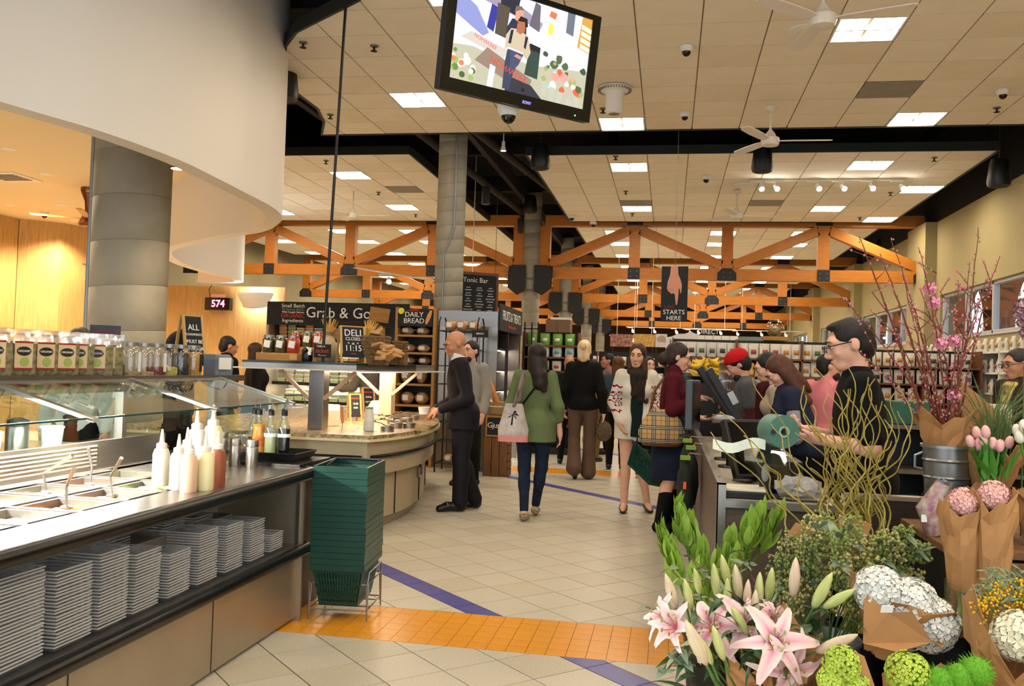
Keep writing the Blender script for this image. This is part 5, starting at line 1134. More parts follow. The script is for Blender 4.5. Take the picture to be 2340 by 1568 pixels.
# ================================================================ line sign
m_skinp = M('print_skin', '#c98d72', .7)
p = ony(1541, 672, 12.0); t = T('line_sign', 'black hanging sign with pointing hand saying line starts here', 'sign', p, -.12)
q = MB().bx(-.175, .175, -.006, .006, -.37, .37).build('board', m_chalk, t)
hand = [(-.045, .37), (.035, .37), (.04, .26), (.065, .2), (.085, .12), (.08, .03), (.07, .0), (.062, .06), (.05, .08), (.045, -.06), (.035, -.14), (.02, -.15), (.012, -.06), (.005, .0), (-.02, .01), (-.035, .0), (-.05, .02), (-.068, .03), (-.085, .07), (-.08, .16), (-.055, .25)]
MB().prism([(a*1.15, -.007, b) for a, b in hand], (0, -.002, 0)).build('hand_picture', m_skinp, q)
for a in (-.02, -.048, -.07): MB().bx(a-.002, a+.002, -.0105, -.009, .03, .08).build('finger_line', M('print_line', '#8a5040', .8), q)
text('LINE', .065, M('sign_rust', '#7a3318', .8), (-.06, -.008, -.175), parent=q); text('STARTS', .085, m_cw, (-.0, -.008, -.245), parent=q); text('HERE', .085, m_cw, (-.0, -.008, -.325), parent=q)
MB().tube([(0, 0, .37), (0, 0, CZ-p.z+.02)], .003, 5).build('wire', m_bolt, t)
# ================================================================ packet shelves behind the tills
m_shw = M('shelf_brown', '#6e4226', .6, var=.1, vscale=5)
def gondola(loc, L, zs, label, rz=0., h=2.0, m=m_shw, back=True):
    t = T('shelf_unit', label, 'shelf unit', loc, rz)
    MB().bx(-L/2, L/2, .4, .44, 0, h).build('back_panel', m_case, t)
    for x in np.arange(-L/2, L/2+.01, L/max(1, round(L/.95))): MB().bx(x-.012, x+.012, 0, .42, 0, h).build('upright', m, t)
    for z in zs:
        MB().bx(-L/2, L/2, 0, .42, z-.03, z).build('shelf_board', m, t)
    MB().bx(-L/2, L/2, -.01, .42, 0, .12).build('plinth', m_case, t)
    return t
def packet(w, h, col, spot, nm):
    b = MB(); d = w*.3
    rows = [[(w/2*ww*x, y*dd*d, z*h) for x, y in ((-1, 0), (-.7, -.8), (0, -1), (.7, -.8), (1, 0), (.7, .8), (0, 1), (-.7, .8), (-1, 0))] for z, dd, ww in ((0, .9, .95), (.25, 1, 1), (.6, .8, 1), (.85, .3, 1), (1, .05, 1))]
    b.grid(rows)
    if spot: b.mat(1).box((0, -d*1.02, h*.42), (w*.5, d*.25, h*.3))
    return b.mesh('packet', [M('packet_'+col, col, .4, var=.08, vscale=12), M('packet_spot_'+(spot or col), spot or col, .5)], True)
kinds = [packet(.15, .22, '#cfcbc4', '#4b4038', ''), packet(.15, .22, '#c9c6bf', '#5b6a44', ''), packet(.15, .22, '#d8cfc2', '#9c4a4e', ''), packet(.15, .22, '#d9d4c6', '#c08a3a', ''), packet(.14, .2, '#d9d2c4', '#b08a50', '')]
gA = gondola((1.45, 13.5, 0), 2.8, (.35, .65, .95, 1.22, 1.46, 1.71), 'brown packet shelves behind the tills', h=1.98)
def row(x0, x1, y, z, ks, n, label, grp, rz=0., sc=1., dirv=(1, 0)):
    for k in range(n):
        u = (k+.5)/n; o = obj('packet', kinds[ks[k*len(ks)//n]]); o.location = (x0+(x1-x0)*u, y+U(-.015, .015), z+.001); o.rotation_euler = (U(-.05, .02), 0, rz+U(-.12, .12)); o.scale = (sc,)*3; tag(o, label, 'snack packet', grp)
row(.1, 1.0, 13.58, 1.71, [0, 1, 0], 6, 'white pouch with dark seed picture on the top packet shelf', 'white seed pouches'); row(1.0, 1.62, 13.58, 1.71, [2], 4, 'white pouch with red label on the top packet shelf', 'red label pouches'); row(1.62, 2.8, 13.58, 1.71, [3, 1, 3], 8, 'white pouch with fruit picture on the top packet shelf', 'fruit pouches')
row(.1, .95, 13.58, 1.46, [2, 0], 6, 'pale pouch on the second packet shelf behind the bananas', 'second shelf pouches'); row(1.6, 2.8, 13.58, 1.46, [4, 3, 4], 8, 'pale pouch on the second packet shelf beside the jars', 'second shelf pouches')
row(.1, 2.8, 13.58, 1.22, [0, 3, 2], 16, 'pale pouch on the third packet shelf', 'third shelf pouches')
for k in range(4):
    for h in range(2):
        t = T('mustard_jar', 'round jar of yellow spread stacked on the second packet shelf', 'jar', (1.08+.12*k, 13.55, 1.463+.09*h), group='jars of yellow spread'); MB().lathe([(.045, 0), (.047, .07), (.042, .078)], 14).build('jar_body', M('mustard', '#c79a4a', .3), t, smooth=True); MB().lathe([(.044, .076), (.043, .088)], 14).build('lid', m_lid, t)
gB = gondola((3.6, 15.2, 0), 2.6, (.4, .75, 1.1, 1.4, 1.68), 'packet shelves standing before the olive wall', h=1.95)
row(2.4, 4.8, 15.3, 1.68, [4, 3, 0], 14, 'small pale packet on the top shelf before the olive wall', 'packets before the olive wall'); row(2.4, 4.8, 15.3, 1.4, [0, 2], 14, 'pale packet on the second shelf before the olive wall', 'packets before the olive wall'); row(2.4, 4.8, 15.3, 1.1, [3], 12, 'pale packet on the third shelf before the olive wall', 'packets before the olive wall')
gC = gondola((WX-.28, 17.0, 0), 6.5, (.5, .9, 1.3, 1.62, 1.95), 'long product shelves along the olive wall under the windows', rz=-PI/2, h=2.1, m=m_lit)
for z, ks in ((1.95, [4, 3]), (1.62, [0, 2]), (1.3, [3])):
    for k in range(20): o = obj('packet', kinds[ks[k % len(ks)]]); o.location = (WX-.2, 14.0+k*.3, z+.001); o.rotation_euler = (0, 0, -PI/2+U(-.1, .1)); tag(o, f'packet on the {"top" if z > 1.9 else "middle" if z > 1.5 else "lower"} product shelf under the windows', 'snack packet', 'packets under the windows')
# pictures and signs over the far aisle
FYA = 19.2
def board(px0, py0, px1, py1, Y, m, name, label, cat='sign', leg=True):
    a = ony(px0, py0, Y); b = ony(px1, py1, Y); c = (a+b)/2; w, h = abs(b.x-a.x), abs(a.z-b.z)
    t = T(name, label, cat, (c.x, Y, min(a.z, b.z))); MB().bx(-w/2, w/2, 0, .03, 0, h).build('panel', m, t)
    if leg:
        for sx in (-.8, .8): MB().bx(sx*w/2-.015, sx*w/2+.015, .03, .06, -min(a.z, b.z), h).build('post', m_case, t)
    return t, w, h
board(1395, 763, 1446, 793, FYA, M('print_candy', '#3a2440', .5, col2='#c98a6a', vscale=16), 'picture_display', 'large picture panel of mixed nuts and candy over the far aisle'); board(1448, 763, 1496, 793, FYA, M('print_flakes', '#a87a2c', .5, col2='#d9b060', vscale=18), 'picture_display', 'large picture panel of golden flakes over the far aisle')
t, w, h = board(1498, 763, 1524, 794, FYA, M('print_white', '#cfc8c4', .6), 'logo_display', 'white panel with outlined crate logo beside the golden flakes panel'); MB().prism([(-.08, -.004, .12), (.1, -.004, .1), (.12, -.004, .2), (.0, -.004, .26), (-.1, -.004, .2)], (0, .002, 0)).build('logo_mark', M('logo_grey', '#a8968c', .7), t)
a = ony(1557, 820, 16.5); t = T('lavender_display', 'white wavy topped product display over a lavender base', 'display sign', (a.x, 16.5, 0)); za = ony(1557, 798, 16.5).z; zb = ony(1557, 757, 16.5).z
sg = MB().prism([(-.29, 0, za), (.29, 0, za), (.29, 0, zb-.05), (.22, 0, zb-.03), (.16, 0, zb), (.05, 0, zb-.045), (-.08, 0, zb-.05), (-.18, 0, zb-.1), (-.29, 0, zb-.12)], (0, .03, 0)).build('header', M('print_white2', '#e2dcd6', .6), t); text('bogavia', .15, M('print_dark', '#4a4650', .7), (0, -.004, (za+zb)/2-.04), parent=sg)
MB().bx(-.27, .27, 0, .3, za-.25, za).build('lavender_panel', M('print_lavender', '#a594b8', .6), t); MB().bx(-.25, .25, .02, .28, 0, za-.25).build('base', m_lit, t)
t, w, h = board(1592, 766, 1686, 789, FYA, m_lit, 'pigeonhole_unit', 'white panel of pigeonholes under the direct sign')
for k in range(1, 5): MB().bx(-w/2+w*k/5-.004, -w/2+w*k/5+.004, -.006, 0, 0, h).build('divider', m_vent, t)
MB().bx(-w/2, w/2, -.006, 0, h*.5-.004, h*.5+.004).build('divider', m_vent, t)
t, w, h = board(1602, 753, 1636, 765, FYA+.3, m_chalk, 'direct_sign', 'black direct sign above the white pigeonhole panel'); text('DIRECT', .13, m_cw, (0, -.004, h/2), parent=t)
board(1687, 769, 1745, 781, FYA, M('print_meadow', '#6a8a3c', .5, col2='#7f74b0', vscale=5), 'picture_display', 'green and violet picture panel beside the pigeonholes')
a = ony(1766, 768, 14.0); t = T('terrarium', 'glass globe terrarium on a wooden box over the packet shelves', 'terrarium', (a.x, 13.75, 1.985)); MB().bx(-.18, .18, -.1, .1, 0, .06).build('box', m_crw, t); MB().ell((0, 0, .19), .135, 18, 12).build('globe', glass('globe_glass', op=.2), t, smooth=True); MB().ell((0, 0, .15), (.09, .09, .06), 10, 6).build('plant_mound', M('terra_fill', '#6a4a30', .6, col2='#5a7a3c', vscale=14), t); 
# green packet rack in front of the second column
gD = gondola((-2.0, 15.0, 0), .95, (.5, .9, 1.2, 1.42, 1.66, 1.86), 'dark rack of green and blue packets near the truss column', h=2.08); kg = packet(.17, .2, '#6a9a34', '#e0dcd0', ''); kb = packet(.16, .2, '#cfd6d6', '#6ea6b0', ''); kr = packet(.16, .17, '#d9d2c6', '#b03a34', '')
for z, k_, l in ((1.86, kg, 'green pouch with round white label on the dark rack'), (1.66, kb, 'white and blue pouch on the dark rack'), (1.42, kr, 'white pouch with red mark on the dark rack')):
    for k in range(4): o = obj('packet', k_); o.location = (-2.32+.215*k, 15.07, z+.001); tag(o, l, 'snack packet', 'packets on the dark rack')
MB().bx(-.1, .32, .05, .4, 2.08, 2.3).build('storage_box', m_woodend, gD)
for x in (-.45, -.33, -.22): MB().bx(x-.012, x+.012, -.02, .0, 1.4, 2.24).build('rail', m_blk, gD)
MB().bx(-.47, -.2, -.02, 0, 2.12, 2.14).build('rail', m_blk, gD)
t, w, h = board(1258, 725, 1306, 752, 17, m_lit, 'notice_frame', 'white framed notice above the dark rack', leg=True)
# far fillers: aisle shelves running away from the tills
for i, (x, y, l) in enumerate(((-1.4, 23, 'far aisle shelf behind the candy picture panels'), (1.6, 24, 'far aisle shelf behind the pigeonhole panel'), (-6.5, 22, 'far aisle shelf behind the chilled case'), (-1.5, 30, 'farthest aisle shelf on the column side'), (2.0, 31, 'farthest aisle shelf on the window side'))):
    gondola((x, y, 0), 2.6, (.4, .8, 1.2, 1.6), l, h=1.95)
    for k in range(11):
        for z in (1.6, 1.2): o = obj('packet', kinds[(k+i) % 5]); o.location = (x-1.2+.24*k, y+.1, z+.001); tag(o, 'small packet on a '+l, 'snack packet', 'packets on the far aisles')
# bananas, nut boxes and tomato boxes at the next till
m_ban = M('banana', '#e0b72a', .5, var=.12, vscale=14); bt = Vector((.40, 9.7, 0))
t = T('banana_stand', 'dark stand under the banana pile', 'display stand', bt); MB().bx(-.2, .2, -.2, .2, 0, 1.36).build('stand_box', m_case, t); MB().lathe([(.1, 1.36), (.2, 1.42), (.205, 1.43)], 16).build('bowl', m_case, t)
for k in range(22):
    tt = T('banana', 'yellow banana in the pile beside the nut boxes', 'banana', bt+Vector((U(-.12, .12), U(-.12, .08), 1.44+.17*(k/22))), U(0, 6.28), 'banana pile'); a0 = U(-.5, .5)
    MB().tube([(-.09, 0, .03+a0*.02), (-.05, 0, 0), (0, 0, -.01), (.05, 0, 0), (.09, 0, .035)], [.008, .021, .024, .021, .008], 7).build('peel', m_ban, tt, smooth=True); MB().tube([(.09, 0, .035), (.105, 0, .05)], .005, 5).build('stem', M('banana_stem', '#6b5a24', .6), tt)
t = T('nut_stand', 'dark stand under the nut and tomato boxes', 'display stand', (.60, 9.45, 0)); MB().bx(-.11, .11, -.1, .1, 0, 1.1).build('stand_box', m_case, t)
for k in range(10):
    r_, c_ = divmod(k, 2); col = '#8f2a1c' if r_ < 2 else '#4a2a1c'
    t = T('nut_box' if r_ > 1 else 'tomato_box', ('clear box of dark nuts stacked beside the bananas' if r_ > 1 else 'clear box of red tomatoes under the nut boxes'), 'food box', (.555+.095*c_, 9.42, 1.101+.1*r_), group='nut boxes' if r_ > 1 else 'tomato boxes')
    MB().bx(-.042, .042, -.042, .042, .002, .075).build('contents', M('nutfill_'+col, col, .4, var=.4, vscale=50), t); MB().bx(-.045, .045, -.045, .045, .0, .095).build('box_shell', m_clr, t)
# ================================================================ checkout lane
m_dwood = M('grey_brown_laminate', '#54443a', .5, var=.12, vscale=5, stretch=(14, 14, .8)); m_ctop = M('counter_grey', '#a29a8c', .35, var=.04, vscale=5); m_stl = M('edge_steel', '#a7a39b', .3, metal=.85)
CX0, CX1, CY0, CY1, CH = .25, .80, 4.4, 8.7, .86
ck = T('checkout_counter', 'grey brown laminate checkout counter with steel corner strips', 'checkout counter', (.65, 6.8, 0)); K_ = lambda mb, n, m, par=None, **k: mb.build(n, m, par or ck, world=True, **k)
K_(MB().bx(CX0, CX0+.03, CY0, CY1, 0, .93), 'side_panel', m_dwood); K_(MB().bx(CX0+.03, CX1, CY0, CY0+.03, 0, CH-.03), 'front_panel', m_dwood); K_(MB().bx(CX1-.03, CX1, CY0, 6.9, 0, CH-.03), 'side_panel', m_dwood); K_(MB().bx(.59, .62, 6.9, CY1, 0, CH-.03), 'side_panel', m_dwood)
K_(MB().bx(CX0+.03, CX1+.02, CY0-.02, 6.9, CH-.03, CH), 'worktop', m_ctop, bevel=.004); K_(MB().bx(CX0+.03, .63, 6.9, CY1, CH-.03, CH), 'worktop', m_ctop); K_(MB().bx(CX0-.006, CX0+.036, CY0-.012, CY0+.0, 0, .94), 'corner_strip', m_stl); K_(MB().bx(CX0-.006, CX0, CY0-.012, CY0+.04, 0, .94), 'corner_strip', m_stl)
K_(MB().bx(CX0-.006, CX0+.036, CY0-.012, CY1, .93, .942), 'top_strip', m_stl)
for y in np.arange(4.6, 8.6, .4): K_(MB().box((CX0+.015, y, .944), (.012, .012, .006)), 'screw', m_bolt)
K_(MB().bx(CX0+.03, CX1+.02, CY0-.026, CY0-.02, CH-.035, CH+.001), 'worktop_edge', m_stl)
# bagging counter to the side
m_dw2 = M('espresso_laminate', '#3a2c24', .5, var=.15, vscale=5, stretch=(1, 14, 14)); t = T('bagging_divider', 'low dark laminate divider panel behind the willow', 'divider', (1.5, 4.41, 0)); MB().bx(-.66, .8, -.03, 0, 0, .9).build('panel', m_dw2, t); MB().bx(-.67, .81, -.035, .03, .9, .92).build('ledge', M('counter_edge', '#9a8a76', .4), t)
t = T('back_cabinet', 'dark open cabinet behind the till operator', 'cabinet', (1.85, 6.6, 0))
for x in (-.5, .02, .5): MB().bx(x-.02, x+.02, -.25, .25, 0, 1.15).build('upright', m_dwood, t)
for z in (.05, .5, .85, 1.15): MB().bx(-.5, .5, -.25, .25, z-.02, z+.005).build('shelf', m_dwood, t)
MB().bx(-.5, .5, .23, .25, 0, 1.15).build('back_panel', m_case, t)
for i, (x, z, c) in enumerate(((-.25, .505, '#3a5a4a'), (.25, .855, '#c9c4b8'), (.3, .055, '#8a6a4a'), (-.2, 1.155, '#1d4a38'), (.28, 1.155, '#b9a890'))):
    o = MB().bx(-.14, .14, -.12, .12, 0, .16).build('storage_carton', M('carton_%d' % i, c, .6, var=.15, vscale=8), bevel=.008); o.location = (1.85+x, 6.55, z); tag(o, ['green carton in the dark cabinet', 'pale carton high in the dark cabinet', 'brown carton at the foot of the dark cabinet', 'dark green carton on top of the dark cabinet', 'beige carton on top of the dark cabinet'][i], 'carton')
# monitors
def monitor(loc, rz, tilt, w, h, label, m=m_blk, stand=.1, scrm=m_blkg):
    t = T('till_monitor', label, 'monitor', loc, rz); R_ = Matrix.Translation((0, 0, stand)) @ Matrix.Rotation(tilt, 4, 'X')
    b = MB().bx(-w/2, w/2, 0, .045, 0, h); b.xf(R_); b.build('casing', m, t, bevel=.006); b = MB().bx(-w/2+.02, w/2-.02, -.003, 0, .02, h-.02); b.xf(R_); b.build('screen', scrm, t)
    MB().tube([(0, .1, 0), (0, .08, stand*.6), (0, .03-h*.35*math.sin(tilt), stand+h*.35)], .025, 8).build('stem', m_blk, t); MB().lathe([(.11, 0), (.1, .012), (.03, .02)], 20, (0, .1, 0)).build('foot', m_blk, t); return t
monitor((.53, 5.1, CH), .55, -.42, .34, .34, 'large black till monitor leaning back beside the green bag roll', stand=.04); monitor((.60, 4.75, CH), .9, -.5, .23, .21, 'smaller dark touch screen under the green bag roll', stand=.03)
t = T('customer_display', 'grey customer display on a post at the counter edge', 'monitor', (.2, 7.35, .945), 1.25); MB().bx(-.12, .12, -.03, .03, .06, .46).build('casing', M('slate_grey_plastic', '#4a5058', .4), t, bevel=.012); MB().bx(-.1, .1, -.033, -.03, .1, .43).build('screen', m_blkg, t); MB().tube([(0, .04, -.08), (0, .04, .15)], .02, 8).build('post', m_blk, t); MB().bx(-.05, .05, .0, .09, -.003, .02).build('clamp', m_blk, t)
t = T('till_screen', 'black tilted till screen with steel clip over the counter', 'monitor', (.46, 7.2, CH)); b = MB().bx(-.03, .03, -.18, .18, -.3, .3); b.xf(Matrix.Translation((0, 0, .38)) @ Matrix.Rotation(-.55, 4, 'Y')); b.build('casing', m_blk, t, bevel=.008); MB().tube([(.1, 0, 0), (.06, 0, .3)], .03, 8).build('stem', m_blk, t); MB().lathe([(.1, 0), (.09, .015)], 18, (.1, 0, 0)).build('foot', m_blk, t); MB().box((.03, -.19, .42), (.05, .01, .1), (0, -.5, 0)).build('clip', m_stl, t)
t = T('till_screen', 'black tilted till screen further along the counter', 'monitor', (.42, 8.0, CH)); b = MB().bx(-.03, .03, -.18, .18, -.28, .28); b.xf(Matrix.Translation((0, 0, .42)) @ Matrix.Rotation(-.6, 4, 'Y')); b.build('casing', m_blk, t, bevel=.008); MB().tube([(.1, 0, 0), (.06, 0, .35)], .03, 8).build('stem', m_blk, t); MB().lathe([(.1, 0), (.09, .015)], 18, (.1, 0, 0)).build('foot', m_blk, t)
t = T('card_reader', 'black card reader on a bent arm at the counter', 'card reader', (.40, 5.9, CH), .4); MB().tube([(0, 0, 0), (0, 0, .13), (.05, -.05, .2)], .022, 8).build('arm', m_blk, t); MB().box((.06, -.06, .23), (.1, .18, .04), (.5, 0, .2)).build('reader', m_blk, t, bevel=.008); MB().lathe([(.08, 0), (.07, .015)], 18).build('foot', m_blk, t)
t = T('card_reader', 'grey phone shaped reader on a bent arm by the side panel', 'card reader', (.40, 6.4, CH), .4); MB().tube([(0, 0, 0), (0, 0, .2), (.0, -.05, .26)], .022, 8).build('arm', m_blk, t); MB().ell((-.04, -.06, .29), (.07, .1, .03), 12, 8).build('reader', M('reader_grey', '#7c7f84', .4), t, smooth=True); MB().lathe([(.08, 0), (.07, .015)], 18).build('foot', m_blk, t)
t = T('receipt_printer', 'black receipt printer with yellow note at the next till', 'printer', (.84, 9.1, .98)); MB().bx(-.1, .1, -.1, .1, -.98, 0).build('stand', m_dwood, t); MB().bx(-.12, .12, -.14, .14, 0, .06).build('drawer', m_stl, t); MB().bx(-.11, .11, -.12, .12, .06, .3).build('housing', M('printer_grey', '#2b2b2c', .5), t, bevel=.015); MB().bx(-.085, .085, -.125, -.12, .14, .18).build('slot', m_blkg, t); MB().box((.02, -.02, .302), (.08, .06, .002)).build('yellow_note', M('note_yellow', '#d8cf8a', .7), t)
for k in range(3):
    t = T('cash_drawer', ['steel cash drawer under the next till', 'second steel cash drawer beside the till operator', 'black keyboard tray beside the till operator'][k], 'cash drawer', (.67, [6.5, 6.05, 5.6][k], CH)); MB().bx(-.09, .12, -.17, .17, 0, .1).build('housing', [m_stl, m_stl, m_blk][k], t, bevel=.006); MB().bx(-.095, -.09, -.15, .15, .015, .085).build('drawer_front', m_blk, t)
# roll of green bags on its stand
rc = ony(1778, 985, 4.5); t = T('bag_roll', 'big roll of pale green produce bags on a black post', 'bag roll', (rc.x, 4.5, CH)); hz = rc.z-CH
ra = Matrix.Rotation(PI/2, 4, 'X') @ Matrix.Rotation(0, 4, 'Y')
m_roll = M('green_film_roll', '#4c7868', .45, var=.08, vscale=20)
for k in range(8): MB().lathe([(.028+k*.0066, -.06-.001*(k % 2)), (.0346+k*.0066, -.06-.001*(k % 2)), (.0346+k*.0066, .06), (.028+k*.0066, .06)], 36, (0, 0, hz), Matrix.Rotation(.35, 4, 'Z') @ ra, cap=False).build('film_layer', m_roll, t, smooth=True, ang=30)
MB().lathe([(.018, -.065), (.028, -.065), (.028, .065), (.018, .065)], 24, (0, 0, hz), Matrix.Rotation(.35, 4, 'Z') @ ra, cap=False).build('core', M('roll_core', '#8fae9c', .5), t, smooth=True)
MB().tube([(-.03, .11, hz), (-.03, -.09, hz)], .012, 8).build('spindle', m_blk, t); MB().box((-.05, .06, hz*.5-.02), (.055, .012, hz+.0)).build('post', m_blk, t); MB().box((-.05, .06, .006), (.14, .1, .012)).build('foot', m_blk, t)
MB().ell((-.05, .045, .12), (.02, .012, .045), 12, 8).build('grey_pad', M('pad_grey', '#8a8a86', .5), t, smooth=True)
MB().box((-.06, -.02, hz-.13), (.2, .16, .012), (.35, .1, 0)).build('clear_tray', m_clr, t); MB().grid([[(-.06-.25*i/8, -.02+.01*math.sin(i), hz-.095+.012*math.sin(i*.9)-.002*i+dz) for i in range(9)] for dz in (0, .05)]).build('loose_film', M('film_pale', '#e6ecd8', .5), t, solid=.001)
t = T('note_pad', 'flat white scale pad with black base on the counter', 'scale', (.38, 4.53, CH)); MB().bx(-.11, .11, -.09, .09, 0, .035).build('base', m_blk, t, bevel=.006); MB().bx(-.108, .1, -.088, .088, .035, .05).build('plate', M('pad_cream', '#d6cbb8', .5), t, bevel=.004)
t = T('plastic_bag', 'crumpled clear plastic bag lying on the counter', 'plastic bag', (.66, 4.62, CH)); b = MB().ell((0, 0, .05), (.11, .1, .045), 16, 9); b.v = [(x*(1+.25*U(-1, 1)), y*(1+.25*U(-1, 1)), max(.001, z*(1+.4*U(-1, 1)))) for x, y, z in b.v]; b.build('crumpled_film', M('bag_white', '#c8c4be', .25, alpha=.7), t)
t = T('paper_box', 'white paper carton beside the plastic bag', 'carton', (.68, 4.86, CH), .2); MB().bx(-.1, .1, -.08, .08, 0, .06).build('carton', M('carton_white', '#d9d0c4', .6), t, bevel=.003)
tag(MB().tube([(.46, 4.45, CH+.006), (.52, 4.50, CH+.006), (.6, 4.44, CH+.006), (.76, 4.46, CH+.006)], .005, 6).build('power_cable', m_blk), 'thin black cable lying across the counter', 'cable')
# folded umbrellas hanging on the side panel
m_umb = M('umbrella_fabric', '#15160f', .8, bump=.3, bscale=20); m_ora = M('orange_tag', '#e2551c', .5)
for k, (y, z) in enumerate(((6.5, .86), (6.75, .89), (6.35, .80))):
    t = T('umbrella', ['folded black umbrella with orange tag hanging beside the display', 'folded black umbrella hanging behind the display post', 'folded black umbrella hanging lowest on the side panel'][k], 'umbrella', (.17-.02*k, y, z), group='hanging umbrellas'); MB().tube([(0, 0, .05), (0, 0, -.05), (.005, 0, -.2), (.015, 0, -.34)], [.02, .055, .06, .025], 10).build('canopy', m_umb, t, smooth=True)
    MB().tube([(.015, 0, -.33), (.03, 0, -.5)], .012, 8).build('shaft', m_blk, t); MB().ell((.032, 0, -.51), .018, 8, 6).build('tip', m_blkg, t); MB().box((.0, -.062, -.12), (.02, .004, .05)).build('tag', m_ora, t); MB().tube([(0, 0, .05), (.03, 0, .1)], .004, 5).build('strap', m_ora, t); MB().box((.0, -.03, .07), (.07, .02, .03)).build('green_card', M('green_card', '#6f8f2c', .6), t)
    MB().tube([(.03, 0, .1), (CX0-.17+.02*k+.01, 0, .09)], .005, 5).build('hook', m_bolt, t)
# next lane cabinet
t = T('lane_cabinet', 'grey brown cabinet of the next checkout lane', 'cabinet', (1.05, 9.9, 0)); MB().bx(-.32, .5, -.2, .4, 0, 1.38).build('body', m_dwood, t); MB().bx(-.34, .52, -.22, .42, 1.38, 1.41).build('top', m_ctop, t)
# ================================================================ flower stand
R_ = random.Random(11); u_ = R_.uniform
m_zinc = M('zinc_bucket', '#8f9190', .35, metal=.8, var=.12, vscale=6); m_bkt = M('black_bucket', '#0d0d0d', .3); m_kr = M('kraft_wrap', '#a97a4a', .8, var=.12, vscale=5, bump=.5, bscale=9); m_brn = M('stem_green', '#4a6a2c', .6)
def leaf_mesh(name, L, w, mat, bend=.3, n=5, fold=.15, tip=.5, mats2=None):
    b = MB(); rows = []
    for i in range(n+1):
        t = i/n; ww = w*(math.sin(PI*min(1, t**tip*1.0))**.8 if 0 < t < 1 else .02); a = bend*t
        x, z = L*(math.sin(a)/max(bend, .01)), L*((1-math.cos(a))/max(bend, .01))
        rows.append([(-ww/2, x, -z+fold*ww*.5), (0, x, -z), (ww/2, x, -z+fold*ww*.5)])
    b.grid(rows); return b.mesh(name, mat, True)
def orient(o, p, d, roll=0.):        # local +Y of o along d
    d = Vector(d).normalized(); q = d.to_track_quat('Y', 'Z'); o.rotation_mode = 'QUATERNION'; o.rotation_quaternion = q @ Euler((0, roll, 0)).to_quaternion(); o.location = p; return o
def bucket(loc, r0, r1, h, m, label, rings=True, handle=False):
    t = T('bucket', label, 'bucket', loc); MB().lathe([(.001, .005), (r0, .0), (r0+.002, .006), (r1, h), (r1+.008, h), (r1+.008, h-.012), (r1-.006, h-.004), (r0-.006, .015)], 32, cap=False).build('pail', m, t, smooth=True)
    if rings:
        for f in (.62, .82): r = r0+(r1-r0)*f; MB().lathe([(r, h*f-.008), (r+.006, h*f), (r, h*f+.008)], 32, cap=False).build('rib', m, t, smooth=True)
    if handle:
        for s in (-1, 1): MB().tube([(s*r1, 0, h*.9), (s*(r1+.03), 0, h*.86), (s*(r1+.03), 0, h*.72), (s*r1, 0, h*.7)], .006, 6).build('lug', m, t)
    return t
def cone_wrap(t, base, top, r0, r1, n=18, wob=.02, open_=0., par=None, lift=.05, nm='paper_wrap'):
    b = MB(); base, top = Vector(base), Vector(top); ax = (top-base).normalized(); x = ax.orthogonal().normalized(); y = ax.cross(x); rows = []
    for i in range(6):
        f = i/5; r = r0+(r1-r0)*f**1.2; c = base.lerp(top, f)
        rows.append([c+(x*math.cos(2*PI*k/n)+y*math.sin(2*PI*k/n))*(r*(1+(wob*2+.05)*u_(-1, 1)*(.4+f)))+ax*(lift*(math.sin(3*2*PI*k/n)+.5*math.sin(7*2*PI*k/n))*f*f+.008*u_(-1, 1)) for k in range(n)]);
    for r in rows: r.append(r[0])
    b.grid(rows); return b.build(nm, m_kr, t, solid=.0015)
# ---- platforms
crt = T('flower_table', 'long plank display table carrying the tall flower buckets', 'display table', (1.72, 3.98, 0))
for k in range(5): MB().bx(-.66, .75, -.36+k*.142, -.224+k*.142, .80, .83).build('plank', m_crt, crt, bevel=.003)
for k in range(3): MB().bx(-.66, .75, -.375, -.36, .5+k*.1, .59+k*.1).build('plank', m_crt, crt, bevel=.003)
for sx in (-.62, .7): MB().bx(sx-.03, sx+.03, -.35, .34, 0, .8).build('leg', m_case, crt)
MB().bx(-.66, .75, -.34, -.33, 0, .5).build('black_skirt', m_blk, crt)
t = T('zinc_table', 'low round zinc table with black drape under the glass vase', 'display table', (1.33, 3.28, 0)); MB().lathe([(.26, .57), (.27, .575), (.27, .6), (.26, .605)], 40).build('table_top', m_zinc, t, smooth=True); MB().lathe([(.25, 0), (.245, .57)], 40).build('drape', m_blk, t, smooth=True)
TZ = .605; CZT = .832
# ---- A leucadendron
m_lg = M('leuc_leaf', '#86a63a', .45, var=.15, vscale=20, sub=.05); m_lg2 = M('leuc_leaf_dark', '#5c8026', .5, var=.15, vscale=20); lA = [leaf_mesh('leaf', .11, .046, m_lg, .45, tip=.8), leaf_mesh('leaf', .10, .042, m_lg2, .6, tip=.8), leaf_mesh('leaf', .095, .046, m_lg, .2, tip=.8)]
bucket((.22, 3.98, 0), .10, .13, .34, m_bkt, 'black bucket holding the bright green leafy stems', False)
tA = T('leucadendron_bunch', 'bunch of bright green leafy protea stems beside the counter', 'foliage bunch', (.22, 3.98, .05))
heads = [(1550, 1180, 4.04), (1512, 1235, 3.99), (1575, 1215, 4.09), (1530, 1270, 3.89), (1605, 1285, 3.99), (1640, 1300, 3.94), (1690, 1290, 3.94), (1738, 1195, 4.04), (1775, 1200, 4.09), (1712, 1215, 4.14), (1590, 1330, 3.89), (1668, 1255, 4.09)]
nl = 0
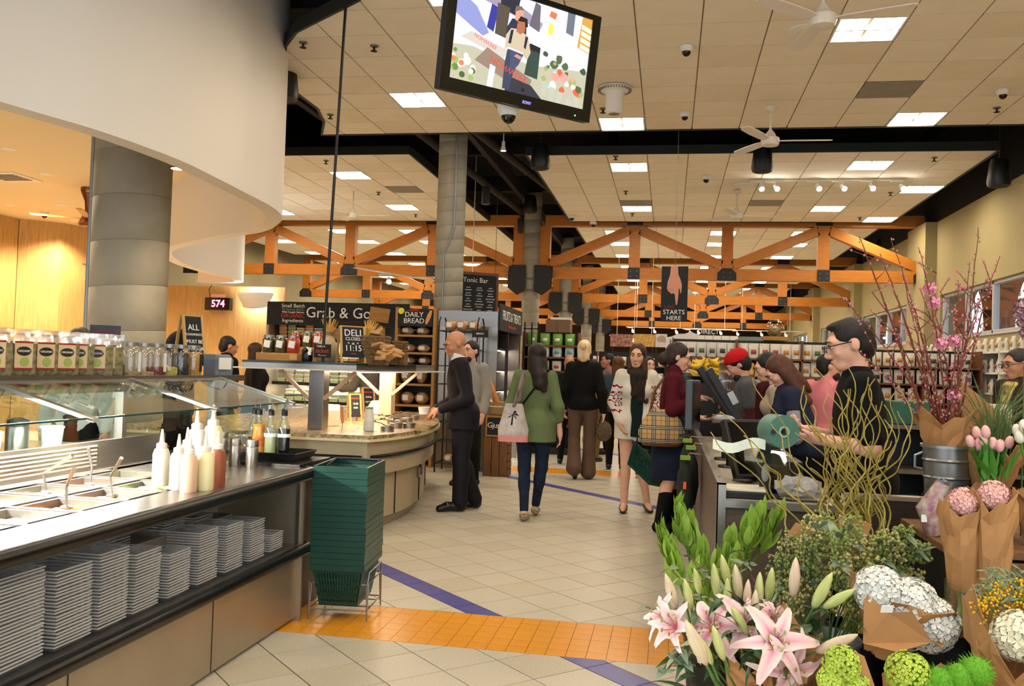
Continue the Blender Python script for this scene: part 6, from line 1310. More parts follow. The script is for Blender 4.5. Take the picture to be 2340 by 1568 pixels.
for i, (px, py, Y) in enumerate(heads):
    top = ony(px, py-15, Y)-tA.location; base = Vector((u_(-.05, .05), u_(-.05, .05), .1)); d = (top-base).normalized()
    MB().tube([base, base.lerp(top, .5)+Vector((0, 0, .05)), top-d*.03], .006, 6).build('stem', m_brn, tA, smooth=True)
    for k in range(22):
        if nl >= 280: break
        f = k/22; a = k*2.4; side = (d.orthogonal().normalized()); side = Matrix.Rotation(a, 3, d) @ side; sp = .14+.5*f
        p = top-d*(.03+.15*f); o = obj('leaf', lA[k % 3 if f > .4 else (2 if k % 2 else 0)], tA); orient(o, p, d*1.0+side*sp, u_(-.4, .4)+PI); o.scale = (u_(.95, 1.25),)*3; nl += 1
# ---- B lilies
m_bud = M('lily_bud', '#9fae58', .45, col2='#c9c58a', vscale=8, stretch=(8, 8, 1)); m_budp = M('lily_bud_pink', '#c9a596', .45, col2='#cfc89a', vscale=6, stretch=(8, 8, 1)); m_ll = M('lily_leaf', '#2c4a26', .4, var=.2, vscale=10)
def pig_mat():
    m = M('lily_petal', '#d6bab2', .5, sub=.08); nt = m.node_tree; at_ = nt.nodes.new('ShaderNodeAttribute'); at_.attribute_name = 'pigment'; nt.links.new(at_.outputs['Color'], nt.nodes['Principled BSDF'].inputs['Base Color']); return m
m_pet = pig_mat()
def petal_mesh(L, w, curl):
    b = MB(); n, c = 9, 8; rows = []; cols = []; e0, p0, d0 = Vector(srgb('#ddc6be')), Vector(srgb('#d994a4')), Vector(srgb('#b8325a'))
    for i in range(n+1):
        t = i/n; ww = w*math.sin(PI*(t*.9+.06))**.75; a = curl*max(0, t-.25)**1.5*2.2; y = L*t*math.cos(a*.5); z = -L*t*math.sin(a*.55)+.02*math.sin(PI*t)
        rows.append([(ww*(j/c-.5), y, z+.10*ww*(abs(j/c-.5)*2)**2+.010*math.sin(i*1.9+j*2.6)*(abs(j/c-.5)*2)**3) for j in range(c+1)])
        for j in range(c+1):
            q = abs(j/c-.5)*2; f = max(0, min(1, (1.0-q*1.25)*(1.25-t*1.1))); cols.append(e0.lerp(p0, min(1, f*1.6)).lerp(d0, max(0, f-.45)*1.5))
    b.grid(rows); me = b.mesh('petal', m_pet, True); ca = me.color_attributes.new('pigment', 'FLOAT_COLOR', 'POINT')
    for i, q in enumerate(cols): ca.data[i].color = (*q, 1)
    return me
pt_me = [petal_mesh(.125, .055, .9), petal_mesh(.12, .042, 1.2)]; pc_me = [petal_mesh(.12, .05, .3), petal_mesh(.115, .04, .5)]
bucket((.36, 3.25, 0), .1, .135, .34, m_bkt, 'black bucket holding the pink lilies', False)
tB = T('lily_bouquet', 'big bouquet of pink lilies with green buds in kraft paper', 'lily bouquet', (.36, 3.25, .05)); OB = Vector(tB.location)
def lily(px, py, Y, face, openn=.9, s=1., me=pt_me):
    p = ony(px, py, Y)-OB; d = Vector(face).normalized(); e = bpy.data.objects.new('lily_flower', None); COL.objects.link(e); e.parent = tB; e.location = p
    sd = d.orthogonal().normalized()
    for k in range(6):
        side = Matrix.Rotation(k*PI/3+.3, 3, d) @ sd; o = obj('petal', me[k % 2], e); dirv = d*math.cos(openn)+side*math.sin(openn)
        # orient: local Y along dirv, local Z towards the flower axis
        y = dirv.normalized(); z = (d-y*d.dot(y)).normalized(); x = y.cross(z); o.matrix_local = Matrix(((x.x, y.x, z.x, 0), (x.y, y.y, z.y, 0), (x.z, y.z, z.z, 0), (0, 0, 0, 1))) @ Matrix.Diagonal((s, s, s, 1))
    st = MB()
    for k in range(6): side = Matrix.Rotation(k*PI/3, 3, d) @ sd; st.tube([(0, 0, 0), tuple(d*.05+side*.012), tuple(d*.085+side*.03)], .0015, 4); st.ell(tuple(d*.088+side*.031), (.004, .004, .008), 6, 4)
    st.build('stamen', M('stamen', '#8a4a1c', .7, col2='#a8b060', vscale=20), e)
    MB().tube([p*0, -d*.06, Vector((-p.x*.6, -p.y*.6, -(p.z-.25)))], .006, 6).build('stem', m_brn, e)
lily(1560, 1440, 3.05, (-.5, -.7, .35), .55, 1.0, pc_me); lily(1545, 1425, 3.12, (-.75, -.4, .45), .6, .95, pc_me); lily(1635, 1440, 3.1, (-.3, -.75, .5), 1.0, .95); lily(1690, 1430, 3.12, (.25, -.8, .5), .85, .95); lily(1768, 1475, 2.98, (.05, -.85, .45), .75, 1.1); lily(1790, 1512, 3.0, (.35, -.85, -.25), .8, 1.0); lily(1755, 1425, 3.2, (.5, -.5, .6), .9, .9)
bud_me = {}
def bud(px, py, Y, d, s, pink):
    key = pink
    if key not in bud_me:
        b = MB(); b.lathe([(.004, 0), (.011, .012), (.0165, .04), (.0165, .07), (.010, .105), (.002, .125)], 10); b.v = [(x*(1+.12*math.cos(3*math.atan2(y, x))), y*(1+.12*math.cos(3*math.atan2(y, x))), z) for x, y, z in b.v]; bud_me[key] = b.mesh('bud', m_budp if pink else m_bud, True)
    o = obj('bud', bud_me[key], tB); d = Vector(d).normalized(); o.rotation_mode = 'QUATERNION'; o.rotation_quaternion = d.to_track_quat('Z', 'Y'); o.location = ony(px, py, Y)-OB; o.scale = (s,)*3
    MB().tube([o.location, o.location-d*.05, Vector((0, 0, .15)).lerp(o.location, .35)], .004, 5).build('bud_stem', m_brn, tB)
for a in ((1600, 1360, 3.35, (-.25, 0, 1), .8, 0), (1640, 1365, 3.3, (-.15, -.1, 1), 1., 0), (1665, 1340, 3.4, (-.25, 0, 1), .95, 0), (1660, 1390, 3.2, (0, -.1, 1), .85, 0), (1690, 1370, 3.3, (-.15, 0, 1), 1., 1), (1705, 1390, 3.2, (.05, 0, 1), .8, 1), (1735, 1385, 3.25, (0, 0, 1), .95, 0), (1755, 1375, 3.35, (.1, 0, 1), 1.0, 0), (1812, 1365, 3.2, (.05, 0, 1), 1.1, 1), (1858, 1390, 3.1, (.45, -.1, 1), 1.1, 0), (1880, 1390, 3.1, (.9, -.2, .7), 1.0, 0), (1865, 1490, 3.0, (.9, -.2, .55), 1.15, 1), (1580, 1395, 3.2, (-.25, 0, 1), .9, 0), (1545, 1390, 3.2, (-.35, 0, 1), 1.0, 1), (1655, 1510, 2.95, (-.35, -.1, 1), .95, 0), (1628, 1520, 2.95, (-.45, 0, 1), .7, 0), (1615, 1520, 2.9, (-.5, -.1, 1), 1.25, 1), (1710, 1450, 3.05, (-.5, -.2, .8), .9, 0), (1725, 1425, 3.1, (0, 0, 1), .9, 1), (1797, 1515, 2.95, (0, -.1, 1), .55, 0)): bud(*a)
lB = [leaf_mesh('leaf', .16, .03, m_ll, .8), leaf_mesh('leaf', .12, .034, m_ll, 1.1)]
for k in range(70):
    px, py = (R_.choice(((1840, 1420), (1760, 1490), (1700, 1500), (1640, 1540), (1600, 1470), (1700, 1400), (1830, 1470)))); p = ony(px+u_(-50, 50), py+u_(-40, 60), u_(3.02, 3.35))-OB; o = obj('leaf', lB[k % 2], tB); orient(o, p, (p.x*2+u_(-.6, .6), u_(-1.2, .2), u_(-.2, .8)), u_(-.6, .6)); o.scale = (u_(.8, 1.2),)*3
cone_wrap(tB, (0, 0, .2), (.0, -.02, .5), .09, .2, lift=.06); cone_wrap(tB, (.03, -.05, .15), (.1, -.1, .42), .06, .16, lift=.08)
pw = MB().grid([[(-.05+.16*i/5+.01*j, -.2-.02*i*(5-i)/6, .42+.16*j/4+.01*math.sin(i)) for i in range(6)] for j in range(5)]).build('paper_flap', m_kr, tB, solid=.0015); text('FLORITA FLORA', .018, M('print_black', '#241a12', .8), (.02, -.245, .56), (PI/2, .25, .1), pw)
# trailing eucalyptus sprigs around the lilies
m_eu = M('euca_leaf', '#6b7d62', .55, var=.15, vscale=15); m_eu2 = M('euca_leaf_b', '#85967a', .55, var=.15, vscale=15); eL = [leaf_mesh('leaf', .055, .034, m_eu, .3), leaf_mesh('leaf', .06, .026, m_eu2, .4)]; m_tw = M('red_twig', '#7a3a26', .6)
tE = T('eucalyptus_sprigs', 'thin red twigs of round eucalyptus leaves trailing beside the lilies', 'foliage', (.1, 3.6, .4)); OE = Vector(tE.location)
for (a, b_, Y) in (((1690, 1370), (1530, 1290), 3.55), ((1640, 1380), (1480, 1385), 3.5), ((1600, 1480), (1540, 1500), 2.98), ((1560, 1490), (1520, 1520), 2.98), ((1700, 1330), (1580, 1270), 3.65), ((1720, 1330), (1690, 1255), 3.6)):
    A, B2 = ony(*a, Y)-OE, ony(*b_, Y)-OE; P = [A.lerp(B2, k/6)+Vector((u_(-.01, .01), u_(-.02, .02), .03*math.sin(k))) for k in range(7)]; MB().tube(P, .0022, 5).build('twig', m_tw, tE)
    for k in range(1, 7):
        for s in (-1, 1): o = obj('leaf', eL[k % 2], tE); orient(o, P[k], (s*u_(.3, 1), u_(-.8, .3), u_(-.7, .5)), u_(-.8, .8)); o.scale = (u_(.6, 1.0),)*3
# ---- C seeded eucalyptus
bucket((.60, 3.62, 0), .12, .15, .46, m_zinc, 'dark zinc bucket holding the seeded eucalyptus'); tC = T('seeded_eucalyptus', 'large bunch of seeded eucalyptus with grey green leaves', 'foliage bunch', (.60, 3.62, .1)); OC = Vector(tC.location); m_seed = M('euca_seed', '#a8a266', .6, var=.25, vscale=60); m_seed2 = M('euca_seed_b', '#7f8c48', .6, var=.2, vscale=60)
sd1, sd2 = MB(), MB(); eC = [leaf_mesh('leaf', .085, .03, m_eu, .3), leaf_mesh('leaf', .08, .036, m_eu2, .4)]
cl_ = [(u_(1765, 2105), u_(1185, 1390)) for k in range(110)]
for px, py in cl_:
    if (px-1930)**2/175**2+(py-1290)**2/115**2 > 1.05: continue
    if py < 1160+abs(px-1900)*.12: continue
    Y = 3.62-.22*(1-((px-1930)/180)**2)*u_(.2, 1); p = ony(px, py, Y)-OC; B_m = sd1 if R_.random() < .6 else sd2
    for k in range(46): q = p+Vector((u_(-.036, .036), u_(-.036, .02), u_(-.036, .036))); r = u_(.004, .0075); B_m.add([q+Vector(v)*r for v in ((1, 0, 0), (-1, 0, 0), (0, 1, 0), (0, -1, 0), (0, 0, 1.3), (0, 0, -1.3))], [(0, 2, 4), (2, 1, 4), (1, 3, 4), (3, 0, 4), (2, 0, 5), (1, 2, 5), (3, 1, 5), (0, 3, 5)])
    for k in range(2 if R_.random() < .5 else 1): o = obj('leaf', eC[k], tC); orient(o, p, ((p.x)*1.5+u_(-1, 1), u_(-1.2, .3), u_(-.8, .8)), u_(-1, 1)); o.scale = (u_(.7, 1.15),)*3
    if R_.random() < .35: MB().tube([(u_(-.05, .05), u_(-.05, .05), .2), p*.6+Vector((0, 0, .1)), p], .003, 5).build('twig', m_brn, tC)
tag(sd1.build('seed_pods', m_seed, tC), kind='stuff'); tag(sd2.build('seed_pods', m_seed2, tC), kind='stuff')
for px, py in ((1830, 1225), (1960, 1215), (1945, 1265)): p = ony(px, py, 3.46)-OC; MB().prism([tuple(p+Vector(v)) for v in ((-.05, 0, 0), (.04, .01, -.01), (.05, 0, .03), (-.02, -.01, .05))], (0, .004, 0)).build('paper_scrap', m_kr, tC)
# ---- hydrangeas
def floret_ball(t, c, r, n, mat, nm, sz=.022, flat=1.):
    b = MB(); c = Vector(c)
    for k in range(n):
        z = 1-2*(k+.5)/n; a = k*2.39996; d = Vector((math.sqrt(1-z*z)*math.cos(a), math.sqrt(1-z*z)*math.sin(a), z)); p = c+Vector((d.x*r, d.y*r, d.z*r*flat))*u_(.9, 1.06); x = d.orthogonal().normalized(); y = d.cross(x); w = u_(0, 1.5)
        for q in range(4):
            e = x*math.cos(w+q*PI/2)+y*math.sin(w+q*PI/2); g = d.cross(e); b.add([p, p+e*sz*.6+g*sz*.45+d*sz*.2, p+e*sz*1.05+d*sz*.15, p+e*sz*.6-g*sz*.45+d*sz*.2], [(0, 1, 2, 3)])
    o = b.build(nm, mat, t); tag(o, kind='stuff'); return o
m_hw = M('hydrangea_white', '#d9d7cd', .7, sub=.1, var=.04, vscale=40); m_hg = M('viburnum_green', '#a3b83c', .6, var=.12, vscale=40); m_gt = M('green_trick', '#5d9a1c', .8)
tD = T('hydrangea_bouquet', 'white hydrangeas lying in a brown kraft paper cone', 'hydrangea bouquet', (.80, 3.05, .2)); OD = Vector(tD.location)
for px, py, r in ((2010, 1350, .075), (2080, 1385, .085), (2125, 1425, .085), (2075, 1430, .07)): floret_ball(tD, ony(px, py, 3.1)-OD, r, 190, m_hw, 'flower_head')
a, b_ = ony(2010, 1500, 3.15)-OD, ony(2075, 1395, 3.12)-OD; cone_wrap(tD, a, b_+Vector((.0, .06, .02)), .05, .17, lift=.03)
P = [ony(px, py, Y)-OD for px, py, Y in ((1975, 1352, 3.05), (1972, 1470, 3.02), (2050, 1490, 2.98), (2130, 1468, 2.98), (2085, 1398, 2.97), (2030, 1400, 3.0))]; MB().poly(P).build('paper_front', m_kr, tD, solid=.002)
P = [ony(px, py, Y)-OD for px, py, Y in ((2150, 1480, 3.0), (2178, 1415, 3.05), (2160, 1412, 3.16), (2110, 1450, 3.05))]; MB().poly(P).build('paper_corner', m_kr, tD, solid=.002)
P = ony(2027, 1392, 2.965)-OD; MB().box(P, (.04, .002, .025), (.3, 0, .3)).build('barcode_label', lb, tD)
bucket((.80, 3.12, 0), .11, .14, .40, m_bkt, 'black bucket under the white hydrangeas', False); bucket((.60, 2.78, 0), .11, .135, .33, m_bkt, 'black bucket of green viburnum', False); bucket((.90, 2.74, 0), .11, .14, .30, m_bkt, 'black bucket of green dianthus balls', False)
tK = T('viburnum_bouquet', 'lime green viburnum balls in kraft paper', 'flower bouquet', (.60, 2.78, .1)); OK_ = Vector(tK.location)
for px, py, r in ((1925, 1520, .052), (1905, 1555, .045), (1950, 1570, .05)): floret_ball(tK, ony(px, py, 2.72)-OK_, r, 90, m_hg, 'flower_head', .014)
P = [ony(px, py, 2.70)-OK_ for px, py in ((1955, 1490), (1975, 1500), (2010, 1600), (1985, 1640))]; MB().poly(P).build('paper_edge', m_kr, tK, solid=.002); cone_wrap(tK, (0, 0, .1), (0, 0, .33), .05, .12)
tK2 = T('dianthus_bouquet', 'bright green dianthus balls with lime florets', 'flower bouquet', (.90, 2.74, .1)); OK2 = Vector(tK2.location)
floret_ball(tK2, ony(2075, 1540, 2.7)-OK2, .06, 100, m_hg, 'flower_head', .014)
def puff(t, c, r, nm='flower_ball'):
    b = MB(); c = Vector(c)
    for k in range(420):
        z = 1-2*(k+.5)/420; a = k*2.39996; d = Vector((math.sqrt(1-z*z)*math.cos(a), math.sqrt(1-z*z)*math.sin(a), z)); x = d.orthogonal()*.0016; q = d+Vector((u_(-.2, .2), u_(-.2, .2), u_(-.2, .2))); b.add([c+d*r*.7+x, c+d*r*.7-x, c+q*r], [(0, 1, 2)])
    b.ell(c, r*.8, 12, 8); tag(b.build(nm, m_gt, t), kind='stuff')
for px, py, r in ((2150, 1560, .05), (2195, 1550, .05), (2230, 1535, .05), (2120, 1580, .05)): puff(tK2, ony(px, py, 2.68)-OK2, r)
for px in (2040, 2140): P = [ony(px+dx, py, 2.75)-OK2 for dx, py in ((-25, 1540), (10, 1515), (45, 1540), (20, 1590), (-20, 1590))]; MB().poly(P).build('paper_edge', m_kr, tK2, solid=.002)
# ---- E curly willow
bucket((.82, 3.98, 0), .1, .13, .42, m_bkt, 'black bucket holding the curly willow', False); tE2 = T('curly_willow', 'tall bundle of golden curly willow twigs', 'willow bundle', (.82, 3.98, .1)); OW = Vector(tE2.location); m_wil = M('willow_bark', '#80701f', .5, col2='#a8954a', vscale=20)
base = Vector((0, 0, .35))
tips = [(1655, 950), (1625, 985), (1735, 870), (1840, 880), (1880, 850), (1925, 840), (1905, 905), (1990, 900), (2010, 870), (2060, 900), (2075, 950), (2040, 1000), (1960, 930), (1990, 1000), (2030, 1060), (1940, 880), (1840, 1000), (1790, 1050), (1870, 960), (1900, 1010), (1760, 960), (2000, 1080), (1690, 1000), (1720, 1030), (1960, 860), (2080, 880)]
for i, (px, py) in enumerate(tips+[(u_(1840, 2060), u_(880, 1080)) for k in range(26)]):
    tip = ony(px, py, 3.98+u_(-.15, .12))-OW; P = []; N_ = 52; ph = u_(0, 6)
    b0 = base+Vector((u_(-.06, .06), u_(-.06, .06), 0)); mid = b0+Vector((u_(-.06, .06), u_(-.05, .05), .32)) if i > 3 else b0+Vector((-.04, -.02, .2)); 
    for k in range(N_+1):
        f = k/N_; q = b0*(1-f)**2+mid*2*f*(1-f)+tip*f*f; am = .03*min(1, f*3); P.append(q+Vector((am*math.sin(f*17+ph)+am*.5*math.sin(f*37+ph*2), am*math.cos(f*15+ph*1.7), am*.6*math.sin(f*21+ph))))
    MB().tube(P, [.0062-.0038*k/N_ for k in range(N_+1)], 6).build('twig', m_wil, tE2, smooth=True)
for k in range(34): x = u_(-.07, .07); y = u_(-.06, .05); MB().tube([(x, y, 0), (x+u_(-.01, .01), y, .2), (x*.9, y, .4), (x*.8+u_(-.02, .02), y, .62)], .0052, 5).build('twig', m_wil, tE2, smooth=True)
# ---- F blossom branches
pF = ony(2163, 1100, 4.05); bucket((pF.x, 4.05, CZT), .075, .098, .36, m_zinc, 'tall galvanised bucket holding the blossom branches', True, True); tF = T('blossom_branches', 'tall budding pink blossom branches in kraft paper', 'blossom branches', (pF.x, 4.05, CZT+.05)); OF = Vector(tF.location); m_br = M('blossom_bark', '#6a3322', .5, var=.15, vscale=20); m_bp = M('blossom_pink', '#c85f7c', .5); m_bp2 = M('blossom_scale', '#9a7a62', .6)
b0 = Vector((0, 0, .25)); bp, bs = MB(), MB()
ends = [(1965, 540), (2035, 545), (2100, 565), (2235, 520), (2285, 585), (2010, 580), (1920, 675), (2180, 700), (2130, 690), (2215, 600), (2255, 640), (2060, 620), (1960, 800), (1995, 840), (2190, 640), (2150, 800), (2075, 780), (2240, 700), (2080, 690)]
for i, (px, py) in enumerate(ends):
    tip = ony(px, py, 4.05+u_(-.12, .1))-OF; st = b0+Vector((u_(-.04, .04), u_(-.04, .04), 0)); N_ = 18; kx, ky = u_(-.03, .03), u_(-.03, .03); P = []
    for k in range(N_+1): f = k/N_; P.append(st.lerp(tip, f)+Vector((kx*math.sin(f*3.1)+.004*u_(-1, 1), ky*math.sin(f*3.1), .04*math.sin(f*3.14))))
    th = .008 if i in (0, 5, 7) else .0055
    br_ = MB().tube(P, [th*(1-.75*k/N_) for k in range(N_+1)], 6).build('branch', m_br, tF, smooth=True)
    for k in range(4, N_+1):
        for q in range(2):
            c = P[k].lerp(P[k-1], u_(0, 1))+Vector((u_(-.01, .01), u_(-.008, .008), u_(-.005, .005))); (bp if R_.random() < .34 else bs).ell(c, (u_(.003, .0055), u_(.003, .0055), u_(.004, .0075)), 6, 4)
        if k in (8, 11, 14) and i % 2 == 0:
            tw = [P[k], P[k]+Vector((u_(-.07, .07), u_(-.04, .04), u_(.04, .1))), P[k]+Vector((u_(-.12, .12), u_(-.05, .05), u_(.1, .22)))]; MB().tube(tw, [.003, .0025, .0015], 5).build('twig', m_br, br_)
            for f in (.3, .6, .9, 1.): c = tw[1].lerp(tw[2], f); (bp if R_.random() < .6 else bs).ell(c, (.005, .005, .0065), 6, 4)
tag(bp.build('pink_buds', m_bp, tF, smooth=True), kind='stuff'); tag(bs.build('brown_buds', m_bp2, tF, smooth=True), kind='stuff')
for px, py in ((2135, 692), (2182, 780), (2150, 785), (2180, 905), (2125, 660)): floret_ball(tF, ony(px, py, 4.0)-OF, .018, 9, M('blossom_open', '#d98aa0', .6), 'open_blossom', .022)
cone_wrap(tF, (0, 0, .2), (.0, 0, .44), .07, .13, lift=.03)
P = [ony(px, py, 4.15)-OF for px, py in ((2150, 1000), (2165, 930), (2195, 870), (2240, 905), (2300, 960), (2310, 1010), (2230, 1020))]; MB().poly(P).build('paper_sheet', m_kr, tF, solid=.003)
# ---- I grasses
tI = T('grass_bunch', 'bunch of fine green grass in kraft paper beside the blossom bucket', 'grass bunch', ony(2265, 1060, 4.0)); tI.location.z = CZT; OI = Vector(tI.location); m_gs = M('fine_grass', '#4f6a38', .6, var=.2, vscale=9)
bucket(tI.location, .06, .085, .2, m_bkt, 'small black bucket of fine grass', False)
for k in range(90):
    tip = ony(u_(2170, 2420), u_(840, 960), 4.0+u_(-.15, .15))-OI; s = Vector((u_(-.03, .03), u_(-.03, .03), .12)); m_ = s.lerp(tip, .6)+Vector((-tip.x*.25, 0, .08)); MB().tube([s, s.lerp(m_, .6), m_, tip], [.002, .002, .0016, .0006], 4).build('grass_blade', m_gs, tI)
cone_wrap(tI, (0, 0, .12), (0, 0, .34), .05, .12, lift=.04)
# ---- G tulips
m_tu = M('tulip_pink', '#dd97a0', .5, sub=.1, col2='#e8bfae', vscale=12); m_tw_ = M('tulip_white', '#e6e0cc', .5, sub=.1); m_tl = M('tulip_leaf', '#4f8a2e', .5, var=.12, vscale=10)
def tulips(loc, pts, Y, mat, label, lean):
    t = T('tulip_bouquet', label, 'tulip bouquet', loc); O2 = Vector(loc); pm_ = MB().lathe([(.004, 0), (.014, .008), (.017, .022), (.014, .04), (.006, .05)], 9); pm_.v = [(x*(1+.1*math.cos(3*math.atan2(y, x))), y*(1+.1*math.cos(3*math.atan2(y, x))), z) for x, y, z in pm_.v]; pm_ = pm_.mesh('tulip_flower', mat, True); lm = leaf_mesh('leaf', .15, .03, m_tl, .35)
    for px, py in pts:
        p = ony(px, py, Y+u_(-.04, .04))-O2; d = (p-Vector((0, 0, .15))).normalized(); o = obj('tulip_flower', pm_, t); o.rotation_mode = 'QUATERNION'; o.rotation_quaternion = d.to_track_quat('Z', 'Y'); o.location = p-d*.025; o.scale = (1.05,)*3; MB().tube([(0, 0, .1), p*.5+Vector((0, 0, .06)), p-d*.02], .004, 5).build('stem', m_tl, t)
        for q in range(3): o = obj('leaf', lm, t); orient(o, Vector((u_(-.05, .05), u_(-.04, .04), p.z-.14)), (d.x+u_(-.5, .5), u_(-.6, .3), 1.2), u_(-.5, .5))
    cone_wrap(t, (0, 0, .0), (lean, -.01, .2), .04, .105, lift=.02); return t
pg = ony(2262, 1200, 3.85); tulips((pg.x, 3.85, CZT), [(2218, 1010), (2232, 990), (2238, 1018), (2252, 988), (2268, 1015), (2285, 1020), (2305, 1012), (2246, 1005)], 3.82, m_tu, 'pink tulips in brown kraft paper on the plank table', .0)
pg2 = ony(2370, 1200, 3.8); tulips((pg2.x, 3.8, CZT), [(2325, 985), (2340, 975), (2350, 1000), (2365, 980), (2330, 1000)], 3.78, m_tw_, 'white tulips in kraft paper on the plank table', .0)
# ---- H hyacinths in a glass vase
vb = ony(2250, 1345, 3.28); t = T('glass_vase', 'wide glass vase holding the hyacinth bunches', 'vase', (vb.x, 3.28, TZ)); MB().lathe([(.001, .004), (.12, .0), (.125, .01), (.125, .17), (.121, .17), (.121, .015)], 32, cap=False).build('vase_glass', m_bg, t, smooth=True); MB().lathe([(.118, .012), (.118, .07)], 28).build('water', glass('water', (.85, .9, .85), op=.1), t)
m_hy = M('hyacinth_pink', '#dfa8a0', .6, sub=.1); m_hs = M('hyacinth_stem', '#a8b878', .6)
for i, (px0, py0, px1, py1, px2, py2) in enumerate(((2205, 1300, 2193, 1165, 2185, 1155), (2268, 1290, 2262, 1150, 2275, 1140))):
    Y = 3.28-.03*i; bp_ = ony(px0, py0, Y); tp = ony(px1, py1, Y); t = T('hyacinth_bunch', ['pale pink hyacinths in a kraft cone in the vase', 'hyacinths in a tall folded kraft cone in the vase'][i], 'hyacinth bunch', (bp_.x, Y, TZ+.02)); O2 = Vector(t.location)
    for k in range(6): MB().tube([(u_(-.03, .03), u_(-.03, .03), 0), (u_(-.02, .02), u_(-.02, .02), .14)], .008, 6).build('stem', m_hs, t, smooth=True)
    cone_wrap(t, (0, 0, .13), tuple(tp-O2+Vector((.01, 0, .02))), .05, .075, lift=.035, wob=.06); floret_ball(t, tp-O2+Vector((0, -.03, .03)), .045, 90, m_hy if i == 0 else m_hy, 'flower_head', .016)
t = T('sleeve_bouquet', 'small magenta and cream bouquet in a clear sleeve lying on the planks', 'flower bouquet', (ony(2135, 1200, 3.9).x, 3.9, CZT)); b = MB().tube([(.0, 0, .0), (-.02, 0, .1), (.03, 0, .21)], [.03, .055, .03], 12); b.build('blooms', M('sleeve_blooms', '#b04a78', .5, col2='#dcd2b4', vscale=30, coat=.8), t, smooth=True); MB().tube([(.0, 0, .0), (-.02, 0, .1), (.03, 0, .23)], [.033, .058, .045], 12).build('clear_sleeve', m_clr, t, smooth=True); MB().box((-.05, -.04, .07), (.022, .002, .03)).build('label', lb, t)
# ---- J mimosa
tJ = T('mimosa_bouquet', 'yellow mimosa sprays in kraft paper', 'mimosa bouquet', (1.16, 2.95, .25)); OJ = Vector(tJ.location); ym, fm = MB(), MB(); m_ym = M('mimosa_yellow', '#d9a818', .7, var=.15, vscale=60); m_mf = M('mimosa_leaf', '#6a7f5c', .6)
for (a, b_) in (((2330, 1330), (2250, 1430)), ((2300, 1340), (2240, 1380)), ((2340, 1360), (2285, 1450)), ((2350, 1400), (2300, 1480)), ((2320, 1330), (2340, 1400)), ((2280, 1330), (2230, 1400)), ((2350, 1340), (2330, 1440)), ((2370, 1400), (2360, 1480))):
    A, B2 = ony(*a, 3.0)-OJ, ony(*b_, 2.92)-OJ
    for k in range(70): c = A.lerp(B2, u_(0, 1))+Vector((u_(-.022, .022), u_(-.025, .025), u_(-.02, .02))); ym.ell(c, u_(.003, .0048), 6, 4)
    for k in range(34):
        c = A.lerp(B2, u_(-.2, .8))+Vector((u_(-.03, .03), u_(0, .03), u_(0, .04))); d = Vector((u_(-1, .3), u_(-.6, .3), u_(-.6, .6))).normalized()*.035; e = d.orthogonal().normalized()*.004; fm.add([c, c+d*.5+e, c+d, c+d*.5-e], [(0, 1, 2, 3)])
    MB().tube([A, A.lerp(B2, .5)+Vector((0, 0, .01)), B2], .002, 5).build('spray_stem', m_brn, tJ)
tag(ym.build('yellow_pompoms', m_ym, tJ), kind='stuff'); tag(fm.build('feathery_leaves', m_mf, tJ), kind='stuff')
cone_wrap(tJ, ony(2265, 1600, 2.95)-OJ, ony(2285, 1400, 2.98)-OJ, .04, .1, lift=.06); 
tJ2 = T('hydrangea_bouquet', 'cream hydrangea in kraft paper below the mimosa', 'hydrangea bouquet', (1.23, 2.85, .25)); OJ2 = Vector(tJ2.location); floret_ball(tJ2, ony(2330, 1455, 2.85)-OJ2, .07, 130, M('hydrangea_cream', '#ddd6b8', .6), 'flower_head'); cone_wrap(tJ2, ony(2330, 1620, 2.85)-OJ2, ony(2325, 1490, 2.85)-OJ2, .05, .1, lift=.05)
bucket((1.15, 2.86, 0), .12, .15, .3, m_bkt, 'black bucket under the mimosa', False)
t = T('seed_box', 'small orange box on the zinc table edge', 'carton', (ony(2325, 1300, 3.3).x, 3.3, TZ)); MB().bx(-.06, .06, -.04, .04, 0, .07).build('carton', M('orange_box', '#d07020', .6, col2='#e0b080', vscale=9), t, bevel=.003)
# burgundy orchid spray at the edge
t = T('orchid_spray', 'burgundy orchid spray standing beside the blossom branches', 'orchid', (ony(2335, 1100, 4.0).x, 4.0, CZT)); OO = Vector(t.location); MB().tube([(0, 0, 0), (0, 0, .3), ony(2345, 700, 4.0)-OO], .004, 5).build('stem', m_brn, t)
for px, py in ((2335, 715), (2345, 735), (2350, 760), (2338, 700)): floret_ball(t, ony(px, py, 3.98)-OO, .018, 10, M('orchid_burgundy', '#6a1838', .5, col2='#c9a8a8', vscale=60), 'flower', .03)
